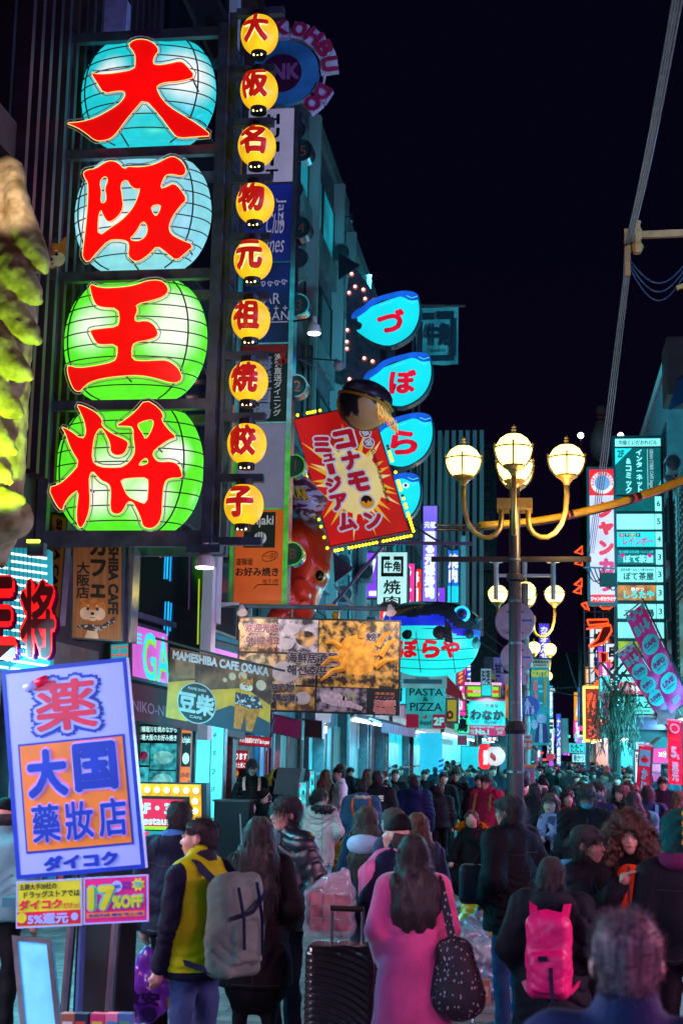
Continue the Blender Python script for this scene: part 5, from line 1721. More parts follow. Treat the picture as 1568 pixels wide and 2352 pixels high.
letters(gk, '牛角', (.24,.18,.76,.38), black_p, gt2, z=.018, bold=.04)
letters(gk, '焼', (.22,.53,.78,.80), black_p, gt2, z=.018)
letters(gk, '肉', (.22,.83,.78,1.0), black_p, gt2, z=.018)
MB().tube([at(898,1250,34), at(898,1267,34)],.02,5).build('chain', w_steel, gt2)
su = face(969,1160,1005,1385,44)
st_ = board('sushi_sign', 'tall lilac lit sign with white sushi lettering', 'sign', su, glow('sushi_lilac', '8a70ff', .95,.25,.6), t=.4, rim=.03)
wl = glow('white_lit', 'f4f8ff', 1.0, sample=False)
letters(su, '元祖', (.12,.17,.88,.24), wl, st_, z=.02, bold=.05)
letters(su, col_text('廻る元禄寿司'),(.14,.27,.86,.96), wl, st_, z=.02, bold=.08)
ya = face(1026,1262,1055,1386,47)
yt = board('meat_sign', 'blue lit sign with two white kanji beyond the sushi sign', 'sign', ya, glow('meat_blue', '1a78f0', .9,.2), t=.4, rim=.03)
letters(ya, col_text('焼肉'),(.1,.08,.9,.62), wl, yt, z=.02, bold=.06)
ya.slab(MB(),0,.68,1,1,.001,.01).build('lower_panel', glow('meat_cyan', '18d8f0', 1.0), yt)
MB().box((at(1058,1300,46).x, 46, at(1058,1390,46).z),(at(1068,1300,46).x, 46.3, at(1058,1230,46).z)).build('bracket', w_pale, yt)
mr = paint('crab_red', '5c0c18', .4)
for i, (ch, y) in enumerate(zip('かに道楽', (1049,1123,1200,1284))):
 p = at(1109, y, 92)
 w = 26*92 / FPX
 t = thing('letter_plate', 'dark octagonal plate with a dull red letter, %s of four' % ('topmost', 'second', 'third', 'lowest')[i], 'sign', (p.x, 92, p.z - w), 'crab restaurant letter plates')
 fr = Frame((p.x - w, 92, p.z + w),(2 * w, 0,0),(0,0,-2 * w))
 fr.shape(MB(), [(.12,0),(.88,0),(1,.12),(1,.88),(.88,1),(.12,1),(0,.88),(0,.12)],-.4,0).build('plate', paint('plate_dark', '0c0a1c', .3), t)
 letters(fr, ch, (.14,.12,.86,.88), mr, t, z=.05, bold=.06)
 fr.rim(MB(),.1,.0,.04).build('rim', paint('plate_rim', '2a2850', .3), t)
MB().box((at(1082,1100,92.6).x, 92.6,6),(at(1140,1100,92.6).x, 92.9, at(1109,1015,92).z)).build('backing', w_dark, b_crab)
for k in range(5):
 y = 1395 + k * 14
pa = face(933,1580,1023,1674,30.5)
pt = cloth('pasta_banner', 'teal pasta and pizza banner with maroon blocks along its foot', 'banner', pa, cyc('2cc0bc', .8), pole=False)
navy = paint('pasta_ink', '0c2c38')
letters(pa, 'PASTA', (.08,.02,.94,.20), navy, pt, z=.05, bold=.015)
letters(pa, '&', (.42,.22,.56,.34), navy, pt, z=.05)
letters(pa, 'PIZZA', (.10,.37,.92,.57), navy, pt, z=.05, bold=.015)
for q in ((0,.65,.32,.985),(.68,.65,1,.985)):
 pa.slab(MB(), *q, .045,.05).build('block', cyc('a81038', .7), pt)
letters(pa, '2F', (.70,.72,.97,.92), glow('pale_cyan_print', '80e8e8', .7, sample=False), pt, z=.055, bold=.06)
letters(pa, 'doppa!', (.35,.79,.65,.94), navy, pt, z=.05, bold=.03)
letters(pa, 'd', (.43,.67,.53,.76), cyc('a81038', .7), pt, z=.05, bold=.06)
gb = face(921,1536,1026,1581,29.5)
gbt = cloth('pale_banner', 'pale cloth banner hanging just under the puffer lantern', 'banner', gb, cyc('7cc8c8', .7), pole=False)
letters(gb, 'Gyu-Kaku', (.32,.40,.62,.58), ddk, gbt, z=.05)
gb.slab(MB(),.06,.55,.90,.78,.045,.05).build('brush_frame', paint('flag_grey', '3c7c84'), gbt)
yb = face(1022,1603,1053,1662,33)
ybt = board('yellow_board', 'yellow board with a maroon letter behind the pasta banner', 'sign', yb, glow('board_yellow', 'c0b018', .5), t=.3, rim=.05)
letters(yb, 'O', (.1,.5,.62,.85), paint('board_maroon', '7a1030'), ybt, z=.02, bold=.08)
um = thing('red_canopy', 'slanted red canopy beyond the pasta banner', 'canopy', at(1045,1590,34))
MB().poly([at(1018,1545,34), at(1060,1590,34), at(1062,1603,34), at(1056,1607,34), at(1018,1592,34)],(0,1.2,0)).build('cloth', paint('canopy_red', '9c1030', .4), um)
def awning(label, p0, p1, drop, depth_px, mat, stripe=None):
 a, b = Vector(p0), Vector(p1)
 t = thing('awning', label, 'awning', (a + b) / 2)
 o = Vector((1.25,0,-.42))
 MB().add([a, b, b + o, a + o, a - Vector((0,0,.05)), b - Vector((0,0,.05)), b + o - Vector((0,0,.05)), a + o - Vector((0,0,.05))], [(0,1,2,3),(7,6,5,4),(0,3,7,4),(1,5,6,2),(3,2,6,7),(0,4,5,1)]).build('cloth', mat, t)
 n = 16
 V, F = [], []
 for k in range(n * 2+1):
  q = a + o + (b - a) * (k / (n * 2)) + Vector((.03 * (k % 2),0,0))
  V += [q, q - Vector((0,0, drop + .05 * (k % 2)))]
 F = [(2 * k, 2 * k + 1,2 * k + 3,2 * k + 2) for k in range(n * 2)]
 add_mesh('valance', V, F, stripe or mat, t)
 return t
awning('grey awning with fringed edge over the dark doorway', (L, 45.5,3.5),(L, 58,3.5),.3,0, paint('awning_grey', '8a7c98', .5), M('awning_stripe', rgb('5a6a98'),.6, col2=rgb('b89ab8'), scale=2, stretch=(1,9,1), mix=(.45,.55)))
awning('magenta awning over the cyan lit shop front', (L, 60,3.3),(L, 83,3.3),.25,0, paint('awning_mag', '8c1058', .5), paint('awning_edge', '48b8b8'))
hb = face(964,1684,1015,1790,46)
hf = board('white_hoarding', 'plain pale cyan hoarding wall beyond the magenta awning', 'hoarding', hb, glow('hoarding', '22b8dc', .85,.15), t=.2, rim=0)
bs = face(1007,1742,1018,1790,42)
bst = board('striped_pole_sign', 'blue and cyan diagonally striped post in the crowd', 'sign', bs, glow('stripe_cyan', '30d0f0', .9), t=.1, rim=0)
for k in range(4):
 bs.shape(MB(), [(0,.1 + k * .24),(1,.02 + k * .24),(1,.14 + k * .24),(0,.22 + k * .24)],.002,.006).build('stripe', glow('stripe_blue', '1850d0', .6), bst)
wa = face(1077,1606,1160,1690,52)
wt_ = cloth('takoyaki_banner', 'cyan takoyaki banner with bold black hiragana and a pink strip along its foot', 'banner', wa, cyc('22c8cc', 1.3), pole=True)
wa.slab(MB(),0,0,1,.05,.05,.055).build('top_strip', cyc('c01860', 1.0), wt_)
letters(wa, 'たこ焼道楽', (.22,.10,.80,.24), navy, wt_, z=.06, bold=.02)
letters(wa, 'わなか', (.04,.28,.96,.58), navy, wt_, z=.06, bold=.06)
letters(wa, 'Wanaka', (.42,.60,.75,.68), paint('purple_ink', '3c1060'), wt_, z=.06, shear=.3)
wa.slab(MB(),0,.72,1,1,.05,.055).build('foot_strip', cyc('c01860', 1.0), wt_)
letters(wa, 'No.1', (.18,.82,.55,.98), glow('pale_cyan_print', '80e8e8', .7, sample=False), wt_, z=.06, bold=.06)
letters(wa, '大阪で\n人気', (.02,.84,.17,.97), glow('pale_cyan_print', '80e8e8'), wt_, z=.06, bold=.03)
letters(wa, '十日前で焼かれて半世紀', (.03,.74,.70,.80), glow('pale_cyan_print', '80e8e8'), wt_, z=.06, bold=.03)
letters(wa, 'おかげさま\n2018年', (.74,.76,.97,.97), glow('pale_cyan_print', '80e8e8'), wt_, z=.06)
spot('beam', wa.p(.5,-.1,.6), wa.p(.5,.4,0),120,(.8,1,1),100,.05, wt_)
tk = face(1070,1574,1148,1604,56)
tkt = board('okonomiyaki_board', 'lime and red striped lit board edged with bulbs above the takoyaki banner', 'sign', tk, glow('board_lime', '90f020', .9), t=.5, rim=.06, rimmat=paint('rim_ochre', 'c08030'))
tk.slab(MB(),.02,.38,.96,.62,.016,.02).build('red_stripe', glow('board_red', 'ff3828', .9), tkt)
letters(tk, 'TAKOYAKI OKONOMIYAKI', (.2,.40,.78,.60), wl, tkt, z=.03)
for k in range(14):
 MB().ball(tk.p(k / 13,-.10,0),.06,6,4).build('bulb', glow('bulb_pink', 'f0a0e0', 1.5, sample=False), tkt)
km = face(1113,1510,1156,1596,58)
kmt = board('mask_banner', 'pink banner with black brush lettering and a gold mask in relief', 'banner', km, paint('mask_pink', 'c468b8', .5), t=.15, rim=0)
letters(km, col_text('甘こつ'),(.52,.15,.90,.98), paint('ink_violet', '180c30'), kmt, z=.02, bold=.06)
gm_ = paint('mask_gold', 'c89c30', .35)
c0 = km.p(.2,.68,.12)
MB().ball(c0,(.30,.22,.50),16,10).build('mask', gm_, kmt, smooth=True)
MB().ball(c0 + Vector((.30,-.12,-.10)),(.16,.14,.13),12,8).build('nose', gm_, kmt, smooth=True)
MB().bar(c0 + Vector((-.05,-.24,.14)), c0 + Vector((.26,-.24,.03)),.05,.10).build('brow', black_p, kmt)
MB().ball(c0 + Vector((.30,-.15,-.27)),(.09,.08,.06),10,6).build('moustache', black_p, kmt, smooth=True)
km.slab(MB(),-.05,0,.45,.34,.0,.12).build('hair', paint('mask_hair', '2a1030'), kmt)
def sign(name, label, box, d, hexc, e=1.0, txt=None, tcol=None, rot=0, trect=(.12,.08,.88,.92), t=.25, bold=.04, cat='sign', group=None, evar=.25):
 fr = face(*box, d)
 th = board(name, label, cat, fr, glow('lit_%s_%s' % (hexc, e), hexc, e, evar, .8), t=t, rim=.03, group=group)
 if txt:
  letters(fr, txt, trect, tcol or wl, th, z=.025, bold=bold, rot=rot)
 return th
sign('paper_sign', 'pale lit sign with dark kanji beside the puffer lantern', (1103,1535,1128,1575),50, '9ac8e0', .6, '料理', paint('ink_blue', '102040'))
sign('cyan_box_sign', 'cyan lit box sign under the pale kanji sign', (1104,1582-10,1130,1604-4),49, '20d0d8', .9)
lam = at(1136,1555,50)
sign('led_wall', 'steep strip of red, pink and yellow light stripes behind the puffer lantern', (1050,1490,1066,1576),60, 'd01868', .8, '/\n/\n/\n/\n/\n/\n/\n/', glow('led_gold', 'ffb030', 1.0, sample=False), bold=.05)
sign('doorway_light', 'bright cyan doorway panel below the led strip', (1026,1540,1048,1600),58, '50f0f8', 1.0)
sign('heart_sign', 'small red lit sign with white hearts under the takoyaki banner', (1117,1693,1142,1703),50, 'ff2040', 1.0, '♥ ♥', wl)
pl_ = thing('white_lantern', 'white paper lantern with a red painted fish, hanging in the crowd street', 'lantern', at(1135,1745,48))
MB().ball(at(1135,1737,48),(.36,.36,.33),18,12).build('paper', glow('lantern_white', 'e8e4f0', .8,.2), pl_, smooth=True)
MB().lathe([(.18,.30),(.18,.38)], at(1135,1737,48),12).build('cap', cap_m, pl_)
for k in range(3):
 MB().ball(at(1129 + k * 3,1736 + k * 3,47.62),(.06,.02,.10),8,6).build('mark', glow('lantern_mark', 'd02030', .6, sample=False), pl_)
rl_ = thing('red_lantern', 'long red paper lantern with white writing, left of the white lantern', 'lantern', at(1114,1750,48))
MB().lathe([(.08,-.42),(.2,-.36),(.24,0),(.2,.36),(.08,.42)], at(1114,1738,48),16).build('paper', glow('lantern_red2', 'ff2838', .9,.2), rl_, smooth=True)
letters(Frame(at(1109,1724,47.72),(.16,0,0),(0,0,-.46)), col_text('居酒屋'),(0,0,1,1), wl, rl_, bold=.05)
sign('yellow_paper_sign', 'small yellow paper sign with black kanji behind the white lantern', (1142,1715,1158,1742),55, 'b8b830', .6, '日替', black_p)
sign('red_wall_panel', 'dull red panel on the shop wall above the white waiter', (1050,1690,1072,1712),60, '801848', .5)
sign('cyan_shop_wall', 'wide glowing cyan shop wall at the end of the lantern side crowd', (1058,1714,1104,1790),62, '1ec8d8', .9)
sign('teal_shop_wall', 'teal lit shop front between the red lantern and the near lamp post', (1146,1740,1170,1800),64, '1490a8', .7)
sign('karaoke_strip', 'violet lit karaoke sign with white katakana past the second lamp post', (1237,1432,1262,1532),78, '5a30e8', .9, col_text('カラオケパセラ'), wl, bold=.06)
sign('tiny_building_sign', 'tiny cyan building name board in the distance', (1261,1580,1275,1590),80, '18a0b0', .8, '日宝ビル', wl)
go = face(1219,1516,1262,1712,40)
gt3 = cloth('festival_banner', 'teal festival banner with yellow title and a bowing figure in costume', 'banner', go, cyc('1a8a98', .55), pole=True)
go.slab(MB(),0,0,1,.09,.05,.055).build('header', cyc('b8b0a0', .5), gt3)
letters(go, '道頓堀商店会', (.05,.005,.95,.045), black_p, gt3, z=.06, bold=.03)
letters(go, 'presents', (.15,.05,.85,.085), black_p, gt3, z=.06)
letters(go, 'GOTTA', (.02,.12,.98,.21), glow('gotta_yellow', 'c8c818', .5, sample=False), gt3, z=.06, bold=.08)
letters(go, col_text('好評上演'),(.10,.24,.36,.50), glow('gotta_pink', 'e06080', .4, sample=False), gt3, z=.06, bold=.07)
letters(go, col_text('道頓堀芝居ばなし'),(.66,.23,.84,.56), glow('gotta_gold', 'a09018', .4, sample=False), gt3, z=.06, bold=.05)
for q in ((.38,.30,.62,.33),(.40,.36,.64,.385),(.45,.5,.62,.52)):
 go.slab(MB(), *q, .05,.054).build('cloud', paint('cloud_pale', '6ab0c0'), gt3)
go.disc(MB(),.56,.69,.13,.05,.06,14).build('figure_head', paint('figure_skin', 'b890b0'), gt3)
go.shape(MB(), [(.30,.76),(.55,.73),(.85,.76),(.92,.97),(.18,.97)],.05,.056).build('figure_robe', paint('figure_robe', '2c1850'), gt3)
go.shape(MB(), [(.45,.75),(.60,.75),(.62,.97),(.42,.97)],.057,.06).build('figure_sash', paint('figure_skin', 'b890b0'), gt3)
go.disc(MB(),.18,.76,.10,.058,.064,10,.14).build('figure_hand', paint('figure_skin', 'b890b0'), gt3)
ob = face(1160,1573,1190,1650,34)
obt = cloth('orange_banner', 'orange festival banner half hidden by the near lamp post', 'banner', ob, cyc('e07818', .8), pole=False)
ob.disc(MB(),.5,.25,.13,.05,.055,16).build('print', paint('orange_ring', 'a04c10'), obt)
sign('duty_free_sign', 'tall white sign with rotated black shop letters far down the street', (1256,1652,1272,1745),92, 'e8f4ff', 1.0, 'ILaox', paint('ink_blue', '102040'), rot=1, bold=.05)
sign('red_block_sign', 'small crimson block under the tall white sign', (1254,1732,1271,1748),91, 'c01030', .8)
sign('blue_strip_sign', 'narrow electric blue sign strip right of the tall white sign', (1277,1640,1288,1770),95, '3048ff', .9, col_text('ナンバ歯科'), wl)
sign('cyan_strip_sign', 'broken strip of cyan lit signs right under the far lamps', (1258,1575,1270,1650),96, '40c8ff', .9, col_text('酒場居心'), wl)
sign('teal_far_board', 'teal lit board low in the distance left of the noodle pylon', (1305,1707,1343,1731),84, '20c8c8', .9, 'たたこ', paint('ink_teal', '0a4850'))
sign('white_far_board', 'pale lit board low in the distance under the teal one', (1313,1732,1344,1752),82, 'a0f0f8', .9, '串かつ', paint('ink_teal', '0a4850'))
sign('pale_far_slab', 'tall pale wall sign in the distance beside the ducts', (1289,1650,1305,1730),110, '2a90a8', .6)
sign('gold_far_panel', 'dull gold panel in the far street', (1281,1642+10,1291,1735),99, '8a7848', .5)
rng = random.Random(3)
cols_far = ['30e0f0', '2090ff', 'ff40b0', 'ffb030', 'e8f8ff', '40ffc0', 'c040ff', 'ff3040']
for k in range(46):
 d_ = rng.uniform(100,160)
 x_ = rng.choice([rng.uniform(1180,1232), rng.uniform(1240,1345)])
 y_ = rng.uniform(1660,1745)
 w_, h_ = rng.uniform(3,10), rng.uniform(4,22)
 fr = face(x_, y_, x_ + w_, y_ + h_, d_)
 hx = rng.choice(cols_far)
 o = fr.slab(MB(),0,0,1,1,-.3,0).build('distant_sign', glow('far_' + hx, hx, 1.0,.4,.5), None)
 tag(o, 'tiny %s glowing sign at the far end of the street, %s the vanishing point' % (dict(zip(cols_far, ('cyan', 'blue', 'pink', 'amber', 'white', 'mint', 'violet', 'red')))[hx], 'left of' if x_ < 1236 else 'right of'), 'sign', 'distant lit signs')
for k, (a, b, sag) in enumerate((((1080,1460),(1260,1560),8),((1120,1530),(1330,1600),10),((1240,1580),(1420,1560),8),((1100,1440),(1180,1500),4),((1300,1500),(1345,1640),5))):
 pts = [at(a[0] + (b[0] - a[0]) * t_, a[1] + (b[1] - a[1]) * t_ + sag * math.sin(math.pi * t_),55 + k * 3) for t_ in [i / 10 for i in range(11)]]
 solo(MB().tube(pts, .02,4), 'overhead_wire', w_darksteel, 'thin dark overhead wire, %s of the five across the far street' % ('first', 'second', 'third', 'fourth', 'last')[k], 'wire', 'thin wires across the street')
                # --- right side
kz = face(1348,1072,1416,1390,48)
kt = board('karaoke_sign', 'tall white and red karaoke sign with big crimson katakana', 'sign', kz, glow('kara_white', 'd8dcff', 1.0,.12), t=.5, rim=.09, rimmat=paint('kara_frame', '2c6a78', .4))
kr_ = glow('kara_red', 'f0143a', .95,.1)
km_ = glow('kara_magenta', 'e8107a', .9,.1)
kz.slab(MB(),.06,.015,.97,.21,.002,.012).build('top_panel', glow('kara_top', 'f01020', 1.0,.2), kt)
kz.slab(MB(),.06,.925,.97,.985,.002,.012).build('foot_panel', glow('kara_top', 'f01020', 1.0,.2), kt)
letters(kz, 'ジャンボカラオケ', (.10,.94,.95,.972), wl, kt, z=.03, bold=.06)
kz.disc(MB(),.53,.118,.38,.014,.02,28).build('badge', wl, kt)
kz.disc(MB(),.53,.118,.26,.022,.03,24).build('badge_centre', glow('badge_blue', '78b0f0', .9), kt)
for k, ch in enumerate('KARAOKE・ROOM'):
 a = math.radians(-100 + k * 18)
 cu, cv = .53 + .32 / kz.U.length * math.sin(a),.118 - .32 / kz.V.length * math.cos(a)
 e_u = Vector((math.cos(a),0,-math.sin(a))) * .09
 e_v = Vector((-math.sin(a),0,-math.cos(a))) * .10
 c_ = kz.p(cu, cv, .03)
 letters(Frame(c_ - e_u / 2 - e_v / 2, e_u, e_v), ch, (0.05,0,.95,1), kr_, kt, z=0, bold=.04)
for ch, v0, v1, m in (('ジ', .25,.375, kr_),('ャ', .40,.50, kr_),('ン', .535,.645, kr_),('カ', .665,.785, km_),('ラ', .81,.905, km_)):
 letters(kz, ch, (.38, v0,.90, v1), m, kt, z=.02, bold=.09)
jb = thing('junction_box', 'dark cable junction box hung with loops of wire before the karaoke sign', 'junction box', at(1395,1335,44))
MB().cbox(at(1396,1332,44),(.5,.3,.4)).build('box', paint('box_green', '1c3c38', .5), jb)
MB().bar(at(1340,1303,44), at(1415,1306,44),.05).build('crossarm', w_steel, jb)
for k in range(5):
 pts = [at(1345+10 * k + 36 * t_, 1306 + (30+5 * k) * math.sin(math.pi * (t_ * .8)),43.9) for t_ in [i / 10 for i in range(11)]]
 MB().tube(pts, .018,4).build('wire_loop', w_darksteel, jb)
ZD = 54
zx0, zx1 = 1412,1516
def zrow(y0, y1, m, x0=None, x1=None):
 k = (y0-1005) / 640
 a, b = zx0+10 * k, zx1+12 * k
 return face(a if x0 is None else a + x0 * (b - a), y0, b if x1 is None else a + x1 * (b - a), y1, ZD)
zt = thing('theatre_directory', 'tall cyan lit floor directory on the theatre front', 'sign', at(1470,1645, ZD))
zc = glow('dir_cyan', '28e4e8', 1.0,.3,.5)
zcw = glow('dir_cyan_hot', '90fcf8', 1.05,.25,.5)
zd = M('dir_teal', rgb('0c5c5c'),.3, emit=.4, ecol=rgb('0c7878'), evar=.3)
znk = paint('dir_ink', '06424c')
zdk = glow('dir_ink_lit', '0a5a68', .35, sample=False)
core = face(1410,1000,1528,1642, ZD + .06)
core.slab(MB(),0,0,1,1,-.6,0).build('case', M('dir_case', rgb('0a3c44'),.4), zt)
r = zrow(1008,1025,0); r.slab(MB(),0,0,1,1,0,.06).build('panel', zcw, zt)
letters(r, '中座くいだおれビル', (.08,.2,.92,.85), zdk, zt, z=.07, bold=.02)
r = zrow(1030,1136,0); r.slab(MB(),0,0,1,1,0,.06).build('panel', zd, zt)
r.shape(MB(), [(0,0),(.38,0),(0,.36)],.062,.07).build('corner', zc, zt)
r.shape(MB(), [(1,.70),(1,1),(.86,1)],.062,.07).build('corner', zc, zt)
letters(r, '2F', (.05,.04,.20,.20), zd, zt, z=.075, bold=.04)
letters(r, col_text('インターネット'),(.46,.03,.60,.96), zcw, zt, z=.07, bold=.05)
letters(r, col_text('&コミック'),(.22,.22,.36,.98), zcw, zt, z=.07, bold=.05)
letters(r, 'GRAN CYBER CAFE bagus', (.74,.03,.84,.86), glow('dir_pale', 'b8d8e8', .8, sample=False), zt, z=.07, rot=1)
r.slab(MB(),.71,.02,.72,.95,.062,.07).build('rule', zcw, zt)
rows = [(1141,1174, '6', zd, ''),(1181,1216, '5', zcw, ''),(1222,1256, '4', zc, 'レインボー'),(1263,1297, '3', zd, 'ぼて茶屋'),(1303,1337, '3', zcw, 'ぼて茶屋'),
  (1345,1379, '3', None, 'しろたや'),(1388,1421, '3', zcw, '市場'),(1430,1466, '', zcw, ''),(1474,1504, 'B', None, 'TONBORI'),(1512,1549, '', zcw, '')]
for i, (y0, y1, n, m, tx) in enumerate(rows):
 r = zrow(y0, y1,0)
 if m is None:
  m = M('dir_food_%d' % i, rgb('604020'),.4, emit=.7, ecol=rgb('d89040') if i < 7 else rgb('a0d020'), evar=.7, escale=2.5)
 r.slab(MB(),0,0,.84,1,0,.06).build('panel', m, zt)
 r.slab(MB(),.855,0,1,1,0,.06).build('number_panel', zcw, zt)
 if n:
  letters(r, n, (.89,.3,.97,.7), zdk, zt, z=.07, bold=.02)
 if tx:
  col = {2: glow('rainbow_mag', 'e010a8', .8, sample=False),3: zcw, 5: zc, 7: zdk}.get(i, zdk)
  letters(r, tx, (.14,.35,.80,.9), col, zt, z=.07, bold=.05 if i in (3,5) else .03)
 if i == 2:
  for q, (ch, hx) in enumerate(zip('カラオケ', ('d03050', '20605a', 'c0b030', '2060a0'))):
   r.slab(MB(),.06 + q * .12,.10,.16 + q * .12,.34,.062,.07).build('tile', glow('tile_' + hx, hx, .6), zt)
   letters(r, ch, (.08 + q * .12,.13,.14 + q * .12,.31), wl, zt, z=.075)
 if i == 3:
  letters(r, '食べ放題 お好み焼・もんじゃ焼', (.05,.05,.80,.25), zc, zt, z=.07)
  for q in range(4):
   r.slab(MB(),.02,.42 + q * .13,.82,.45 + q * .13,.062,.064).build('rule', zc, zt)
  for u_ in (.12,.72):
   r.shape(MB(), [(u_ - .06,.35),(u_, .22),(u_ + .06,.35),(u_ + .02,.55),(u_ - .02,.55)],.072,.08).build('spatula', glow('rainbow_mag', 'e010a8'), zt)
 if i == 4:
  letters(r, 'お好み焼・もんじゃ焼 DINING', (.08,.08,.80,.28), zdk, zt, z=.07)
 if i == 5:
  letters(r, '串かつ', (.30,.12,.58,.40), wl, zt, z=.075, bold=.04)
  letters(r, '大食堂', (.02,.1,.12,.95), glow('lime_dir', '90e020', .8, sample=False), zt, z=.07) if False else None
r = zrow(1556,1595,0)
r.slab(MB(),0,0,1,.3,0,.06).build('panel', zcw, zt)
r.slab(MB(),0,.3,1,1,0,.06).build('panel', glow('dir_coral', 'f06078', .9,.15), zt)
letters(r, 'TONBORI BASE', (.25,.06,.75,.25), zdk, zt, z=.07)
letters(r, 'CAFE&INFO', (.04,.48,.80,.82), wl, zt, z=.07, bold=.08)
r = zrow(1601,1640,0)
r.slab(MB(),0,0,1,1,0,.06).build('panel', glow('zaza_panel', '68fcf4', 1.0,.2), zt)
letters(r, 'LIVE space', (.04,.06,.32,.18), zdk, zt, z=.07)
letters(r, 'ZAZA', (.22,.28,.84,.66), zdk, zt, z=.07, bold=.02)
letters(r, 'DOTONBORI', (.36,.78,.66,.90), zdk, zt, z=.07)
RD = 60
nr = thing('ramen_neon', 'column of red orange neon katakana on a dark scaffold', 'neon sign', at(1370,1590, RD))
nt_ = glow('neon_orange', 'ff4a14', 2.0)
nb = M('neon_back', rgb('5a0c08'),.4)
for x in (1341,1365,1384,1412,1440-6):
 MB().bar(at(x, 1385, RD + .3), at(x + 2,1590, RD + .3),.06).build('upright', paint('scaffold', '38284c'), nr)
for y in (1405,1436,1465,1500,1535,1570):
 MB().bar(at(1338, y, RD + .32), at(1438, y, RD + .32),.05).build('rail', paint('scaffold', '38284c'), nr)
def neon_outline(pts, d, parent, r=.045, fill=True):
 P = [at(x, y, d) for x, y in pts]
 if fill:
  MB().poly([p + Vector((0,.08,0)) for p in P],(0,.03,0)).build('letter_pan', nb, parent)
 MB().tube(P + [P[0], P[1]], r, 6, False).build('neon_tube', nt_, parent)
for pts in ([(1348,1411+65),(1352,1489),(1398,1484),(1395,1475)], [(1346,1497),(1384,1492),(1372,1520),(1352,1536),(1354,1540),(1388,1528),(1404,1502),(1402,1488)],
   [(1377,1549),(1380,1590),(1394,1588),(1394,1553)]):
 neon_outline([(x, y - 52+0) for x, y in pts], RD, nr)
for pts in ([(1390,1608),(1400,1602),(1403,1614),(1388,1640),(1362,1672),(1356,1672),(1374,1648)], [(1362,1620),(1384,1640),(1380,1645)],
   [(1360,1690),(1376,1700),(1388,1716),(1370,1710)], [(1368,1738),(1376,1746),(1398,1728),(1398,1738),(1374,1756)]):
 neon_outline([(x, y - 86) for x, y in pts], RD, nr)
for pts in ([(1335,1388),(1346,1384),(1352,1402),(1344,1398)], [(1374,1391),(1410,1391),(1400,1398),(1384,1398)]):
 neon_outline(pts, RD, nr)
for x, y in ((1327,1264),(1327,1290),(1326,1338),(1324,1355)):
 neon_outline([(x - 7, y + 5),(x + 10, y - 9),(x + 10, y + 9)], RD + 1, nr)
py = face(1341,1579,1378,1702,57)
pyt = board('noodle_pylon', 'red noodle pylon with orange neon letters and a chasing bulb edge', 'sign', py, glow('pylon_red', 'a80808', .8,.2), t=.5, rim=0)
letters(py, col_text('金龍ラーメン'),(.16,.10,.76,.97), nt_, pyt, z=.05, bold=.04)
pb_ = glow('pylon_bulb', 'ffd050', 2.6, sample=False)
for k in range(12):
 MB().ball(py.p(k / 11,.0,.05),.055,6,4).build('bulb', pb_, pyt)
 MB().ball(py.p(k / 11 * .8,1.0,.05),.055,6,4).build('bulb', pb_, pyt)
for k in range(34):
 MB().ball(py.p(.0, k / 33,.05),.055,6,4).build('bulb', pb_, pyt)
 if k < 22:
  MB().ball(py.p(1.0, k / 33,.05),.055,6,4).build('bulb', pb_, pyt)
MB().bar(at(1348,1702,57.2), at(1350,1790,57.2),.14).build('post', w_darksteel, pyt)
rs = face(1394-1,1576-50,1437-2,1650+70,51)
rs = face(1374+20,1525+128,1400,1650,51)
rs = face(1394,1578-55,1418+18-1,1652,51) if False else face(1375,1521,1402,1652,50)
rt_ = board('conveyor_sign', 'tall white and magenta conveyor sushi sign beside the neon ramen', 'sign', rs, glow('conv_cyan', '58f0f8', 1.0,.2), t=.3, rim=.03)
rs.slab(MB(),0,0,1,.24,.002,.012).build('top_panel', glow('conv_mag', 'e010a0', .9), rt_)
letters(rs, col_text('大起水産'),(.30,.02,.72,.23), wl, rt_, z=.02, bold=.04)
letters(rs, col_text('回転寿司'),(.34,.26,.66,.50), glow('conv_blue', '1060a0', .5, sample=False), rt_, z=.02)
letters(rs, col_text('四海楼'),(.25,.55,.82,.96), glow('conv_mag', 'e010a0'), rt_, z=.02, bold=.07)
rg = thing('roof_screen', 'blue slatted roof screen high at the street edge', 'screen', at(1556,880,44))
for k in range(9):
 MB().bar(at(1538 + k * 7,1000 - k * 4-60,44 - .0), at(1560 + k * 7,930 - k * 6-60,43),.08).build('slat', paint('slat_blue', '2860a0', .4), rg)
hv = thing('roof_box', 'pale blue roof plant box at the edge of the picture', 'plant box', at(1550,900,46))
f_ = face(1532,772,1600,905,46)
f_.slab(MB(),0,0,1,1,-2,0).build('box', w_blue, hv)
for k in range(26):
 zz_ = 4.6 + k * .27
 MB().box((R - .09,38.2, zz_),(R - .02,53.3, zz_ + .045)).build('transom', w_pale, r_glass)
for k in range(24):
 y_ = 38.4 + k * .64
 MB().box((R - .11, y_, 4.4),(R - .04, y_ + .05,11.5)).build('mullion', w_steel, r_glass)
hs = Frame((R - .2,41.0,7.4),(0,8.5,0),(0,0,-2.6))
hst = board('glass_hoarding', 'large cyan lit glass hoarding on the street edge', 'hoarding', hs, glow('glass_cyan', '18b0b8', .8,.35,.4), t=.15, rim=.06)
area('hoarding_light', (R - .6,45,6.2),2.0,160, CY, (0, math.radians(75),0), hst, 6)
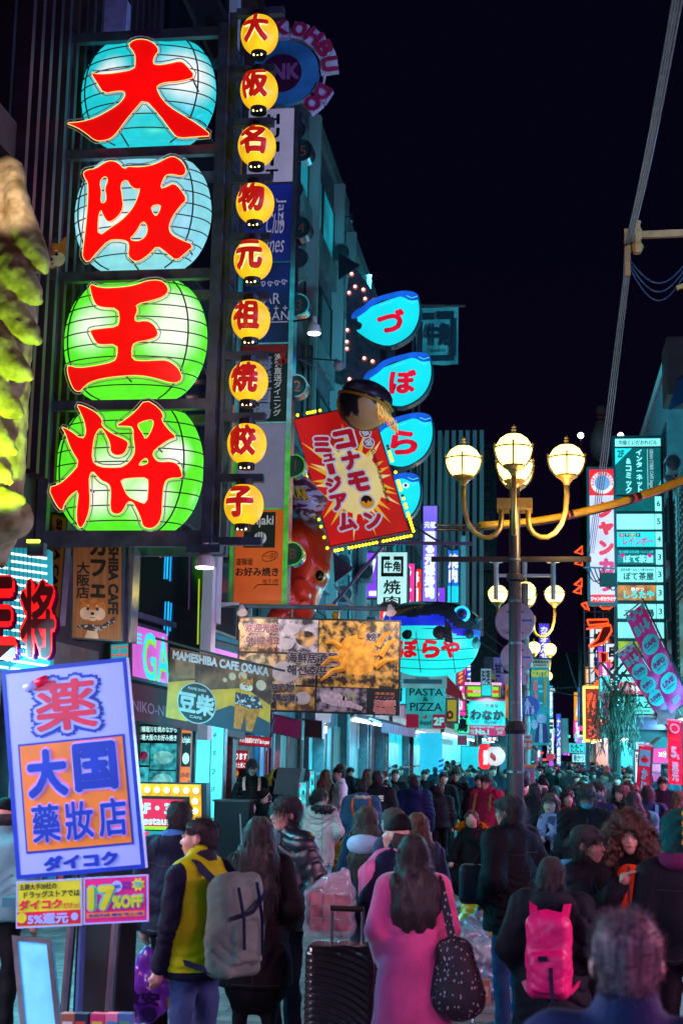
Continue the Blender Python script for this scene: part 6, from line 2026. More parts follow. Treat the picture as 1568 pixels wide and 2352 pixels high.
                # --- wall gear and projecting signs down both fronts
gr2 = random.Random(17)
acm = M('unit_white', rgb('9098a0'),.5, var=.2)
def wall_unit(b, side, y, z):
 """Air conditioner on brackets with its pipe."""
 s = -1 if side < 0 else 1
 x = side - s * .36
 o = MB().cbox((x, y, z),(.34,.85,.62)).build('air_conditioner', acm, b)
 MB().lathe([(.26,0),(.26,.02),(.05,.03)],(x, y - .43, z),16,(0,-1,0)).build('fan_grille', w_steel, o)
 MB().tube([(x, y + .3, z - .3),(side - s * .1, y + .35, z - .5),(side - s * .1, y + .35, z - gr2.uniform(1.5,4))],.03,6).build('pipe', w_pale, b)
for b, side, y0, y1, z0, z1, n in ((b_bars, L, 27,31,5,17,4),(b_plum, L, 32,43,5,18,9),(b_fish, L, 45,54,5,17,7),(b_grill, L, 56,65,5,14,5),(r_zaza, R, 58,73,5,16,6),(r_glass, R, 40,53,12.2,12.6,3),(r_kara, R, 75,95,5,12,6)):
 for k in range(n):
  wall_unit(b, side, gr2.uniform(y0, y1), gr2.uniform(z0, z1))
for b, side, y, m in ((b_bars, L, 31.3, w_steel),(b_plum, L, 35.2, w_rust),(b_plum, L, 43.7, w_steel),(b_fish, L, 54.7, w_rust),(r_zaza, R, 57, w_steel),(r_kara, R, 74.4, w_rust)):
 s = -1 if side < 0 else 1
 MB().tube([(side - s * .4, y, .3),(side - s * .4, y, 12.5)],.07,8).build('drain_pipe', m, b)
words_ = ('居酒屋', 'カラオケ', '焼鳥', '寿司', '串カツ', 'たこ焼', 'ホルモン', 'ラーメン', 'くすり', '鶴橋', '酒場', 'うどん', '両替', 'バー')
hues = dict(cyan='28e0f0', blue='2060ff', pink='ff38a8', amber='ffa828', white='e8f4ff', red='ff2c2c', violet='9048ff', mint='30f0b0')
for k in range(78):
 side = L if k % 2 else R
 y = 50 + (k // 2) * 2.7 + gr2.uniform(-1,1)
 if side == R and y < 76:
  continue
 w, hgt = gr2.uniform(.7,1.25), gr2.uniform(1.6,4.6)
 z = gr2.uniform(3.4,10.5 - hgt) + hgt
 x0 = (L + .1) if side == L else (R - .9 - w)
 cn = gr2.choice(list(hues))
 fr = Frame((x0 + gr2.uniform(0,.5), y, z),(w, 0,0),(0,0,-hgt))
 wd = gr2.choice(words_)
 th = board('side_sign', 'distant %s %s %s shop sign, %s on the %s side' % ('narrow' if w < .95 else 'wide', 'tall' if hgt > 3.1 else 'short', cn, 'low' if z < 6.5 else ('high' if z > 8.5 else 'mid height'), 'lantern' if side == L else 'theatre'), 'sign', fr, glow('side_' + cn, hues[cn],.95,.25), t=.3, rim=.05, group='shop signs down both fronts')
 letters(fr, col_text(wd),(.18,.06,.82,.94), paint('ink_blue', '102040') if cn in ('white', 'cyan', 'mint') else wl, th, z=.03, bold=.05)
                # --- street lamps
globe_m = M('globe_glass', (.4,.38,.3),.25, emit=4.5, ecol=(1.0,.74,.17))
iron = M('lamp_iron', (.30,.20,.05),.35, metal=.5, var=.25)
iron_d = M('post_paint', (.020,.016,.016),.35, metal=.2, var=.25)
iron_b = M('lamp_strap', (.07,.045,.01),.4, metal=.3)
def lamp_globe(c, r, parent):
 gl_ = MB()
 gl_.lathe([(r * .50,-r * .86),(r * .72,-r * .66),(r * .92,-r * .30),(r, .05 * r),(r * .95, r * .35),(r * .76, r * .66),(r * .45, r * .88),(r * .1, r * .97)], c, 20)
 g = gl_.build('globe', globe_m, parent, smooth=True)
 MB().lathe([(r * .15,-r * 1.42),(r * .2,-r * 1.3),(r * .34,-r * 1.1),(r * .62,-r * .92),(r * .62,-r * .82)], c, 16).build('cup', iron, g)
 MB().lathe([(r * .34, r * .90),(r * .2, r * 1.02),(r * .08, r * 1.08),(r * .14, r * 1.18),(r * .05, r * 1.24),(r * .12, r * 1.34),(r * .02, r * 1.5)], c, 12).build('finial', iron, g)
 ring = [c + Vector((r * 1.03 * math.cos(a), r * 1.03 * math.sin(a), r * .15)) for a in [2 * math.pi * k / 24 for k in range(25)]]
 MB().tube(ring, r * .045,5, False).build('band', iron_b, g)
 for k in range(4):
  a = math.pi / 2 * k
  pts = [c + Vector((rr * r * math.cos(a), rr * r * math.sin(a), h * r)) for rr, h in ((.64,-.84),(.9,-.5),(1.04,0),(1.05,.3))]
  MB().tube(pts, r * .05,5).build('strap', iron_b, g)
  MB().lathe([(0.001,-.1 * r),(r * .07,0),(0.001, r * .14)], c + Vector((1.05 * r * math.cos(a),1.05 * r * math.sin(a), r * .32)),6).build('spear', iron, g)
 return g
def street_lamp(label, x, y, zc, post_r=.10):
 """Five globe lamp: centre globe high, four on curved arms."""
 t = thing('street_lamp', label, 'street lamp', (x, y, 0), 'five globe street lamps along the middle')
 c = Vector((x, y, 0))
 MB().lathe([(.17,0),(.17,.5),(.105,.6),(.097,2.35),(.125,2.4),(.08,2.5),(.07, zc - .9),(.10, zc - .88),(.10, zc - .82),(.068, zc - .8),(.062, zc + .35)], c, 16).build('post', iron_d, t, smooth=False)
 r = .212
 pl_l = bpy.data.lights.new('lamp_light', 'POINT'); pl_l.energy = 130; pl_l.color = (1,.66,.25); pl_l.shadow_soft_size = .3
 pl_o = bpy.data.objects.new('lamp_light', pl_l); COL.objects.link(pl_o); pl_o.parent = t; pl_o.location = (.62,-.25, zc - .25)
 lamp_globe(c + Vector((0,-.02, zc + .25 + r * 1.2)), r, t)
 MB().cbox(c + Vector((0,0, zc + .02)),(.42,.42,.12)).build('hub', iron, t)
 for a in (0, math.pi / 2, math.pi, 3 * math.pi / 2):
  e = Vector((math.cos(a), math.sin(a),0))
  R_ = .62
  pts = [c + e * .16 + Vector((0,0, zc - .02))]
  for k in range(9):
   q = math.pi * k / 8
   pts.append(c + e * (.16 + .23 - .23 * math.cos(q) + 0) + Vector((0,0, zc - .16 - .24 * math.sin(q) + (.30 * (k / 8) ** 3))))
  pts.append(c + e * R_ + Vector((0,0, zc + .28)))
  MB().tube(pts, .032,8).build('arm', iron, t, smooth=True)
  lamp_globe(c + e * R_ + Vector((0,0, zc + .28 + r * 1.35)), r, t)
 for z in (2.7,3.4,3.9,4.4):
  MB().lathe([(.078, z),(.078, z + .03)], c, 14).build('strap', w_steel, t)
 for z in (1.35,1.9):
  MB().lathe([(.104, z),(.104, z + .03)], c, 14).build('strap', chrome, t)
 return t
LX0 = at(1182,1300,17).x
lam1 = street_lamp('nearest five globe street lamp, its post carrying round signs', LX0,17.0,5.05)
MB().bar((LX0-1.0,17.0,4.42),(LX0 + .9,17.0,4.42),.05,.06).build('crossarm', iron_d, lam1)
lab = ('second five globe street lamp, behind the round sign backs', 'third five globe street lamp down the street', 'fourth street lamp down the street, small above the festival banner', 'farthest of the five globe street lamps')
for i, d in enumerate((31,47,62,79)):
 c = copy_tree(lam1, None, (LX0 + .03 * i, d, 0)) if False else None
KIDS[lam1.name] = [o for o in bpy.data.objects if o.parent == lam1 and o.name.split('.')[0] != 'crossarm']
_ch = {}
for o in bpy.data.objects:
 if o.parent is not None:
  _ch.setdefault(o.parent.name, []).append(o)
for o in KIDS[lam1.name]:
 KIDS[o.name] = _ch.get(o.name, [])
 for o2 in KIDS[o.name]:
  KIDS[o2.name] = []
for i, d in enumerate((31.5,48,64,81)):
 c = copy_tree(lam1, None, (LX0 - .02, d, 0), math.radians(8 * i))
 c['label'] = lab[i]
disc_m = M('sign_back', rgb('9a90a4'),.4, metal=.2, var=.15)
def round_back(label, x, y, r, d, plates=True):
 p = at(x, y, d)
 t = thing('road_sign', label, 'road sign', p, 'backs of road signs on the second lamp post')
 MB().lathe([(r, 0),(r, .02),(r * .97,.035)], p, 32,(0,-1,0)).build('disc', disc_m, t)
 fr = Frame(p + Vector((-r, -.04, r)),(2 * r, 0,0),(0,0,-2 * r))
 for v in (.22,.74):
  fr.slab(MB(),.2, v, .8, v + .09,.0,.03).build('rail', disc_m, t)
  for u in (.3,.62):
   fr.slab(MB(), u, v + .02, u + .1, v + .07,.031,.05).build('clamp', w_steel, t)
 fr.slab(MB(),.68,.45,.93,.50,.0,.008).build('sticker', paint('sticker_blue', '3050a0'), t)
 return t
round_back('largest round road sign back, highest on the post behind the near lamp', 1182,1428,.40,28.8)
round_back('smaller round road sign back under the largest one', 1186,1512,.33,28.8)
rp = face(1157,1548,1213,1573,28.7)
board('plate_back', 'grey rectangular sign back below the round ones', 'road sign', rp, disc_m, t=.03, rim=.012, rimmat=disc_m)
sp_ = at(1205,1600,29.2)
ps = thing('sign_post', 'slim grey sign post behind the nearest street lamp', 'sign post', (sp_.x, 29.2,0))
MB().lathe([(.10,0),(.10,3.4),(.075,3.45),(.075, at(1205,1340,29.2).z)],(sp_.x, 29.2,0),12).build('post', w_rust, ps)
tz = at(1205,1322,29.2).z
MB().bar((sp_.x - .62,29.2, tz),(sp_.x + .62,29.2, tz),.06).build('crossarm', w_white, ps)
for dx in (-.58,0,.58):
 MB().tube([(sp_.x + dx, 29.2, tz - (.5 if dx else 0)),(sp_.x + dx, 29.2, tz + .26 + (.1 if not dx else 0))],.05,8).build('camera_post', w_white, ps)
 if dx:
  MB().lathe([(.14,0),(.11,.05),(.05,.07)],(sp_.x + dx, 29.2, tz + .27),12).build('camera_cap', w_white, ps)
bpz = at(1216,1622,28.7)
ped = thing('pedestrian_sign', 'round blue sign with white walking adult and child', 'road sign', bpz)
MB().lathe([(.20,0),(.20,.02),(.19,.025)], bpz, 32,(0,-1,0)).build('disc', M('ped_blue', rgb('1a5aa8'),.35, emit=.12, ecol=rgb('1a5aa8')), ped)
fr = Frame(bpz + Vector((-.12,-.027,.17)),(.25,0,0),(0,0,-.35))
pw = paint('ped_white', 'a0c8e0', .5)
fr.disc(MB(),.30,.12,.024,.0,.004,14).build('adult_head', pw, ped)
fr.shape(MB(), [(.14,.24),(.22,.19),(.40,.19),(.48,.26),(.60,.52),(.54,.55),(.44,.38),(.43,.60),(.44,.98),(.34,.98),(.30,.64),(.22,.96),(.12,.96),(.18,.58),(.19,.36),(.13,.52),(.06,.50)],0,.004).build('adult', pw, ped)
fr.disc(MB(),.72,.54,.019,.0,.004,12).build('child_head', pw, ped)
fr.shape(MB(), [(.62,.62),(.80,.62),(.88,.78),(.82,.80),(.80,.98),(.72,.98),(.70,.84),(.64,.98),(.58,.96),(.62,.78)],0,.004).build('child', pw, ped)
MB().bar(bpz + Vector((-.05,.03,0)),(sp_.x, 29.2, bpz.z),.03).build('bracket', w_steel, ped)
for y0, y1, hx, tx, lb in ((1688,1700, 'a8a0a8', '大阪市', 'pale notice plate on the slim sign post'),(1701,1722, 'c86028', '', 'orange bicycle notice on the slim sign post')):
 f_ = face(1200, y0,1222, y1,28.9)
 b_ = board('notice_plate', lb, 'notice', f_, paint('notice_' + hx, hx), t=.02, rim=0)
 if tx:
  letters(f_, tx, (.2,.25,.8,.75), black_p, b_)
 else:
  f_.slab(MB(),.1,.2,.9,.8,.002,.004).build('panel', paint('notice_dark', '3a2420'), b_)
  for u in (.3,.68):
   f_.disc(MB(), u, .52,.05,.005,.008,12).build('wheel', paint('notice_a8a0a8', 'a8a0a8'), b_)
cab = thing('street_cabinet', 'pale street cabinet with an ochre top and a red lettered side in the crowd', 'cabinet', at(1218,1800,27))
cb = face(1203,1757,1229,1990,27)
cb.slab(MB(),0,.03,1,1,-.4,0).build('body', paint('cabinet_grey', '6a8aa0', .5), cab)
cb.slab(MB(),-.05,0,1.05,.028,-.45,.05).build('top', paint('cabinet_ochre', 'a88040', .5), cab)
letters(cb, col_text('道頓堀商店会'),(.60,.06,.85,.50), paint('cabinet_red', 'b02848'), cab, bold=.03)
                # --- cables
cabm = M('bundle_cable', (.30,.30,.42),.3, metal=.3)
bc_ = thing('cable_bundle', 'bundle of pale overhead cables falling steeply from the top of the picture', 'cable', at(1555,0,14))
for k in range(4):
 a, b, c_ = at(1548 + k * 7,-20,12), at(1436 + k * 4,560,20), at(1432 + k * 4,640,21)
 d_ = at(1376 + k * 5,1080,38)
 e_ = at(1346 + k * 4,1300,50)
 pts = [a.lerp(b, t_) + Vector((0,0,-.15 * math.sin(math.pi * t_))) for t_ in [i / 8 for i in range(9)]] + [c_] + [c_.lerp(d_, t_) for t_ in (.25,.5,.75,1)] + [d_.lerp(e_, .5), e_]
 MB().tube(pts, .012 + .003 * (k == 1),6, False).build('cable', cabm, bc_)
q = at(1440,580,20)
MB().cbox(q, (.08,.08,.7)).build('clamp', M('clamp_orange', rgb('a06820'),.5), bc_)
br_ = thing('pole_bracket', 'yellow lit horizontal bracket with insulators at the picture edge', 'bracket', at(1510,540,20))
arm_m = M('bracket_ochre', rgb('a87838'),.5)
MB().bar(at(1455,540,20), at(1600,534,20),.07,.10).build('arm', arm_m, br_)
MB().lathe([(.06,-.22),(.10,-.12),(.06,-.05),(.09,.08),(.05,.2),(.07,.26)], at(1462,548,20),10).build('insulator', arm_m, br_)
for k in range(3):
 pts = [at(1440+130 * t_, 590 + k * 8 + (60+12 * k) * math.sin(math.pi * min(1, t_ * .9)) , 20) for t_ in [i / 12 for i in range(13)]]
 MB().tube(pts, .012,5, False).build('loop_cable', w_darksteel, br_)
MB().bar(at(1553,662,20), at(1580,652,20),.06,.06).build('stub', M('stub_yellow', rgb('b89020'),.5), br_)
yc = thing('guard_cable', 'thick yellow cable guard with black joints slung across the street', 'cable', at(1300,1190,20))
ym = M('guard_yellow', rgb('c89810'),.35, var=.12)
bm_ = M('guard_black', (.02,.015,.012),.4)
ys_ = [(1000,1206,16.9),(1090,1207,17.3),(1180,1200,17.6),(1240,1194,17.8),(1310,1181,18),(1400,1160,18.2),(1500,1129,18.5),(1600,1090,18.8)]
yp = [at(*q) for q in ys_]
def cpath(P, a, b, n=10):
 out = []
 for i in range(n + 1):
  t_ = (a + (b - a) * i / n) * (len(P) - 1)
  k = min(int(t_), len(P) - 2)
  f = t_ - k
  p0, p1, p2, p3 = P[max(k - 1,0)], P[k], P[k + 1], P[min(k + 2, len(P) - 1)]
  out.append(.5 * ((2 * p1) + (p2 - p0) * f + (2 * p0-5 * p1+4 * p2 - p3) * f * f + (3 * p1 - p0-3 * p2 + p3) * f ** 3))
 return out
MB().tube(cpath(yp, 0,1,40),.018,6, False).build('cable', bm_, yc, smooth=True)
MB().tube([p + Vector((0,.02,-.05)) for p in cpath(yp, 0,1,40)],.018,6, False).build('cable', bm_, yc, smooth=True)
for a, b, r_ in ((.16,.54,.042),(.575,.78,.05),(.80,1.0,.055)):
 MB().tube(cpath(yp, a, b, 20), r_, 10).build('guard_tube', ym, yc, smooth=True)
for a in (.555,.79):
 MB().tube(cpath(yp, a - .014, a + .022,4),.056,10).build('joint', bm_, yc, smooth=True)
 MB().tube(cpath(yp, a + .0, a + .008,2),.06,10).build('orange_band', paint('joint_orange', 'c04010'), yc)
                # --- tall street banners
def nobori(label, tl, tr, bl, d, hexc, fill=None, pole=True, rows=None):
 fr = quad(tl, tr, bl, d)
 t = thing('street_banner', label, 'banner', fr.p(.5,1), None)
 V, F = [], []
 n, m_ = 4,24
 for i in range(n + 1):
  for j in range(m_ + 1):
   V.append(fr.p(i / n, j / m_, .03 * math.sin(j * .9 + i)))
 for i in range(n):
  for j in range(m_):
   k = i * (m_ + 1) + j
   F.append((k, k + 1, k + m_ + 2, k + m_ + 1))
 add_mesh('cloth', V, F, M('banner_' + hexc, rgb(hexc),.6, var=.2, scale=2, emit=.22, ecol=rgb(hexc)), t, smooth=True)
 MB().tube([fr.p(-.06,-.02,.03), fr.p(1.04,-.02,.03)],.02,6).build('rail', w_white, t)
 MB().tube([fr.p(1.08,-.04,-.05), fr.p(1.08,1.12,-.05)],.022,6).build('pole', w_steel, t)
 return t, fr
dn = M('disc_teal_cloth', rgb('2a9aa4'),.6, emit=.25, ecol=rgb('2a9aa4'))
for lb, tl, tr, bl, d, words in (('longer pink slanted banner with cafe, info and live discs', (1436,1418, ),(1476,1385),(1540,1640),30, None),('shorter pink slanted banner with cafe, info and live discs', (1416,1503),(1452,1478),(1512,1652),31, None)):
 t, fr = nobori(lb, tl, tr, bl, d, 'c0207c' if d == 30 else 'b02870')
 for r_ in range(2):
  for c_ in range(5):
   if (r_ + c_) % 2 == 0:
    fr.slab(MB(), c_ * .2,.01 + r_ * .035, c_ * .2 + .2,.045 + r_ * .035,.035,.04).build('check', dn, t)
 letters(fr, 'B1', (.10,.13,.52,.23), dn, t, z=.04, bold=.06)
 fr.shape(MB(), [(.66,.12),(.80,.12),(.80,.18),(.92,.18),(.73,.24),(.54,.18),(.66,.18)],.035,.04).build('arrow', dn, t)
 for k, w_ in enumerate(('CAFE', 'INFO', 'LIVE')):
  v = .36 + k * .20
  fr.disc(MB(),.5, v, .42 * fr.U.length, .035,.04,28).build('disc', dn, t)
  letters(fr, w_, (.20, v - .035,.80, v + .015), paint('banner_word', 'a01868' if k != 1 else '50288c'), t, z=.045, bold=.06)
  letters(fr, 'TONBORI BASE', (.26, v + .03,.74, v + .045), paint('banner_small', '3a4868'), t, z=.045)
 letters(fr, 'BEER', (.3,.90,.7,.95), dn, t, z=.04)
bb = thing('banner_bracket', 'dark wall bracket holding the two slanted pink banners', 'bracket', at(1545,1660,30.5))
MB().bar(at(1500,1640,30.5), at(1580,1672,30.5),.08).build('arm', w_darksteel, bb)
MB().cbox(at(1528,1648,30.5),(.35,.3,.3)).build('socket', w_steel, bb)
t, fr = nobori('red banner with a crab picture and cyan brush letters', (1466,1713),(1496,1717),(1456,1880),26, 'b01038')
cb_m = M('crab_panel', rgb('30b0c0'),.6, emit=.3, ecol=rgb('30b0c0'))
fr.slab(MB(),.12,.05,.92,.27,.035,.038).build('panel', cb_m, t)
fr.disc(MB(),.52,.19,.07,.04,.044,14,.05).build('crab_body', paint('crab_red2', 'b01038'), t)
for k in range(6):
 a = math.radians(200 + k * 28)
 MB().bar(fr.p(.52,.19,.045), fr.p(.52 + .32 * math.cos(a),.19 + .075 * math.sin(a),.045),.02,.01).build('crab_leg', paint('crab_red2', 'b01038'), t)
letters(fr, col_text('かに一杯'),(.30,.30,.80,.98), cb_m, t, z=.04, bold=.06)
t, fr = nobori('bright red banner with a pale ring badge and large 5 percent print', (1532,1656),(1564,1660),(1534,1800),24, 'e01840')
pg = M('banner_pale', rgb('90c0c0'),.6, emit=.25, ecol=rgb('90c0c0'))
fr.disc(MB(),.5,.11,.08,.035,.038,18).build('ring', pg, t)
fr.disc(MB(),.5,.11,.055,.04,.042,18).build('ring_centre', paint('banner_redc', 'c01840'), t)
letters(fr, '5', (.2,.40,.62,.58), pg, t, z=.04, bold=.06)
letters(fr, '%', (.60,.52,.82,.60), pg, t, z=.04, bold=.03)
letters(fr, col_text('還元'),(.25,.64,.75,.95), pg, t, z=.04, bold=.06)
letters(fr, 'キャッシュレス', (.1,.25,.9,.31), paint('banner_gold', 'c88020'), t, z=.04)
sign('internet_sign', 'pink lit internet cafe sign with white foot behind the red banners', (1496,1716,1534,1756),33, 'f02c9c', .9, '30分', wl, trect=(.4,.25,.9,.6))
sign('white_kiosk', 'white lit karaoke kiosk board with small print in the crowd', (1456+2-2,1725,1481+24-24,1800),40, 'e8ffff', 1.0, '飲み放題\nカラオケ', paint('ink_blue', '102040'), trect=(.15,.1,.85,.35))
sign('cyan_kiosk_head', 'cyan lettered header above the white kiosk', (1457,1703,1482,1724),40.2, '30d8f0', .9, 'カラオケ', wl)
mk = thing('maroon_marquee', 'broad maroon canopy over the theatre entrance', 'canopy', at(1490,1700,52))
f_ = face(1440,1648,1545,1705,52)
f_.slab(MB(),0,0,1,.5,-2,0).build('fascia', paint('marquee_maroon', '5c0c38', .5), mk)
f_.slab(MB(),.1,.5,1,1,-2,-.3).build('soffit', paint('marquee_dark', '1c0614', .5), mk)
tent = thing('stall_tent', 'dark green stall tent roof beneath the theatre canopy', 'tent', at(1510,1730,36))
MB().poly([at(1494,1716,36), at(1520,1692,36), at(1560,1700,36), at(1566,1720,36)],(0,2,0)).build('roof', paint('tent_green', '0c4448', .5), tent)
wi = thing('willow_tree', 'drooping willow with strings of lights in front of the theatre', 'tree', (at(1440,1800,47).x, 47,0))
wb = M('willow_bark', (.05,.035,.03),.8)
cxw = at(1414,1800,47).x
zt_ = at(1440,1545,47).z
MB().tube([(cxw, 47,0),(cxw + .05,47,2.2),(cxw - .1,47,3.8),(cxw, 47, zt_ - .6)], [.16,.13,.10,.05],8).build('trunk', wb, wi)
rw = random.Random(4)
for k in range(7):
 a = rw.uniform(0,6.28)
 MB().tube([(cxw, 47,3.6 + k * .2),(cxw + .5 * math.cos(a),47 + .5 * math.sin(a),4.4 + k * .15),(cxw + .9 * math.cos(a),47 + .9 * math.sin(a),4.3 + k * .1)], [.06,.04,.02],5).build('limb', wb, wi)
V, F = [], []
for k in range(170):
 a, rr = rw.uniform(0,6.28), rw.uniform(.1,.82) ** .7
 x0, y0 = cxw + rr * math.cos(a),47 + rr * math.sin(a) * .9
 z0 = zt_ - rr * rr * .9 - rw.uniform(0,.5)
 ln = rw.uniform(.9,2.3)
 for q in range(int(ln * 14)):
  z = z0 - q / 14
  if z < 2.2:
   break
  b = rw.uniform(0,6.28)
  dx, dy = .035 * math.cos(b),.035 * math.sin(b)
  x, y = x0 + .06 * math.sin(q * .4 + k), y0
  i = len(V)
  V += [(x, y, z),(x + dx, y + dy, z - .05),(x + dx * .3, y + dy * .3, z - .16)]
  F.append((i, i + 1, i + 2))
add_mesh('crown', V, F, M('willow_leaf', (.018,.03,.012),.6, col2=(.06,.06,.03), scale=3), wi)['kind'] = 'stuff'
for k in range(16):
 p = at(rw.choice((1415,1419,1462)) + rw.uniform(-2,2),1530 + k * 6,45.8 + rw.uniform(0,.4))
 MB().ball(p, .022,6,4).build('light', glow('fairy_blue', '50c8ff', 2.5, sample=False), wi)
                # --- people
def skin_m(i):
 c = ((.46,.27,.20),(.38,.21,.15),(.52,.33,.26))[i % 3]
 return M('skin_%d' % (i % 3), c, .5, var=.12, scale=9, bump=.05)
def hair_m(c='black'):
 cc = {'black': (.012,.010,.012), 'brown': (.06,.026,.018), 'auburn': (.10,.032,.014), 'grey': (.15,.105,.12)}[c]
 return M('hair_' + c, cc, .5, var=.7, scale=34, stretch=(3,3,.3), bump=.7, bscale=80, spec=.35)
def clothm(key, hexc, rough=.75, sheen=.0, bump=.25, var=.2):
 return M('cloth_p_' + key, rgb(hexc), rough, var=var, scale=5, bump=bump, bscale=60, sheen=sheen, spec=.15)
eye_w = M('eye_white', (.5,.48,.48),.3)
eye_d = M('eye_dark', (.008,.006,.006),.15)
lip_m = M('lips', (.30,.07,.08),.4)
brow_m = M('brow', (.015,.011,.011),.7)
seam_m = M('seam_thread', (.02,.02,.028),.6)
ARM = {'down': ((.235,.02,1.10),(.245,-.05,.86)), 'pocket': ((.27,.07,1.12),(.18,-.10,.95)), 'phone': ((.22,-.06,1.11),(.07,-.27,1.20)),
  'raise': ((.26,-.14,1.18),(.20,-.30,1.40)), 'point': ((.24,-.16,1.20),(.10,-.36,1.36)), 'front': ((.25,-.02,1.12),(.06,-.23,1.03)),
  'swing': ((.24,.14,1.12),(.24,.16,.88)), 'fore': ((.24,-.10,1.11),(.22,-.26,.95))}
def person(label, x, y, H=1.7, yaw=0, z=0, w=1.0, fem=False, hair='short', hairc='black', top='1a1c24', trous='14161c', arms=('down', 'down'), turn=0, nod=0,
   hem=.86, bulk=.018, hood=False, collar=True, h=.018, detail=True, skin=0, legs='stand', shoes='101014', group=None, fold=.012, topm=None, mask=None, glasses=False, hem_r=0.0, bend=0.0, seat=0, skirt=False, name='person', noface=False):
 """One standing figure: a continuous skin body; hair and clothing are its children. Faces -Y before yaw (degrees)."""
 s = H / 1.70
 t = thing(name, label, 'person', (x, y, z), group)
 ca, sa = math.cos(math.radians(yaw)), math.sin(math.radians(yaw))
 A = np.array([[ca, -sa, 0], [sa, ca, 0], [0,0,1]])
 def place(V):
  V = V * s
  if bend:
   zz_ = np.maximum(0, V[:, 2] - .9 * s)
   a = bend * np.minimum(1, zz_ / (.25 * s))
   c_, s_ = np.cos(a), np.sin(a)
   V = np.stack([V[:, 0], V[:, 1] * c_ - zz_ * s_, V[:, 2] - zz_ + zz_ * c_ + V[:, 1] * s_ * 0],1)
  V = V @ A.T
  return V + np.array([x, y, z])
 sw = (.155 if fem else .178) * (.6 + .4 * w)
 ta, tn = math.radians(turn), math.radians(nod)
 Rh = np.array([[math.cos(ta),-math.sin(ta),0], [math.sin(ta), math.cos(ta),0], [0,0,1]]) @ np.array([[1,0,0], [0, math.cos(tn),-math.sin(tn)], [0, math.sin(tn), math.cos(tn)]])
 hc = np.array([0,-.015 - .02 * math.sin(tn),1.585])
 HP = lambda a, b, c: hc + Rh @ np.array([a, b, c])
 sm = skin_m(skin)
 jo = []
 for sx, pose in ((-1, arms[0]),(1, arms[1])):
  e, wr = ARM[pose] if isinstance(pose, str) else pose
  jo.append((np.array([sx * sw, .01,1.375]), np.array([sx * (e[0] + (sw - .178)), e[1], e[2]]), np.array([sx * wr[0] if not (len(wr) > 3) else wr[0], wr[1], wr[2]])))
 if legs == 'walk':
  lg = [((-.085,.0,.92),(-.085,-.10,.50),(-.085,-.12,.09)),((.085,.0,.92),(.085,.06,.50),(.085,.28,.16))]
 else:
  lg = [((-.09,0,.92),(-.095,-.015,.49),(-.10,.02,.08)),((.09,0,.92),(.095,-.015,.49),(.10,.02,.08))]
 # --- body
 ext = .62
 S = Sdf((-.45,-.5,-.03),(.45,.42,1.76), h)
 S.cap((0,.0,.95),(0,.01,1.32),.12,.125,.03,(1.15,.75,1))
 S.cap((-sw * .8,.01,1.375),(sw * .8,.01,1.375),.045,.045,.04)
 S.cap((0,.025,1.36), HP(0,.02,-.09),.055,.050,.03)
 for sh, el, wr in jo:
  S.cap(sh, el, .042,.036,.02).cap(el, wr, .036,.026,.02)
  d = (wr - el) / np.linalg.norm(wr - el)
  pc_ = wr + d * .05
  S.ell(pc_, (.036,.036,.042),.02)
  if detail:
   n_ = np.cross(d, [0,1,.3]); n_ /= np.linalg.norm(n_)
   cu = np.cross(n_, d)
   for q in range(4):
    b0 = wr + d * .075 + n_ * (q - 1.5) * .019
    L_ = (.034,.040,.038,.030)[q]
    S.cap(b0, b0 + d * L_ - cu * .008,.0095,.009,.006)
    S.cap(b0 + d * L_ - cu * .008, b0 + d * (L_ + .018) - cu * .030,.009,.008,.004)
   S.cap(wr + d * .03 + n_ * .03, wr + d * .07 + n_ * .048 - cu * .012,.011,.009,.008)
 for hp, kn, an in lg:
  S.cap(hp, kn, .07,.05,.03).cap(kn, an, .05,.034,.02)
  S.ell((an[0], an[1] - .06, an[2] - .035),(.036,.10,.035),.02)
 S.ell(HP(0,.014,.032),(.074,.090,.083),.02, Rh)
 S.ell(HP(0,-.022,-.028),(.062,.070,.088),.025, Rh)
 S.ell(HP(0,-.050,-.088),(.032,.028,.026),.03, Rh)
 for q in (-1,1):
  S.ell(HP(q * .077,.012,-.012),(.011,.022,.031),.008, Rh)
 if detail:
  for q in (-1,1):
   S.ell(HP(q * .036,-.056,-.032),(.028,.026,.028),.02, Rh)
   S.ell(HP(q * .031,-.098,.010),(.019,.016,.010),.010, Rh, sub=True)
  S.cap(HP(0,-.086,.004), HP(0,-.104,-.030),.009,.013,.012)
  S.cap(HP(-.018,-.083,-.062), HP(.018,-.083,-.062),.010,.010,.010)
 S.build('body', sm, t, place)
 tm = topm or clothm(top, top)
 if detail and not noface:
  b = lambda pts, r, n, m: (lambda V_: add_mesh(n, V_, F_, m, t, smooth=True))
  for q in (-1,1):
   mb = MB().ball((0,0,0),(.016,.007,.0085),10,6)
   V_ = np.array([HP(q * .031,-.083,.010) + Rh @ np.array(v) for v in mb.v])
   eo = add_mesh('eye', place(V_), mb.f, eye_w, t, smooth=True)
   mb = MB().ball((0,0,0),(.0085,.0055,.0085),8,6)
   V_ = np.array([HP(q * .031,-.0885,.010) + Rh @ np.array(v) for v in mb.v])
   add_mesh('iris', place(V_), mb.f, eye_d, eo, smooth=True)
   mb = MB().tube([HP(q * .014,-.094,.028), HP(q * .032,-.093,.033), HP(q * .048,-.080,.028)], [.0045,.005,.003],5)
   add_mesh('eyebrow', place(np.array([tuple(v) for v in mb.v])), mb.f, brow_m, t)
  mb = MB().ball((0,0,0),(.024,.008,.0085),10,6)
  V_ = np.array([HP(0,-.092,-.062) + Rh @ np.array(v) for v in mb.v])
  add_mesh('mouth', place(V_), mb.f, lip_m, t, smooth=True)
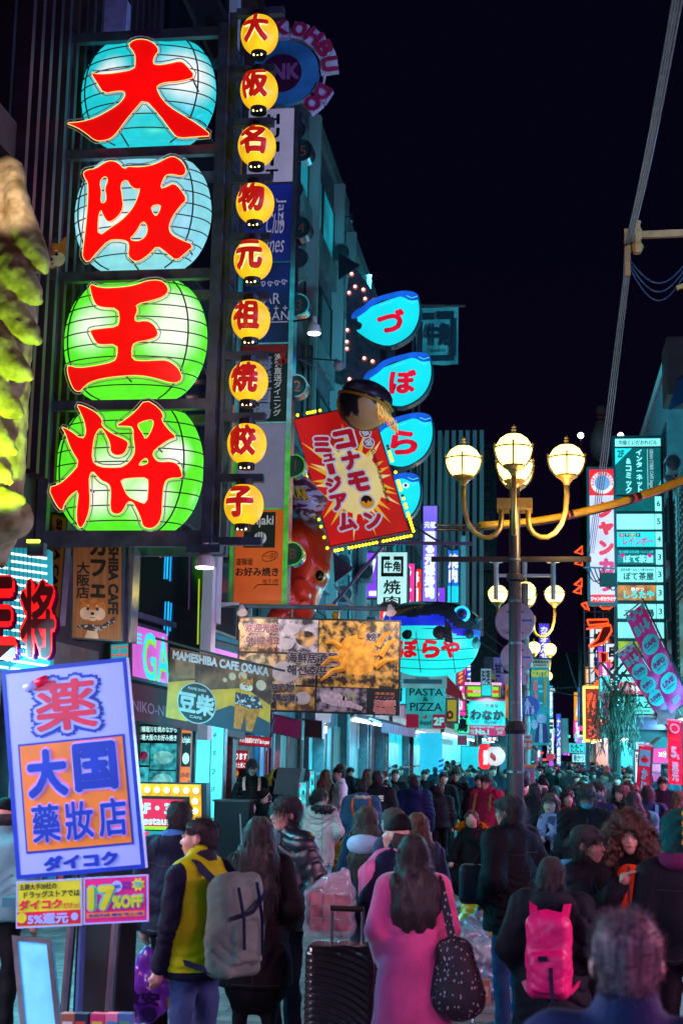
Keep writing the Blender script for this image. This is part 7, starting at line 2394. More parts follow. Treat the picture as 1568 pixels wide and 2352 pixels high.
  if glasses:
   mb = MB()
   for q in (-1,1):
    mb.tube([HP(q * .033 + .026 * math.cos(a),-.104,.008 + .019 * math.sin(a)) for a in [i * .5236 for i in range(13)]],.0025,4, False)
    mb.tube([HP(q * .058,-.100,.012), HP(q * .076,.01,.012)],.0025,4)
   mb.tube([HP(-.008,-.106,.012), HP(.008,-.106,.012)],.0025,4)
   add_mesh('glasses', place(np.array([tuple(v) for v in mb.v])), mb.f, black_p, t)
  if mask:
   K = Sdf(tuple(hc - .16), tuple(hc + .16),.008)
   K.ell(HP(0,-.034,-.052),(.062,.075,.052),.01, Rh)
   K.ell(HP(0,.06,-.03),(.1,.10,.12),.005, Rh, sub=True)
   K.build('face_mask', paint('mask_' + mask, mask, .7), t, place)
 # --- hair and hats
 hm = hair_m(hairc)
 hh = min(h, .009 if hair == 'curly' else .014)
 if hair in ('short', 'long', 'bob', 'curly', 'bangs', 'pony', 'crop'):
  lo, hi = hc - np.array([.26,.26,.70 if hair == 'long' else .34]), hc + np.array([.26,.30,.24])
  K = Sdf(tuple(lo), tuple(hi), hh)
  if hair == 'curly':
   K.ell(HP(0,.03,.015),(.172,.150,.160),.05, Rh)
   for q in (-1,1):
    K.ell(HP(q * .125,.01,-.12),(.09,.10,.15),.06, Rh)
   K.ell(HP(0,.07,-.10),(.12,.09,.14),.05, Rh)
   K.noise(.022,41,3).noise(.012,97,5)
   K.ell(HP(0,-.13,-.045),(.066,.13,.095),.012, Rh, sub=True)
  else:
   g_ = {'short': .0, 'crop': -.006}.get(hair, .004)
   K.ell(HP(0,.018,.042),(.085 + g_, .102 + g_, .086 + g_),.02, Rh)
   K.ell(HP(0,.045,-.015),(.080 + g_, .070,.075),.03, Rh)
   if hair == 'long':
    K.path([HP(0,.06,-.03), np.array([0,.115,1.42]), np.array([0,.135,1.22]), np.array([0,.13,1.02])], [.085,.10,.105,.07],.05,(1.25,.55,1))
    for q in (-1,1):
     K.path([HP(q * .070,.0,.02), HP(q * .082,.015,-.10), np.array([q * .10,.05,1.34])], [.026,.034,.04],.02)
   if hair == 'bob':
    K.path([HP(0,.05,-.02), HP(0,.062,-.15), HP(0,.058,-.23)], [.088,.095,.085],.03,(1.15,.72,1))
    for q in (-1,1):
     K.path([HP(q * .072,.0,.03), HP(q * .083,.01,-.10), HP(q * .083,.0,-.19)], [.026,.034,.03],.02)
   if hair == 'pony':
    K.path([HP(0,.10,.03), HP(0,.14,-.02), HP(0,.13,-.16)], [.035,.04,.02],.02)
   K.ell(HP(0,-.105,-.055),(.066,.072,.105),.008, Rh, sub=True)
   if hair in ('bangs', 'bob', 'short'):
    z0 = .045 if hair != 'short' else .062
    K.path([HP(-.062,-.055, z0), HP(-.02,-.088, z0 + .004), HP(.03,-.086, z0), HP(.064,-.05, z0)], [.016,.017,.017,.016],.02)
   K.noise(.008,70,2,(1,1,.4))
   if detail:
    K.noise(.006,150,6,(1,1,.25))
  V_, F_ = K.mesh()
  ho = add_mesh('hair', place(V_), F_, hm, t, smooth=True)
  if h < .0165:
   strands(ho, V_, hc, hair, hm, place)
 if hair in ('beanie', 'cap', 'hoodup'):
  K = Sdf(tuple(hc - .26), tuple(hc + .28), hh)
  if hair == 'hoodup':
   K.ell(HP(0,.03,.02),(.115,.125,.13),.03, Rh)
   K.ell(HP(0,.05,-.12),(.11,.09,.08),.05, Rh)
   K.ell(HP(0,-.12,-.03),(.072,.12,.10),.02, Rh, sub=True)
   K.build('hood', tm, t, place)
  else:
   K.ell(HP(0,.018,.048),(.092,.106,.094),.02, Rh)
   if hair == 'beanie':
    K.ell(HP(0,.03,.10),(.06,.07,.075),.04, Rh)
   n_ = Rh @ np.array([0,.25,-.97])
   K.cut(HP(0,-.05,.022), n_)
   if hair == 'cap':
    K.cap(HP(-.03,-.10,.032), HP(.03,-.10,.032),.05,.05,.01,(1,1.1,.2))
   else:
    K.noise(.004,90,1,(1,1,.2))
   K.build('hat', clothm('hat_black' if hairc == 'black' else 'hat_' + hairc, '0c0c10' if hairc == 'black' else '5a1c40'), t, place)
   K = Sdf(tuple(hc - np.array([.2,.2,.3])), tuple(hc + .2), hh)
   K.ell(HP(0,.035,-.01),(.083,.08,.085),.02, Rh)
   if fem:
    K.path([HP(0,.06,-.05), HP(0,.08,-.18)], [.08,.07],.03,(1.2,.7,1))
   K.ell(HP(0,-.10,-.05),(.075,.085,.12),.008, Rh, sub=True)
   K.cut(HP(0,0,.03), Rh @ np.array([0,0,1.0]))
   K.build('hair', hair_m('black'), t, place)
 # --- upper garment
 b = bulk
 K = Sdf((-.52,-.52, hem - .06),(.52,.46,1.62), h)
 wf = .135 * w + b
 K.cap((0,.0, hem + .02),(0,.005,1.10), wf + hem_r + .012, wf, .04,(1.14,.82,1))
 K.cap((0,.005,1.10),(0,.012,1.31), wf, wf * .95,.05,(1.16,.80,1))
 K.cap((-sw * .82,.012,1.375),(sw * .82,.012,1.375),.056 + b * .8,.056 + b * .8,.07)
 for sh, el, wr in jo:
  K.cap(sh, el, .058 + b, .050 + b * .9,.035).cap(el, el + (wr - el) * .94,.050 + b * .9,.040 + b * .7,.03)
 if collar:
  K.cap((0,.018,1.43),(0,.014,1.475),.072 + b * .5,.066 + b * .5,.025)
  K.cap((0,.0,1.45),(0,-.005,1.60),.05,.058,.0, sub=True)
 if hood:
  K.ell((0,.115,1.435),(.125,.085,.085),.05)
  K.ell((0,.125,1.53),(.085,.06,.06),.02, sub=True)
 K.cut((0,0, hem),(0,0,-1.0))
 if fold:
  K.folds(-fold * 1.6,26, int(abs(x * 7 + y * 3)) % 9).folds(-fold * .8,47, int(abs(x * 3 + y)) % 7).noise(fold * .7,17, int(abs(x * 5)) % 7)
 V_, F_ = K.mesh()
 jk = add_mesh('coat' if hem < .75 else 'jacket', place(V_), F_, tm, t, smooth=True)
 if h < .0165 and fold > .006:
  seam = MB()
  for sd in (-1,1):
   for ax_, at_, lo_, hi_ in ((0,0.0, hem + .03,1.40),(2,1.29,-.17,.17),(2, hem + .035,-.19,.19)):
    q_ = V_[(np.abs(V_[:, ax_] - at_) < h * .8) & (V_[:, 1] * sd > .03)]
    key = q_[:, 2 - ax_] if ax_ == 0 else q_[:, 0]
    pts_ = []
    for e_ in np.arange(lo_, hi_, h * 2):
     m_ = np.abs(key - e_) < h
     if m_.any():
      pts_.append(q_[m_][np.argmax(q_[m_][:, 1] * sd)])
    if len(pts_) > 4:
     seam.tube(pts_, .0026,4)
  if seam.v:
   add_mesh('seams', place(np.array([tuple(v) for v in seam.v])), seam.f, seam_m, jk)['kind'] = 'stuff'
 # --- legs
 K = Sdf((-.34,-.36,-.02),(.34,.46,1.08), h)
 if skirt:
  K.cap((0,0,.95),(0,0,.62),.15,.20,.04,(1.1,.8,1))
 K.ell((0,.005,.93),(.155 * w, .115,.11),.03)
 for hp, kn, an in lg:
  r_ = .55 if skirt else 1
  K.cap(hp, kn, (.088 if not skirt else .07) * (.7 + .3 * w),.064 * (.75 + .25 * r_),.04).cap(kn, (an[0], an[1], an[2] - .01),.064 * (.75 + .25 * r_),.052 * r_ + .004,.03)
 K.noise(.012,22,5)
 K.build('trousers', clothm('tr_' + trous, trous), t, place)
 for hp, kn, an in lg:
  K = Sdf((an[0] - .1, an[1] - .25, an[2] - .12),(an[0] + .1, an[1] + .16, an[2] + .1), max(h, .014))
  K.ell((an[0], an[1] - .055, an[2] - .03),(.048,.125,.052),.02).ell((an[0], an[1], an[2] + .01),(.045,.055,.045),.03)
  K.cut((0,0, an[2] - .078),(0,0,-1.0))
  K.build('shoe', paint('shoe_' + shoes, shoes, .5), t, place)
 t['_A'] = 0
 del t['_A']
 return t, place, (lambda *p: Vector(place(np.array([p], float))[0])), HP
def strands(ho, V, hc, style, mat, place):
 """Loose single hairs over a hair mass."""
 rg = np.random.default_rng(len(V))
 n = {'curly': 7000, 'long': 3200, 'bob': 2600, 'crop': 3800}.get(style, 1800)
 P = V[rg.integers(0, len(V), n)]
 O = (P - hc) / (np.linalg.norm(P - hc, axis=1)[:, None] + 1e-6)
 dn_ = np.array([0,.15,-1.0])
 if style == 'curly':
  D = O * .5 + rg.normal(0,.75,(n, 3))
  ln = rg.uniform(.012,.045, n)
 elif style == 'crop':
  D = O * 1.0 + np.array([0,.3,-.25]) + rg.normal(0,.35,(n, 3))
  ln = rg.uniform(.010,.024, n)
 else:
  D = O * .22 + dn_ + rg.normal(0,.18,(n, 3))
  ln = rg.uniform(.04,.13, n)
 D = D / np.linalg.norm(D, axis=1)[:, None]
 W_ = np.cross(D, O); W_ = W_ / (np.linalg.norm(W_, axis=1)[:, None] + 1e-6) * rg.uniform(.0008,.0018, n)[:, None]
 P = P + O * .002
 T = P + D * ln[:, None]
 VV = np.stack([P - W_, P + W_, T],1).reshape(-1,3)
 o = add_mesh('strands', place(VV), np.arange(3 * n).reshape(-1,3), mat, ho)
 o['kind'] = 'stuff'
def px_person(label, px, ytop, d, H=None, **k):
 p = at(px, ytop, d)
 zz_ = k.get('z', 0)
 return person(label, p.x, d, H or max(1.45, min(1.88, p.z - zz_)), **k)
def strap(parent, pts, w, th, mat, name='strap'):
 """Flat band through world points."""
 mb = MB()
 P = [Vector(p) for p in pts]
 for i in range(len(P) - 1):
  mb.bar(P[i], P[i + 1], w, th, (0,1,.2))
 return mb.build(name, mat, parent)
def soft(name, label, cat, mat, lo, hi, h, fn, parent=None):
 s_ = Sdf(lo, hi, h)
 fn(s_)
 V, F = s_.mesh()
 if parent is not None:
  return add_mesh(name, V, F, mat, parent, smooth=True)
 return tag(add_mesh(name, V, F, mat, None, smooth=True), label, cat)
def backpack(label, W, mat, dark, size=(.16,.085,.24), zc=1.16, yc=.26, h=.014, kind='roll', cat='backpack'):
 """Backpack on a figure's back; W maps figure coordinates to the street."""
 base = W(0, yc, zc - size[2])
 t = thing('backpack', label, cat, base)
 q = [np.array(W(*p)) for p in ((0,0,0),(1,0,0),(0,1,0),(0,0,1))]
 Bm = np.stack([q[1] - q[0], q[2] - q[0], q[3] - q[0]],0)
 pl_ = lambda V: q[0] + V @ Bm
 a, b_, c = size
 S = Sdf((-a - .1, yc - b_ - .12, zc - c - .1),(a + .1, yc + b_ + .15, zc + c + .12), h)
 S.bx((0, yc, zc),(a, b_, c),.07,.02)
 if kind == 'roll':
  S.cap((-a * .7, yc + .01, zc + c * .96),(a * .7, yc + .01, zc + c * .96),.05,.05,.05)
  S.ell((a * .95, yc, zc - c * .3),(.055,.06,.13),.03).ell((-a * .95, yc, zc - c * .3),(.055,.06,.13),.03)
  S.bx((0, yc + b_, zc - c * .25),(a * .7,.04, c * .45),.03,.02)
 else:
  S.bx((0, yc + b_, zc - c * .35),(a * .8,.045, c * .5),.04,.02)
  S.ell((0, yc, zc + c * .9),(a * .8, b_ * .9,.06),.04)
 S.folds(-.008,30,3).noise(.008,24,2)
 S.build('bag', mat, t, pl_)
 zt_ = 1.40
 for sx in (-1,1):
  pts = [W(sx * .10, yc - b_ * .3, zc + c * .85), W(sx * .115,.10, zt_ + .045), W(sx * .12,.0, zt_ + .055), W(sx * .13,-.11, zt_ - .05), W(sx * .14,-.15, zt_ - .2)]
  strap(t, pts, .045,.016, dark)
  strap(t, [W(sx * .15,-.08, zc - .22), W(sx * .19,.06, zc - c * .7), W(sx * a * .9, yc - .02, zc - c * .85)],.03,.012, dark)
 return t, W
def bag_on(W, pts):
 return [W(*p) for p in pts]
blk = dict(top='12141c', trous='0e1016')
# --- near row
t, pl, W, HP = px_person('man in a dark padded jacket with a blue inner hood, seen from behind', 413,1860,9.8,1.74, yaw=172, turn=8, hair='crop', top='141c30', trous='0c0c10', hood=True, bulk=.045, arms=('down', 'down'), w=1.08, h=.016, noface=True, hem=.84)
soft('inner_hood', '', '', clothm('bluehood', '3c70b0'), tuple(np.array(W(0,.1,1.46)) - .2), tuple(np.array(W(0,.1,1.46)) + .2),.012, lambda s_: s_.ell(W(0,.10,1.475),(.105,.07,.05),.02), t)
hnd = W(-.235,-.08,.80)
def carrier(label, top_, w_, hgt, mat, dx=0):
 c = Vector(top_) + Vector((dx, 0,0))
 t_ = thing('plastic_bag', label, 'plastic bag', c - Vector((0,0, hgt)))
 S = Sdf(tuple(c - Vector((w_ + .1,.2, hgt + .06))), tuple(c + Vector((w_ + .1,.2,.06))),.012)
 S.cap(c - Vector((0,0, hgt * .62)), c - Vector((0,0, hgt * .78)), w_ * .62, w_ * .72,.05,(1.2,.55,1))
 for sx in (-1,1):
  S.cap(c + Vector((sx * .012,0,0)), c + Vector((sx * w_ * .55,0,-hgt * .55)),.012,.06,.05)
 S.cap(c, c - Vector((0,0, hgt * .5)),.015,.09,.05,(1.2,.5,1))
 S.folds(-.018,24,2).noise(.012,34,3)
 S.build('film', mat, t_)
 return t_, c
tb_, c = carrier('purple plastic shopping bag with dark print in the padded jacket man\'s hand', (at(338,2185,9.6)),.17,.44, M('bag_purple', rgb('7c3cd8'),.25, var=.25, scale=7, trans=.0, spec=.8))
fr = Frame(c + Vector((-.17,-.125,-.24)),(.34,0,0),(0,0,-.2))
letters(fr, '激安', (.1,.0,.9,.45), paint('bag_print', '281060'), tb_, bold=.06)
for u in (.3,.7):
 fr.disc(MB(), u, .72,.05,.0,.003,14).build('print', paint('bag_print', '281060'), tb_)
carrier('yellow plastic shopping bag behind the purple one', (at(350,2185,9.75)),.09,.42, M('bag_yellow', rgb('a88c14'),.25, var=.3, scale=7, spec=.8), dx=.06)
t, pl, W, HP = px_person('man in a lime yellow vest over navy sleeves with a grey backpack', 461,1892,8.4,1.70, yaw=-122, turn=28, hair='crop', hairc='black', top='10182c', trous='2c4468', bulk=.012, w=1.18, h=.014, arms=('down', 'down'), hem=.80)
vm = clothm('vest', 'a4b808', .6)
S = Sdf((-.32,-.32,.84),(.32,.34,1.62),.014)
S.cap((0,.0,.90),(0,.005,1.10),.205,.203,.04,(1.14,.82,1)).cap((0,.005,1.10),(0,.012,1.32),.203,.185,.05,(1.16,.80,1))
S.cap((-.14,.012,1.385),(.14,.012,1.385),.070,.070,.06)
S.cap((0,.018,1.43),(0,.012,1.50),.088,.082,.03).cap((0,.0,1.45),(0,-.005,1.62),.056,.066,0, sub=True)
for sx in (-1,1):
 S.cap((sx * .255,.02,1.36),(sx * .275,.04,1.16),.085,.075,.01, sub=True)
S.folds(-.010,24,5)
S.build('vest', vm, t, pl)
S2 = Sdf((-.14,-.14,1.42),(.14,.16,1.56),.008)
S2.cap((0,.018,1.468),(0,.017,1.472),.091,.091,.0).cap((0,.0,1.40),(0,-.005,1.62),.083,.085,0, sub=True)
S2.build('collar_trim', clothm('trim', '202830'), t, pl)
bpk, _ = backpack('slate grey roll top backpack with dark straps on the yellow vest man', W, clothm('greybag', '5a7468'), clothm('bagdark', '101a34'),(.17,.10,.27),1.10,.30,.012)
for u, z0, z1 in ((-.05,1.36,.96),(.10,1.34,1.0)):
 strap(bpk, [W(u, .42, z0), W(u - .01,.46,(z0 + z1) / 2), W(u - .02,.46, z1)],.018,.006, clothm('bagdark', '101a34'), 'webbing')
strap(bpk, [W(-.15,.41,1.30), W(.02,.455,1.20), W(.14,.42,1.17)],.025,.006, clothm('bagdark', '101a34'), 'webbing')
t, pl, W, HP = px_person('woman with very long black hair in a long black coat, seen from behind', 597,1884,9.5,1.66, yaw=184, fem=True, hair='long', top='0a080c', trous='08080c', hem=.60, hem_r=.05, bulk=.03, h=.016, arms=('pocket', 'phone'), noface=True, skirt=True)
strap(t, [W(.02,.16,1.0), W(.13,.15,.86), W(.2,.10,.76)],.012,.006, paint('chain_gold', 'a08040', .3, metal=.8), 'bag_chain')
t, pl, W, HP = px_person('young man in a shiny black leather jacket with a dark fringe, looking to the side', 659,1841,10.5,1.77, yaw=-38, turn=-16, hair='bangs', top='0c1420', trous='0c1424', bulk=.034, h=.011, arms=('pocket', 'pocket'), hem=.80, w=1.1, fold=.009, topm=M('leather', rgb('101a28'),.42, var=.3, scale=6, bump=.25, bscale=30, spec=.8), skin=2)
soft('shirt', '', '', clothm('teeshirt', '4a8088'), tuple(np.array(W(0,-.1,1.40)) - .15), tuple(np.array(W(0,-.1,1.40)) + .15),.012, lambda s_: s_.ell(W(0,-.10,1.39),(.06,.06,.08),.01), t)
# --- left edge figure
t, pl, W, HP = px_person('figure in a dark cap and pale cyan jacket cut off by the picture edge', 14,1862,10.2,1.70, yaw=165, hair='cap', top='5a8c94', trous='101418', bulk=.05, h=.018, noface=True)
# --- shop staff
t, pl, W, HP = px_person('waiter in a black tunic with pink straps, looking down at his gloved hands', 579,1752,22.4,1.76, z=.2, yaw=12, nod=16, turn=10, hair='short', top='0a0c10', trous='08080a', bulk=.012, h=.013, arms=('front', 'front'), hem=.72, collar=True)
for sx in (-1,1):
 strap(t, [W(sx * .10,.05,1.44), W(sx * .115,-.05,1.43), W(sx * .12,-.125,1.34), W(sx * .11,-.14,1.24)],.045,.012, clothm('pinkstrap', 'd08878'), 'apron_strap')
soft('gloves', '', '', M('glove', (.5,.48,.58),.4), tuple(np.array(W(0,-.24,.99)) - .16), tuple(np.array(W(0,-.24,.99)) + .16),.010, lambda s_: s_.ell(W(-.03,-.25,1.0),(.045,.05,.07),.02).ell(W(.03,-.26,.97),(.045,.05,.08),.02).noise(.012,60), t)
t, pl, W, HP = px_person('girl in a dark knit hat and pink striped dark top behind the black box', 638,1790,23.0,1.62, yaw=20, nod=20, fem=True, hair='beanie', top='12161c', trous='101014', h=.015, bulk=.02, arms=('front', 'front'), z=.15)
t, pl, W, HP = px_person('cook bending forward in a dark cap and tan apron beside the waiter', 612,1862,21.6,1.50, yaw=-60, nod=30, hair='beanie', top='14181e', trous='0c0c10', h=.018, bulk=.03, arms=('front', 'front'), noface=True)
strap(t, [W(.12,.12,1.30), W(.10,.16,1.15), W(.02,.17,1.0)],.07,.012, clothm('tanstrap', 'c08850'), 'apron_strap')
t, pl, W, HP = px_person('woman in a quilted beige coat with pulled back dark hair, turning away', 738,1819,19.0,1.62, yaw=196, turn=-78, fem=True, hair='pony', top='a89c94', trous='6a98a0', hem=.66, bulk=.03, h=.013, arms=('pocket', 'down'), shoes='b0b0b0')
soft('fur_collar', '', '', hair_m('black'), tuple(np.array(W(0,.05,1.42)) - .25), tuple(np.array(W(0,.05,1.42)) + .25),.015, lambda s_: s_.ell(W(0,.05,1.42),(.17,.13,.065),.02).noise(.03,60,2), t)
t, pl, W, HP = px_person('waiter in a white shirt and black tie walking out of the dark doorway', 781,1765,24.0,1.74, z=.12, yaw=-70, nod=16, hair='crop', top='c8ccd4', trous='08080c', hem=.74, bulk=.012, h=.014, arms=('down', 'front'), legs='walk')
strap(t, [W(0,-.115,1.42), W(0,-.15,1.3), W(0,-.15,1.16)],.04,.01, black_p, 'tie')
# --- middle
t, pl, W, HP = px_person('man in a denim jacket with a sheepskin collar and orange bag straps, from behind', 831,1793,21.0,1.72, yaw=185, hair='crop', top='2c4c68', trous='101420', bulk=.035, h=.015, hem=.88, noface=True, w=1.15)
soft('sheepskin_collar', '', '', clothm('sheep', 'a89c8c', .9, bump=.6), tuple(np.array(W(0,.06,1.43)) - .25), tuple(np.array(W(0,.06,1.43)) + .25),.014, lambda s_: s_.ell(W(0,.05,1.435),(.135,.105,.045),.02).noise(.02,60,2), t)
for sx in (-1,1):
 strap(t, [W(sx * .12,.10,1.43), W(sx * .13,.17,1.3), W(sx * .08,.19,1.12)],.03,.01, clothm('orangestrap', 'c04c18'), 'bag_strap')
t, pl, W, HP = px_person('person in a dark cap and black jacket with white letters across the shoulders', 868,1768,22.5,1.82, yaw=178, hair='short', bulk=.045, h=.017, noface=True, **blk)
fr = Frame(W(.13,.155,1.36), W(-.13,.155,1.36) - W(.13,.155,1.36), W(.13,.165,1.27) - W(.13,.155,1.36))
letters(fr, 'A E', (.05,.05,.95,.95), white_p, t, z=.03, bold=.06)
t, pl, W, HP = px_person('woman with brown hair and pale hooded jacket holding up a pink phone', 847,1853,13.0,1.62, yaw=175, turn=-40, fem=True, hair='long', hairc='brown', top='141c38', trous='202838', bulk=.03, h=.014, arms=(((.27,-.08,1.22),(.25,-.20,1.46)), 'front'), noface=True)
soft('pale_hood', '', '', clothm('palehood', 'b0a8c4'), tuple(np.array(W(0,.12,1.33)) - .28), tuple(np.array(W(0,.12,1.33)) + .28),.015, lambda s_: s_.ell(W(0,.13,1.36),(.17,.11,.10),.02).folds(-.012,30), t)
hp_ = W(-.25,-.24,1.56)
ph = thing('phone', 'phone in a pink case held up by the brown haired woman', 'phone', hp_)
MB().cbox(hp_, (.07,.012,.14)).build('case', paint('phone_pink', 'd83878', .3), ph)
t, pl, W, HP = px_person('woman with light brown hair turning her face to the shops', 903,1853,12.4,1.63, yaw=-120, turn=0, fem=True, hair='long', hairc='brown', top='3a3048', trous='181820', bulk=.03, h=.012, skin=2)
t, pl, W, HP = px_person('woman with straight auburn hair seen from behind beside the beanie wearer', 959,1864,11.8,1.62, yaw=182, fem=True, hair='long', hairc='auburn', top='6a5870', trous='181820', bulk=.03, h=.015, noface=True)
t, pl, W, HP = px_person('person in a black knit hat and navy coat looking up to the shops', 912,1884,10.6,1.62, yaw=-112, nod=-10, hair='beanie', top='0e1836', trous='3a6a88', bulk=.045, h=.011, arms=('fore', 'fore'), hem=.80, skin=2, fem=True)
S = Sdf(tuple(np.array(W(0,-.02,1.40)) - .42), tuple(np.array(W(0,-.02,1.40)) + .42),.014)
S.ell(W(0,.0,1.45),(.13,.13,.055),.03)
S.path([W(.10,-.10,1.42), W(.16,-.17,1.30), W(.14,-.18,1.13)], [.05,.06,.065],.03)
S.path([W(.12,-.06,1.43), W(.22,-.10,1.34), W(.22,-.10,1.20)], [.05,.055,.06],.03)
S.folds(-.02,34,2)
V_, F_ = S.mesh()
add_mesh('scarf', V_, F_, clothm('pinkscarf', 'c878b0'), t, smooth=True)
t, pl, W, HP = px_person('woman in a long pink wool coat with shoulder length dark hair, from behind', 950,1922,8.8,1.61, yaw=192, fem=True, hair='bob', hairc='black', top='c8489c', trous='101018', hem=.42, hem_r=.055, bulk=.035, h=.014, arms=('front', ((.25,.03,1.12),(.18,-.10,.93))), noface=True, fold=.005, topm=clothm('pinkcoat', 'b8467c', .9, sheen=.5, bump=.15))
S = Sdf((-.24,-.18,1.02),(.24,.34,1.62),.014)
S.path([HP(0,.05,-.02), HP(0,.115,-.20), HP(0,.135,-.33), HP(0,.13,-.38)], [.088,.115,.12,.10],.03,(1.25,.6,1))
S.noise(.012,60,2,(1,1,.3))
S.build('hair', hair_m('black'), t, pl)
tote = thing('tote_bag', 'black shoulder bag with small pale dots on the pink coat woman', 'bag', W(-.26,.14,.72))
S = Sdf(tuple(np.array(W(-.26,.10,.9)) - .42), tuple(np.array(W(-.26,.10,.9)) + .42),.014)
S.cap(W(-.25,.15,1.0), W(-.27,.15,.76),.10,.16,.05,(1.1,.75,1))
S.folds(-.014,22,3)
V_, F_ = S.mesh()
dotm = M('dot_cloth', (.010,.010,.016),.7, var=.1)
nt = dotm.node_tree
vo = nt.nodes.new('ShaderNodeTexVoronoi'); vo.inputs['Scale'].default_value = 46
rpv = nt.nodes.new('ShaderNodeValToRGB'); rpv.color_ramp.elements[0].color = (.42,.36,.40,1); rpv.color_ramp.elements[1].color = (.008,.008,.014,1)
rpv.color_ramp.elements[0].position = .20; rpv.color_ramp.elements[1].position = .26
tcv = nt.nodes.new('ShaderNodeTexCoord')
mpv = nt.nodes.new('ShaderNodeMapping'); mpv.inputs['Scale'].default_value = (1,1,.6)
nt.links.new(tcv.outputs['Object'], mpv.inputs[0]); nt.links.new(mpv.outputs[0], vo.inputs['Vector'])
nt.links.new(vo.outputs['Distance'], rpv.inputs[0]); nt.links.new(rpv.outputs[0], nt.nodes['Principled BSDF'].inputs['Base Color'])
add_mesh('bag', V_, F_, dotm, tote, smooth=True)
strap(tote, [W(-.24,.16,1.02), W(-.20,.15,1.22), W(-.155,.10,1.43), W(-.15,.0,1.45), W(-.17,-.10,1.3)],.05,.012, dotm)
# --- walkers facing us
for lab, px, yt, d, H_, kw in (
  ('man in a navy hooded puffer jacket walking away', 952,1777,24,1.74, dict(yaw=180, hair='short', top='122044', trous='101828', hood=True, bulk=.06, noface=True, hem=.78)),
  ('round faced man in a black jacket walking towards us', 908,1764,29,1.78, dict(yaw=5, hair='crop', bulk=.035, **blk)),
  ('smiling man in a dark coat beside the suited man', 1018,1764,27.5,1.77, dict(yaw=10, hair='short', bulk=.03, legs='walk', **blk)),
  ('tall young man in a black suit coat with a red tie walking towards us', 1047,1755,28,1.84, dict(yaw=-4, hair='bangs', top='0c0e14', trous='0c0e14', hem=.62, bulk=.02, legs='walk', h=.014)),
  ('man in a maroon puffer jacket and glasses with olive straps', 1118,1773,24,1.78, dict(yaw=-25, turn=-10, hair='short', top='801838', trous='101018', bulk=.055, glasses=True, h=.013)),
  ('man with a headset and dark coat behind the maroon jacket', 1100,1768,27,1.74, dict(yaw=0, hair='short', bulk=.03, **blk)),
  ('woman with long loose hair, pale scarf and glasses tilting her head back', 1263,1809,16.0,1.70, dict(yaw=-10, nod=-8, fem=True, hair='long', hairc='brown', top='14101c', trous='101018', bulk=.035, arms=('phone', 'front'), glasses=True, h=.013)),
  ('woman with a red scarf over a pale blouse behind the scarf wearer', 1302,1809,20,1.66, dict(yaw=15, fem=True, hair='long', hairc='black', top='8a1020', trous='101018', h=.014)),
  ('man in a teal face mask and black sweater looking at his phone', 1346,1789,15.0,1.82, dict(yaw=0, nod=16, hair='bangs', top='0c0e16', trous='0c0c12', bulk=.04, arms=('phone', 'phone'), mask='2a98a8', h=.012, w=1.15)),
  ('man in a white hooded top under a navy jacket and a dark mask', 1371,1786,19,1.78, dict(yaw=10, hair='short', top='101c3c', trous='0c0c12', hood=True, mask='203c58', h=.015)),
  ('woman in a black coat with a mustard handbag looking aside', 1428,1786,21.5,1.70, dict(yaw=-40, turn=-20, fem=True, hair='long', hairc='brown', top='14141c', trous='101014', bulk=.04, h=.015)),
  ('smiling woman in a pale pink coat with a brown fringe', 1453,1784,23,1.68, dict(yaw=5, fem=True, hair='bob', hairc='brown', top='a890a0', trous='303038', bulk=.04, h=.014)),
  ('heavy set smiling man in a dark open coat', 1521,1765,25,1.80, dict(yaw=0, hair='short', top='10141c', trous='101014', bulk=.05, w=1.2, h=.015)),
  ('person in a plum coat and woollen hat at the picture edge', 1558,1800,20,1.66, dict(yaw=190, fem=True, hair='long', hairc='auburn', top='7a4050', trous='101014', noface=True)),
  ('man in a dark suit jacket, second row behind the striped post', 975,1752,33,1.74, dict(yaw=8, hair='short', **blk)),
  ('woman with a dark bob in a grey coat near the beige hoarding', 886,1790,26,1.62, dict(yaw=-20, fem=True, hair='bob', top='404450', trous='14141c'))):
 kw.setdefault('h', .017)
 t, pl, W, HP = px_person(lab, px, yt, d, H_, **kw)
 if 'maroon puffer' in lab:
  for sx in (-1,1):
   strap(t, [W(sx * .12,.02,1.46), W(sx * .13,-.13,1.38), W(sx * .14,-.19,1.15)],.04,.012, clothm('olive', '5a5830'), 'bag_strap')
 if 'pale scarf' in lab:
  S = Sdf(tuple(np.array(W(0,-.1,1.2)) - .4), tuple(np.array(W(0,-.1,1.2)) + .4),.014)
  S.ell(W(0,-.01,1.45),(.11,.11,.05),.03)
  for sx in (-1,1):
   S.path([W(sx * .06,-.12,1.42), W(sx * .08,-.19,1.25), W(sx * .11,-.20,.95)], [.045,.05,.055],.03,(1.2,.6,1))
  S.folds(-.012,40,1)
  V_, F_ = S.mesh()
  add_mesh('scarf', V_, F_, M('scarf_plaid', rgb('8a84a8'),.8, col2=rgb('38385c'), scale=9, mix=(.45,.55)), t, smooth=True)
 if 'mustard' in lab:
  hb_ = thing('handbag', 'small mustard handbag carried by the woman in the black coat', 'handbag', W(.22,-.16,.92))
  V0 = W(.22,-.16,1.0)
  MB().cbox(V0,(.20,.10,.17)).build('bag', paint('mustard', 'a07010', .5), hb_)
  MB().tube([V0 + Vector((.08 * math.cos(a),0,.08 + .12 * math.sin(a))) for a in [i * .3142 for i in range(11)]],.01,5).build('handle', paint('mustard', 'a07010'), hb_)
t, pl, W, HP = px_person('person in a navy jacket wearing a pale teal backpack, from behind', 1486,1780,20.5,1.72, yaw=180, hair='short', top='14284c', trous='101014', noface=True, h=.016, bulk=.04)
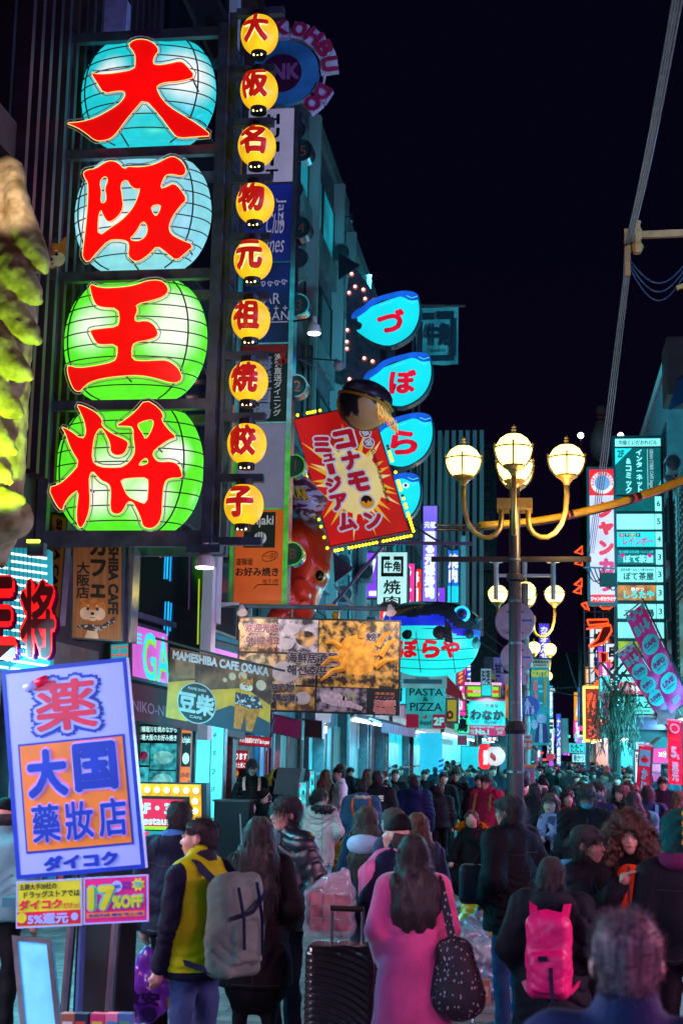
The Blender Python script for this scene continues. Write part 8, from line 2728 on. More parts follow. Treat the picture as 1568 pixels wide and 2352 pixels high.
backpack('small pale teal backpack on the navy jacket in the crowd', W, clothm('tealbag', '4ca0ac'), clothm('tealbag2', '3c90a0'),(.13,.07,.18),1.16,.27,.016, 'plain')
# --- crouching woman with orange fur hood
q = at(1083,1900,20.5)
t = thing('person', 'woman crouching low in a big black coat with an orange fur trimmed hood', 'person', (q.x, 20.5,0))
cw = lambda a, b, c: (q.x + a, 20.5 + b, c)
S = Sdf(cw(-.6,-.6,-.02), cw(.6,.6,1.4),.016)
S.cap(cw(0,.0,.45), cw(.05,-.1,.95),.14,.13,.05).cap(cw(.05,-.1,1.0), cw(.02,-.12,1.12),.055,.05,.03).ell(cw(0,-.14,1.20),(.08,.09,.11),.03)
for sx in (-.16,.10):
 S.cap(cw(sx, .05,.45), cw(sx - .04,-.28,.48),.08,.06,.04).cap(cw(sx - .04,-.28,.48), cw(sx, -.1,.1),.06,.04,.03).ell(cw(sx, -.16,.06),(.045,.11,.05),.02)
S.cap(cw(-.1,-.1,.9), cw(-.25,-.3,.62),.05,.04,.03).ell(cw(-.27,-.36,.60),(.04,.05,.04),.02)
V_, F_ = S.mesh(); add_mesh('body', V_, F_, skin_m(0), t, smooth=True)
S = Sdf(cw(-.7,-.7,.1), cw(.7,.7,1.3),.018)
S.cap(cw(-.02,.0,.42), cw(.04,-.08,.92),.30,.20,.06).ell(cw(-.12,-.2,.42),(.32,.26,.22),.08).cap(cw(.04,-.05,.95), cw(.10,.0,.98),.19,.17,.06)
S.cap(cw(-.12,-.1,.95), cw(-.25,-.28,.68),.09,.08,.05).cap(cw(.2,-.05,.95), cw(.22,-.2,.66),.09,.08,.05)
S.folds(-.03,14,3).noise(.02,15,1)
V_, F_ = S.mesh(); add_mesh('coat', V_, F_, clothm('blackcoat', '0a0a10', .7), t, smooth=True)
S = Sdf(cw(-.4,-.4,.85), cw(.5,.4,1.3),.012)
S.path([cw(-.17,-.12,1.10), cw(-.02,.06,1.13), cw(.16,.0,1.08), cw(.22,-.10,1.02)], [.05,.065,.065,.045],.04)
S.noise(.035,75,1).noise(.02,150,3)
V_, F_ = S.mesh(); add_mesh('fur_trim', V_, F_, clothm('orangefur', 'b05c08', .95, bump=.8), t, smooth=True)
S = Sdf(cw(-.2,-.35,1.0), cw(.25,.2,1.42),.012)
S.ell(cw(0,-.11,1.235),(.10,.10,.10),.02).cap(cw(.02,-.06,1.2), cw(.03,-.02,1.08),.085,.07,.03)
S.noise(.012,70,2)
V_, F_ = S.mesh(); add_mesh('hair', V_, F_, hair_m('brown'), t, smooth=True)
for sx in (-.16,.10):
 S = Sdf(cw(sx - .1,-.36,-.01), cw(sx + .1,.1,.18),.014)
 S.ell(cw(sx, -.16,.055),(.055,.14,.06),.02)
 V_, F_ = S.mesh(); add_mesh('shoe', V_, F_, paint('shoe_cyan', '90d8d8'), t, smooth=True)
# --- right hand near group
t, pl, W, HP = px_person('man in a long black padded jacket and jeans facing the shops', 1172,1824,11.4,1.79, yaw=-128, turn=10, hair='short', top='0c0e16', trous='24406a', bulk=.05, h=.013, hem=.74, arms=('pocket', 'pocket'), shoes='24406a', w=1.1)
sb = thing('shoulder_bag', 'dark shoulder bag on the black padded jacket man', 'bag', W(.20,-.2,.95))
S = Sdf(tuple(np.array(W(.16,-.16,1.05)) - .25), tuple(np.array(W(.16,-.16,1.05)) + .25),.014)
S.bx(W(.20,-.20,1.06),(.10,.10,.15),.05,.02).folds(-.012,25)
V_, F_ = S.mesh(); add_mesh('bag', V_, F_, clothm('slate', '1c2834', .5), sb, smooth=True)
strap(sb, [W(.20,-.18,1.18), W(.12,-.14,1.36), W(.02,.0,1.46)],.03,.01, clothm('slate', '1c2834', .5))
t, pl, W, HP = px_person('short person in a dark hooded coat with a hot pink backpack, from behind', 1266,1963,8.8,1.50, yaw=176, nod=12, turn=-8, hair='short', top='0e161e', trous='0a0a10', hood=True, bulk=.06, h=.013, hem=.60, hem_r=.03, noface=True, arms=('pocket', 'pocket'))
pk = M('pink_nylon', rgb('bc0c66'),.45, var=.18, scale=4, bump=.3, bscale=25)
bp_, _ = backpack('hot pink drawstring backpack with dark side pocket', W, pk, pk, (.15,.09,.26),1.10,.31,.012, 'plain')
strap(bp_, [W(-.02,.455,1.05), W(-.03,.46,.84)],.022,.006, clothm('bagdark', '101a34'), 'webbing')
strap(bp_, [W(.06,.45,1.10), W(-.0,.455,1.105)],.03,.004, clothm('bagdark', '101a34'), 'tag')
t, pl, W, HP = px_person('woman with glasses and tied back dark hair in a black coat, pointing', 1346,1890,9.5,1.66, yaw=62, turn=4, fem=True, hair='pony', top='0c0e18', trous='0c0c12', bulk=.04, h=.010, arms=(((.24,-.18,1.17),(.20,-.33,1.36)), 'pocket'), glasses=True, skin=1)
soft('pale_hood', '', '', clothm('aquahood', '4098b0'), tuple(np.array(W(0,.1,1.44)) - .25), tuple(np.array(W(0,.1,1.44)) + .25),.014, lambda s_: s_.ell(W(0,.09,1.43),(.13,.08,.06),.02).folds(-.01,30), t)
t, pl, W, HP = px_person('woman with big brown curly hair in an orange top and black open coat', 1442,1856,9.9,1.70, yaw=-4, turn=4, fem=True, hair='curly', hairc='brown', top='c83c10', trous='0c0c12', bulk=.015, h=.010, skin=2, arms=('down', 'down'), collar=True)
S = Sdf((-.50,-.34,.82),(.50,.34,1.50),.014)
S.cap((0,.01,.86),(0,.012,1.31),.185,.175,.05,(1.16,.85,1)).cap((-.14,.012,1.375),(.14,.012,1.375),.075,.075,.06)
for sx in (-1,1):
 S.cap((sx * .17,.01,1.37),(sx * .25,.02,1.08),.085,.075,.03)
S.bx((0,-.3,1.1),(.075,.22,.5),.01,.01, sub=True)
S.folds(-.012,22,4)
S.build('coat', clothm('opencoat', '0a0a12'), t, pl)
strap(t, [W(0,-.165,1.40), W(0,-.175,1.2), W(0,-.17,.92)],.018,.008, M('zip_metal', (.2,.2,.22),.3, metal=.8), 'zip')
t, pl, W, HP = px_person('person in a green spiked knit hat and dark coat at the picture edge, from behind', 1562,1868,9.2,1.72, yaw=182, hair='short', top='0e1018', trous='0c0c14', bulk=.045, h=.014, noface=True, w=1.0)
soft('knit_hat', '', '', clothm('greenhat', '0c4a48', .95, bump=.6), tuple(np.array(W(0,0,1.62)) - .28), tuple(np.array(W(0,0,1.62)) + .28),.012, lambda s_: s_.ell(W(0,.01,1.65),(.125,.13,.13),.03).cap(W(0,.01,1.56), W(0,.01,1.60),.115,.12,.03).noise(.012,60,1), t)
for k in range(5):
 a = math.radians(35 + k * 26)
 c0 = W(-.02,.01 + .125 * math.sin(a) * 1.0,1.63 + .13 * math.cos(a))
 c1 = W(-.02,.01 + .20 * math.sin(a),1.63 + .20 * math.cos(a))
 mb = MB().lathe([(.035,0),(.002,(c1 - c0).length)], c0,8, c1 - c0)
 mb.build('spike', clothm('hatspike', 'd89818'), t)
soft('scarf', '', '', clothm('plumscarf', '5a1c48', .9), tuple(np.array(W(0,.03,1.46)) - .25), tuple(np.array(W(0,.03,1.46)) + .25),.014, lambda s_: s_.ell(W(0,.03,1.46),(.15,.14,.075),.02).folds(-.02,40,2), t)
# --- nearest head at the foot of the picture
t, pl, W, HP = px_person('person with short brown hair very near the camera, seen from behind', 1437,2072,3.6,1.735, yaw=178, hair='crop', hairc='grey', top='1c2c50', trous='101018', bulk=.03, h=.011, noface=True, skin=1)
t, pl, W, HP = px_person('shoulder of a person in a navy jacket at the lower corner of the picture', 1640,2120,4.0,1.62, yaw=180, hair='short', top='1c3c70', trous='101018', bulk=.04, h=.018, noface=True)
                # --- crowd
base = []
specs = [dict(yaw=180, hair='short', bulk=.04, noface=True), dict(yaw=180, fem=True, hair='long', bulk=.03, noface=True), dict(yaw=0, hair='short', bulk=.04, legs='walk'),
   dict(yaw=0, fem=True, hair='bob', bulk=.03), dict(yaw=182, hair='beanie', bulk=.05, noface=True), dict(yaw=178, hair='bangs', hood=True, bulk=.05, noface=True), dict(yaw=8, hair='cap', bulk=.04),
   dict(yaw=-50, fem=True, hair='long', bulk=.03)]
cr = random.Random(21)
tops = ['12141c', '101828', '1c1a20', '2a2430', '181010', '14283c', '3c3438', '0c0c10', '40202c', '243c4c', '6a6068', '181c2c', '7a2430', '2c4858']
spots = []
tries = 0
taken = [(o.location.x, o.location.y) for o in bpy.data.objects if o.get('category') == 'person']
while len(spots) < 215 and tries < 9000:
 tries += 1
 y = 19 + (cr.random() ** 1.35) * 92
 x = cr.uniform(-4.6,4.4)
 if y < 27 and (x < -2.6):
  continue
 if y < 23 and x < -.4:
  continue
 if any(abs(x - a) < .46 and abs(y - b) < .62 + .004 * y for a, b in spots) or any((x - a) ** 2 + (y - b) ** 2 < .42 for a, b in taken):
  continue
 if abs(x - LX0) < .35 and any(abs(y - q) < .4 for q in (17,29.2,31.5,48,64,81)):
  continue
 spots.append((x, y))
spots.sort(key=lambda p: p[1])
protos = []
adj = {0: 'man, back turned', 1: 'long haired woman from behind', 2: 'man walking towards us', 3: 'bobbed woman facing us', 4: 'knit hat wearer from behind', 5: 'hooded person from behind', 6: 'cap wearer facing us', 7: 'sideways long haired woman'}
coln = {'12141c': 'charcoal', '101828': 'midnight blue', '1c1a20': 'sooty', '2a2430': 'plum grey', '181010': 'dark brown', '14283c': 'navy', '3c3438': 'taupe', '0c0c10': 'black', '40202c': 'wine', '243c4c': 'slate blue', '6a6068': 'pale grey', '181c2c': 'ink blue', '7a2430': 'crimson', '2c4858': 'teal grey'}
for i, sp in enumerate(specs):
 x, y = spots[i]
 t, *_ = person('%s in a charcoal coat among the crowd' % adj[i], x, y, 1.66 if sp.get('fem') else 1.74, top='12141c', trous='101218', h=.02, detail=not sp.get('noface', False), group='people in the street crowd', **sp)
 protos.append((t, sp))
for o in bpy.data.objects:
 KIDS[o.name] = []
for o in bpy.data.objects:
 if o.parent is not None:
  KIDS[o.parent.name].append(o)
hairs = ['black', 'black', 'black', 'brown', 'auburn']
for i, (x, y) in enumerate(spots[8:]):
 k = cr.choice((0,0,1,2,2,2,3,3,4,5,6,7))
 t, sp = protos[k]
 tc = cr.choice(tops)
 hc_ = cr.choice(hairs)
 mp_ = {'cloth_p_12141c': clothm(tc, tc), 'hair_black': hair_m(hc_), 'skin_0': skin_m(cr.randrange(3))}
 c = copy_tree(t, None, (x, y, 0), math.radians(cr.uniform(-28,28)), mp_)
 s_ = cr.uniform(.90,1.08)
 c.scale = (s_ * cr.uniform(.95,1.1), s_, s_)
 where = 'mid street' if abs(x) < 1.2 else ('lantern side' if x < 0 else 'theatre side')
 far = 'front' if y < 30 else ('middle' if y < 48 else ('rear' if y < 75 else 'far end'))
 c['label'] = '%s, %s hair, %s coat, %s of crowd, %s' % (adj[k], hc_, coln[tc], far, where)
                # --- drugstore placard on its stand
DQ = 7.6
pq = Frame(at(3,1541, DQ), at(290,1510, DQ) - at(3,1541, DQ), at(40,2018, DQ) - at(3,1541, DQ))
pq.V = (at(40,2018, DQ) + at(333,1998, DQ) - at(3,1541, DQ) - at(290,1510, DQ)) / 2
plc = thing('drugstore_placard', 'leaning white drugstore placard with red and blue outlined kanji on a pole stand', 'placard', (at(185,2130, DQ).x, DQ, 0))
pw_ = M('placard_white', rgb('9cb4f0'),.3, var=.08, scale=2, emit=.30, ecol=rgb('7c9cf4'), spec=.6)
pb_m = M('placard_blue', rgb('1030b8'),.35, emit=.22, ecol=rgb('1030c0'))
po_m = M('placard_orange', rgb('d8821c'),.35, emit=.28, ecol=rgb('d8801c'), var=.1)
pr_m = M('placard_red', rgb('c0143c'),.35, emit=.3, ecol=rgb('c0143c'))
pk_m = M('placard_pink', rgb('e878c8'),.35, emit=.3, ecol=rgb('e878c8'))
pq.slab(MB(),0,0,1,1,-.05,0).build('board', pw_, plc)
pq.rim(MB(),.022,.0005,.004).build('border', pb_m, plc)
pq.slab(MB(),.09,.365,.93,.885,.001,.004).build('border', pb_m, plc)
pq.slab(MB(),.105,.375,.915,.875,.0045,.007).build('field', po_m, plc)
def tri(body, r, m0, m1, m2, z, g=(.018,.012), b=(.12,.075,.045), **k):
 for q, (m, bb) in enumerate(zip((m0, m1, m2), b)):
  e = (2 - q) / 2
  letters(pq, body, (r[0] - g[0] * e, r[1] - g[1] * e, r[2] + g[0] * e, r[3] + g[1] * e), m, plc, z=z + q * .006, bold=bb, **k)
tri('薬', (.25,.075,.74,.32), pb_m, pw_, pr_m, .003,(.055,.03),(.12,.065,.02))
cp = [pq.p(.19,.10,.022), pq.p(.37,.065,.022)]
MB().tube([cp[0], cp[0].lerp(cp[1],.5)],.024,10).build('capsule', pw_, plc, smooth=True)
MB().tube([cp[0].lerp(cp[1],.5), cp[1]],.024,10).build('capsule', pr_m, plc, smooth=True)
tri('大', (.15,.40,.47,.63), pk_m, pw_, pb_m, .009)
tri('国', (.52,.39,.86,.62), pk_m, pw_, pb_m, .009)
for i, ch in enumerate('藥妝店'):
 tri(ch, (.16 + .26 * i, .66,.38 + .26 * i, .84), pk_m, pw_, pb_m, .009,(.012,.008),(.085,.05,.02))
letters(pq, 'ダイコク', (.22,.905,.80,.975), pb_m, plc, z=.006, bold=.07)
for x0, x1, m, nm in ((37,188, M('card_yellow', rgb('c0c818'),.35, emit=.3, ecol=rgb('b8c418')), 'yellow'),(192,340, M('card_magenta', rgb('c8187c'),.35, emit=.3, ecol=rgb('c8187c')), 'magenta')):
 yo = 0 if nm == 'yellow' else -9
 cf = Frame(at(x0,2026 + yo, DQ - .03), at(x1,2018 + yo, DQ - .03) - at(x0,2026 + yo, DQ - .03), at(x0,2134 + yo, DQ - .03) - at(x0,2026 + yo, DQ - .03))
 cf.slab(MB(),0,0,1,1,-.015,0).build('card', m, plc)
 cf.rim(MB(),.008,.0005,.002).build('card_border', pw_, plc)
 if nm == 'yellow':
  letters(cf, '主要大手20社の', (.05,.06,.62,.19), black_p, plc, bold=.03)
  letters(cf, 'ドラッグストアでは', (.12,.22,.97,.37), black_p, plc, bold=.03)
  letters(cf, 'ダイコク', (.04,.40,.70,.62), pr_m, plc, bold=.06)
  letters(cf, 'だけっ!', (.72,.50,.96,.62), pr_m, plc)
  cf.slab(MB(),.02,.66,.98,.95,.001,.003).build('card_band', pr_m, plc)
  letters(cf, '5%還元', (.18,.70,.80,.93), pw_, plc, z=.006, bold=.05)
  cf.disc(MB(),.09,.78,.028,.004,.006,14).build('bubble', M('card_yellow'), plc)
  cf.disc(MB(),.89,.80,.020,.004,.006,14).build('badge', pw_, plc)
 else:
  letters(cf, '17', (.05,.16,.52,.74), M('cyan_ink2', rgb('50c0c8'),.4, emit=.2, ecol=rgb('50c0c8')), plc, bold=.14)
  letters(cf, '17', (.075,.19,.495,.71), M('card_yellow'), plc, z=.012, bold=.06)
  letters(cf, '%OFF', (.44,.40,.94,.70), M('cyan_ink2'), plc, z=.004, bold=.12)
  letters(cf, '%OFF', (.455,.42,.925,.68), M('card_yellow'), plc, z=.014, bold=.05)
  cf.disc(MB(),.52,.22,.030,.004,.006,16).build('bubble', pw_, plc)
  letters(cf, 'MAX', (.46,.18,.58,.26), pb_m, plc, z=.008, bold=.04)
  letters(cf, 'TAX\nFREE', (.61,.12,.74,.28), pb_m, plc, z=.008, bold=.04)
  cf.shape(MB(), [(.85 + (.11 if k % 2 else .075) * math.cos(k * .3927),.20 + (.155 if k % 2 else .105) * math.sin(k * .3927)) for k in range(16)],.004,.006).build('burst', M('card_yellow'), plc)
  letters(cf, '7%', (.79,.14,.91,.26), M('cyan_ink2'), plc, z=.010, bold=.05)
  cf.slab(MB(),.05,.76,.94,.87,.001,.004).build('card_band', po_m, plc)
  letters(cf, '免税手続 爆安 地上1階', (.08,.785,.92,.85), pb_m, plc, z=.006, bold=.02)
px_ = at(187,2136, DQ).x
MB().tube([(px_, DQ + .02,0),(px_, DQ + .02,1.2), pq.p(.55,.6,-.08)],.02,8).build('pole', M('pole_blue', rgb('3c5c90'),.35, metal=.3), plc)
MB().lathe([(.24,0),(.24,.03),(.05,.06)],(px_, DQ + .02,0),20).build('stand_base', w_darksteel, plc)
ab = thing('pavement_board', 'blank pale blue pavement board in a chrome frame beside the placard pole', 'pavement sign', (at(80,2300,8.2).x, 8.2,0))
aq = Frame(at(28,2150,8.3), at(118,2160,8.3) - at(28,2150,8.3), at(66,2560,7.9) - at(28,2150,8.3))
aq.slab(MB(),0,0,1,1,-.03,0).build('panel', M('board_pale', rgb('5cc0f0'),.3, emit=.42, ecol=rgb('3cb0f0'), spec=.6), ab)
aq.rim(MB(),.03,-.04,.012).build('frame', chrome, ab)
rl2 = thing('display_rack', 'dark display rack with chrome uprights behind the placard pole', 'rack', (at(215,2300,8.8).x, 8.8,0))
for x in (160,262):
 MB().tube([(at(x, 2300,8.8).x - .05,8.8,0),(at(x, 2300,8.8).x, 8.8,1.25)],.03,8).build('upright', chrome, rl2)
MB().box((at(165,2300,8.82).x, 8.85,.02),(at(258,2300,8.82).x, 9.3,1.2)).build('rack_body', black_p, rl2)
MB().box((at(0,2150,9.2).x, 9.2,1.06),(at(160,2150,9.2).x, 9.5,1.12)).build('counter', paint('counter_teal', '1c6470'), rl2)
for k, (x, hx) in enumerate(((190, '1c2038'),(228, 'c83068'),(262, 'e07898'),(160, 'a06040'),(290, '4c6ca0'))):
 p = at(x, 2335,7.0)
 tg = thing('sale_box', ('dark', 'pink', 'rose', 'tan', 'slate blue')[k] + ' boxed item on the low display at the picture foot', 'box', p - Vector((0,0,.14)), 'boxed items on the low display')
 MB().cbox(p - Vector((0,0,.06)),(.07,.06,.15)).build('box', paint('sale_' + hx, hx, .4), tg)
 MB().cbox(p + Vector((0,-.031,-.05)),(.05,.002,.06)).build('print', goods[k], tg)
cnt = thing('low_display', 'low dark display table carrying boxed items at the foot of the picture', 'table', (at(225,2352,7.0).x, 7.0,0))
zt0 = at(225,2335,7.0).z - .14
MB().cbox((at(225,2352,7).x, 7.02, zt0 - .03),(.42,.3,.05)).build('top', w_darksteel, cnt)
for dx in (-.18,.18):
 MB().cbox((at(225,2352,7).x + dx, 7.02,(zt0 - .055) / 2),(.04,.24, zt0 - .055)).build('leg', w_darksteel, cnt)
                # --- suitcase
sc = thing('suitcase', 'large glossy black ribbed suitcase with its handle drawn out', 'suitcase', (at(785,2260,9.3).x, 9.3,0))
X0, X1 = at(700,2260,9.2).x, at(868,2260,9.2).x
zt1 = at(785,2172,9.2).z
sm_ = M('case_black', (.010,.010,.013),.22, var=.3, spec=.8)
S = Sdf((X0 - .05,8.9,.02),(X1 + .05,9.7, zt1 + .1),.014)
S.bx(((X0 + X1) / 2,9.3,(zt1 + .06) / 2),((X1 - X0) / 2,.16,(zt1 - .06) / 2),.06,.0)
Xg = S.ax[0][:, None, None]; Zg = S.ax[2][None, None, :]
S.D = S.D + (.006 * np.sin(150 * np.sqrt((Xg - X0 - .05) ** 2 + (Zg - .1) ** 2))).astype(np.float32)
S.build('shell', sm_, sc)
for dx in (-.10,.10):
 MB().tube([((X0 + X1) / 2 + dx, 9.42, zt1 - .05),((X0 + X1) / 2 + dx, 9.42, zt1 + .2)],.012,8).build('handle_tube', w_steel, sc)
MB().tube([((X0 + X1) / 2 - .11,9.42, zt1 + .2),((X0 + X1) / 2 + .11,9.42, zt1 + .2)],.018,8).build('handle_grip', black_p, sc)
for dx in (X0 + .06, X1 - .06):
 for dy in (9.2,9.4):
  MB().lathe([(.03,-.012),(.03,.012)],(dx, dy, .031),12,(1,0,0)).build('wheel', black_p, sc)
rb = thing('clear_bag', 'clear carrier bag stuffed with red and white boxes above the suitcase', 'bag', at(760,2130,10.2))
c0 = at(758,2090,10.2)
for k in range(9):
 MB().cbox(c0 + Vector((-.09 + .09 * (k % 3),.02 * (k % 2),-.10 + .085 * (k // 3))),(.08,.12,.075)).build('packet', paint('red_pack_%d' % (k % 3),('b02840', 'c87880', '902038')[k % 3],.4), rb)
film = M('clear_film', (.75,.72,.85),.12, alpha=.30, spec=1.0, var=.1)
S = Sdf(tuple(c0 - Vector((.32,.32,.32))), tuple(c0 + Vector((.3,.3,.42))),.016)
S.bx(c0 + Vector((0,0,-.02)),(.17,.11,.17),.05,.02).cap(c0 + Vector((0,0,.12)), c0 + Vector((.10,0,.26)),.10,.03,.06).ell(c0 + Vector((.02,0,.17)),(.13,.09,.07),.05)
S.folds(-.018,30,1).noise(.018,40,2)
S.build('film', film, rb)
gq = at(1085,2200,13.2)
gcol = [('clear white rubbish bag, topmost of the heap', 'b0c8cc', 1085,2185,.20),('cyan tinted rubbish bag at the heap\'s left', '58b8c0', 1062,2245,.20),('grey blue rubbish bag low in the heap', '7090a8', 1105,2258,.22),('pink tinted rubbish bag at the heap\'s right', 'b88ca8', 1122,2205,.17),('small white bag at the foot of the heap', 'a8b8c0', 1132,2280,.10),('pale bag behind the heap', '90b0b8', 1080,2150,.16)]
for lb, hx, x, y, r in gcol:
 p = at(x, y, 13.2 + .1 * math.sin(x))
 S = Sdf(tuple(p - Vector((r * 1.7,) * 3)), tuple(p + Vector((r * 1.7,) * 3)),.02)
 S.ell(p, (r * 1.15, r, r * .95),.03).cap(p + Vector((0,0, r * .7)), p + Vector((.05,0, r * 1.3)), r * .3, r * .15,.06)
 S.folds(-.03,18, int(x) % 7).noise(.035,19, int(y) % 5).noise(.02,45,3)
 t_ = thing('rubbish_bag', lb, 'rubbish bag', p - Vector((0,0, r)), 'rubbish bags heaped behind the pink coat')
 S.build('bag', M('rub_' + hx, rgb(hx),.25, col2=rgb('506878'), scale=7, mix=(.4,.7), spec=.9), t_)
 MB().tube([p + Vector((.03,0, r * .95)), p + Vector((.045,0, r * 1.05))], r * .26,8).build('knot', paint('knot_' + hx, hx), t_)
for lb, x, y, d_, sz in (('yellow green plastic sheet bag behind the rubbish heap', 1092,2120,13.6,.20),('yellow green bag by the dark doorway', 775,1960,24,.26),('yellow green bag behind the waiter', 612,1815,23.4,.24)):
 p = at(x, y, d_)
 S = Sdf(tuple(p - Vector((sz * 2,) * 3)), tuple(p + Vector((sz * 2,) * 3)),.02)
 S.ell(p, (sz, sz * .8, sz),.03).cap(p, p + Vector((sz * .6,0, sz * 1.2)), sz * .6, sz * .25,.05).folds(-.04,14,2).noise(.03,20,1)
 t_ = thing('lime_bag', lb, 'bag', p - Vector((0,0, sz)))
 S.build('bag', M('lime_film', rgb('98a010'),.3, var=.3, scale=5, spec=.8), t_)
cbx = thing('milk_carton', 'small brown carton standing before the rubbish heap', 'carton', (at(1112,2285,12.7).x, 12.7,0))
MB().cbox((at(1112,2285,12.7).x, 12.7,.11),(.10,.10,.20)).build('carton', paint('carton_brown', '9a6a5c'), cbx)
MB().cbox((at(1112,2285,12.7).x, 12.648,.12),(.07,.003,.08)).build('print', paint('carton_print', 'c8a090'), cbx)
                # --- wall pieces and stall gear behind the waiters
def wallf(x0, x1, yt, yb, off=.03):
 Y0, Y1 = [-L * FPX / (1244 - x) for x in (x0, x1)]
 z0, z1 = at(x0, yt, Y0).z, at(x0, yb, Y0).z
 return Frame((L + off, Y0, z0),(0, Y1 - Y0,0),(0,0, z1 - z0))
def wall_panel(name, lab, cat, fr, m, t=.05):
 th = thing(name, lab, cat, fr.p(.5,1))
 fr.slab(MB(),0,0,1,1,-t, 0).build('panel', m, th)
 fr.rim(MB(),.06,.001,.02).build('rim', w_steel, th)
 return th
f_ = face(517,1724,569,1786,26.2)
th = board('red_poster', 'red shop poster with white Japanese lines and yellow food print', 'poster', f_, glow('poster_red', 'b81420', .5), t=.05, rim=0)
letters(f_, '席あります', (.04,.08,.96,.36), wl, th, bold=.05)
letters(f_, '大阪のお土産に', (.06,.44,.90,.64), wl, th, bold=.02)
for u, v, r in ((.15,.84,.05),(.32,.88,.06),(.5,.84,.05)):
 f_.disc(MB(), u, v, r, .003,.008,12).build('food', glow('poster_food', 'd8a020', .6,.5,9), th)
f_.slab(MB(),.60,.68,.98,.98,.003,.006).build('menu', black_p, th)
f_ = face(517,1786,577,1842,26.0)
th = board('white_poster', 'white menu poster with small food pictures below the red one', 'poster', f_, glow('poster_white', '9aa0a8', .45), t=.05, rim=0)
for q, hx in (((.15,.22,.42,.42), '684850'),((.55,.05,.75,.45), 'c88a30'),((.1,.60,.22,.82), 'c02040'),((.3,.60,.55,.76), '40a0b0')):
 f_.slab(MB(), *q, .003,.006).build('print', paint('print_' + hx, hx), th)
letters(f_, 'A Cuisine', (.3,.78,.85,.88), black_p, th)
f_ = quad((551,1688),(624,1694),(547,1712),25.0)
th = board('eat_in_sign', 'slanted red eat in sign with white floor lettering', 'sign', f_, glow('eat_red', 'c01c2c', .55), t=.1, rim=.01)
letters(f_, '1F 2F 自由席あります Eat in space', (.03,.2,.95,.8), wl, th, bold=.03)
f_ = quad((568,1652),(630,1652),(556,1688),25.0)
board('grey_awning_panel', 'plain grey blue awning panel above the eat in sign', 'awning', f_, paint('awning_blue', '3c6478', .5), t=.08, rim=0)
f_ = quad((628,1640),(694,1655),(626,1684),27)
board('plum_fascia', 'plum coloured fascia panel under the menu banner', 'fascia', f_, glow('fascia_plum', '701850', .4), t=.3, rim=.02)
f_ = quad((694,1650),(740,1656),(694,1692),28)
board('brown_fascia', 'dark brown fascia panel next to the plum one', 'fascia', f_, paint('fascia_brown', '2c1410', .5), t=.3, rim=.02)
for x0, x1, m, nm, lb in ((588,602, glow('strip_blue', '1890d8', .6,.4), 'lit_strip', 'narrow blue lit strip between dark posts'),(636,653, w_conc, 'stone_pillar', 'first pale stone pillar beside the maroon shutter'),(655,680, paint('col_red', '4c0c14', .6), 'red_column', 'dark red column between the stone pillar and glass door'),
       (722,733, w_conc, 'stone_pillar', 'slim stone pillar right of the glass door'),(735,745, w_steel, 'steel_pillar', 'slim steel pillar beside the glass door'),(747,759, glow('strip_cyan', '30c0d8', .6,.5), 'lit_strip', 'cyan lit strip before the brown stone wall'),(762,796, M('stone_brown', (.24,.19,.18),.7, var=.3, scale=3, bump=.2, stretch=(1,1,.2)), 'stone_wall', 'brown veined stone wall panel by the white waiter')):
 f_ = wallf(x0, x1,1668,1880,.10)
 wall_panel(nm, lb, 'pillar' if 'pillar' in nm or 'column' in nm else ('light' if 'strip' in nm else 'wall'), f_, m, .12)
f_ = wallf(604,635,1724,1800,.12)
sh = thing('maroon_shutter', 'ribbed maroon shutter lit red beside the stone pillar', 'shutter', f_.p(.5,1))
f_.slab(MB(),0,0,1,1,-.1,-.03).build('panel', paint('shut_maroon', '3c0810'), sh)
for k in range(12):
 f_.slab(MB(), k / 12,0, k / 12 + .045,1,-.03,.03).build('slat', glow('shut_red', '8a1418', .45), sh)
lmp = at(735,1676,30)
wl_ = thing('box_lamp', 'small white box lamp under the menu banner', 'lamp', lmp)
MB().cbox(lmp, (.26,.1,.14)).build('lens', glow('box_white', 'fff0ff', 5), wl_)
MB().cbox(lmp + Vector((0,.08,.03)),(.3,.06,.18)).build('housing', w_steel, wl_)
bxp = at(662,1830,22.3)
bk = thing('black_cabinet', 'tall black equipment cabinet with a tilted lid beside the waiter', 'cabinet', (bxp.x, 22.3,0))
zt2 = at(662,1765,22.3).z
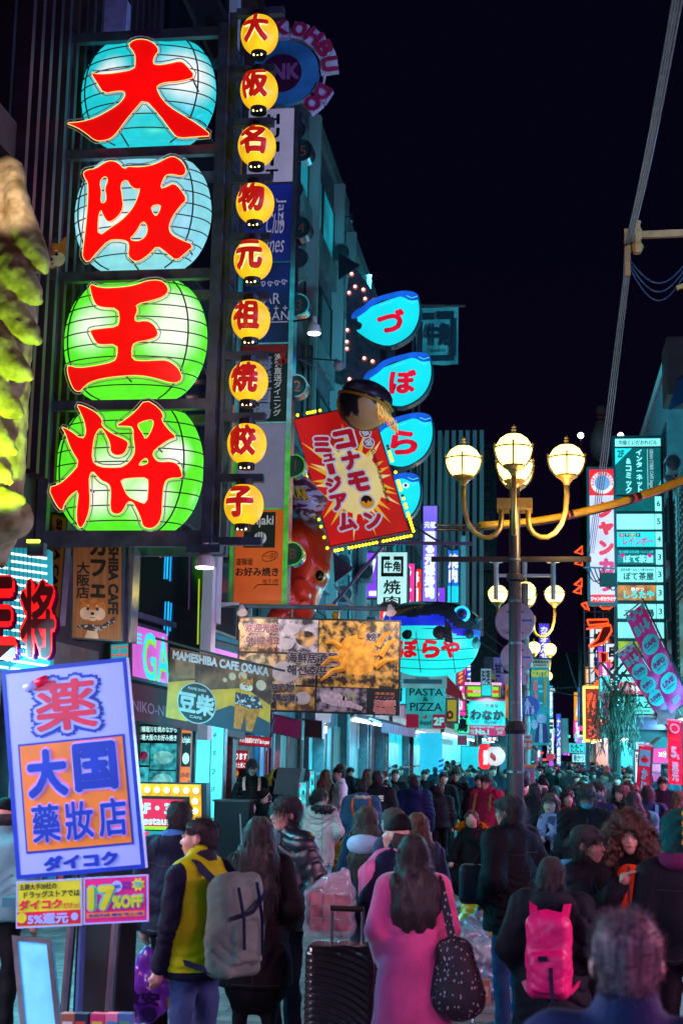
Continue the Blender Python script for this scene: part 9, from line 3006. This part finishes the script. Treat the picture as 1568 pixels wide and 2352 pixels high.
MB().box((bxp.x - .19,22.1,.1),(bxp.x + .19,22.5, zt2 - .42)).build('body', M('cab_black', (.012,.016,.022),.35), bk)
MB().poly([Vector((bxp.x - .20,22.05, zt2 - .40)), Vector((bxp.x + .18,22.05, zt2 - .40)), Vector((bxp.x + .24,22.05, zt2)), Vector((bxp.x - .13,22.05, zt2 + .01))],(0,.4,0)).build('lid', M('cab_lid', (.03,.04,.05),.5), bk)
for x0, x1, y0, y1, d_, lb in ((684,705,1795,1900,22.0, 'colourful cyan backlit menu stand left of the taller one'),(707,724,1768,1890,22.6, 'taller cyan backlit menu stand with pink corner')):
 f_ = face(x0, y0, x1, y1, d_)
 th = board('menu_stand', lb, 'menu stand', f_, M('menu_art', rgb('104048'),.4, emit=.8, ecol=rgb('38d8e0'), evar=.8, escale=9), t=.08, rim=.02)
 for k in range(6):
  u, v = (k * .37) % .7 + .1, k / 6.5 + .05
  f_.slab(MB(), u, v, u + .2, v + .09,.003,.008).build('print', glow(('art_pink', 'art_ink', 'art_white')[k % 3],('e83890', '103050', 'd8ffff')[k % 3],.7, sample=False), th)
 MB().box((f_.p(.3,1).x, d_ + .02,0),(f_.p(.7,1).x, d_ + .07, max(.02, f_.p(0,1).z))).build('foot', w_steel, th)
pod = at(536,1860,21.8)
lec = thing('black_counter', 'black counter box in front of the posters', 'counter', (pod.x, 21.8,0))
MB().box((pod.x - .28,21.7,0),(pod.x + .26,22.2, at(536,1842,21.8).z)).build('body', M('cab_black'), lec)
MB().box((pod.x - .30,21.66, at(536,1842,21.8).z + .002),(pod.x + .28,22.24, at(536,1842,21.8).z + .03)).build('top', w_steel, lec)
dp_ = thing('dustpan', 'long handled dustpan standing by the counter', 'dustpan', at(553,1985,21.4))
MB().tube([at(551,1870,21.4), at(556,1975,21.4)],.012,6).build('handle', w_pale, dp_)
MB().poly([at(548,1990,21.4), at(572,1990,21.4), at(564,1955,21.4), at(556,1955,21.4)],(0,.15,0)).build('pan', w_white, dp_)
bpy.context.view_layer.update()
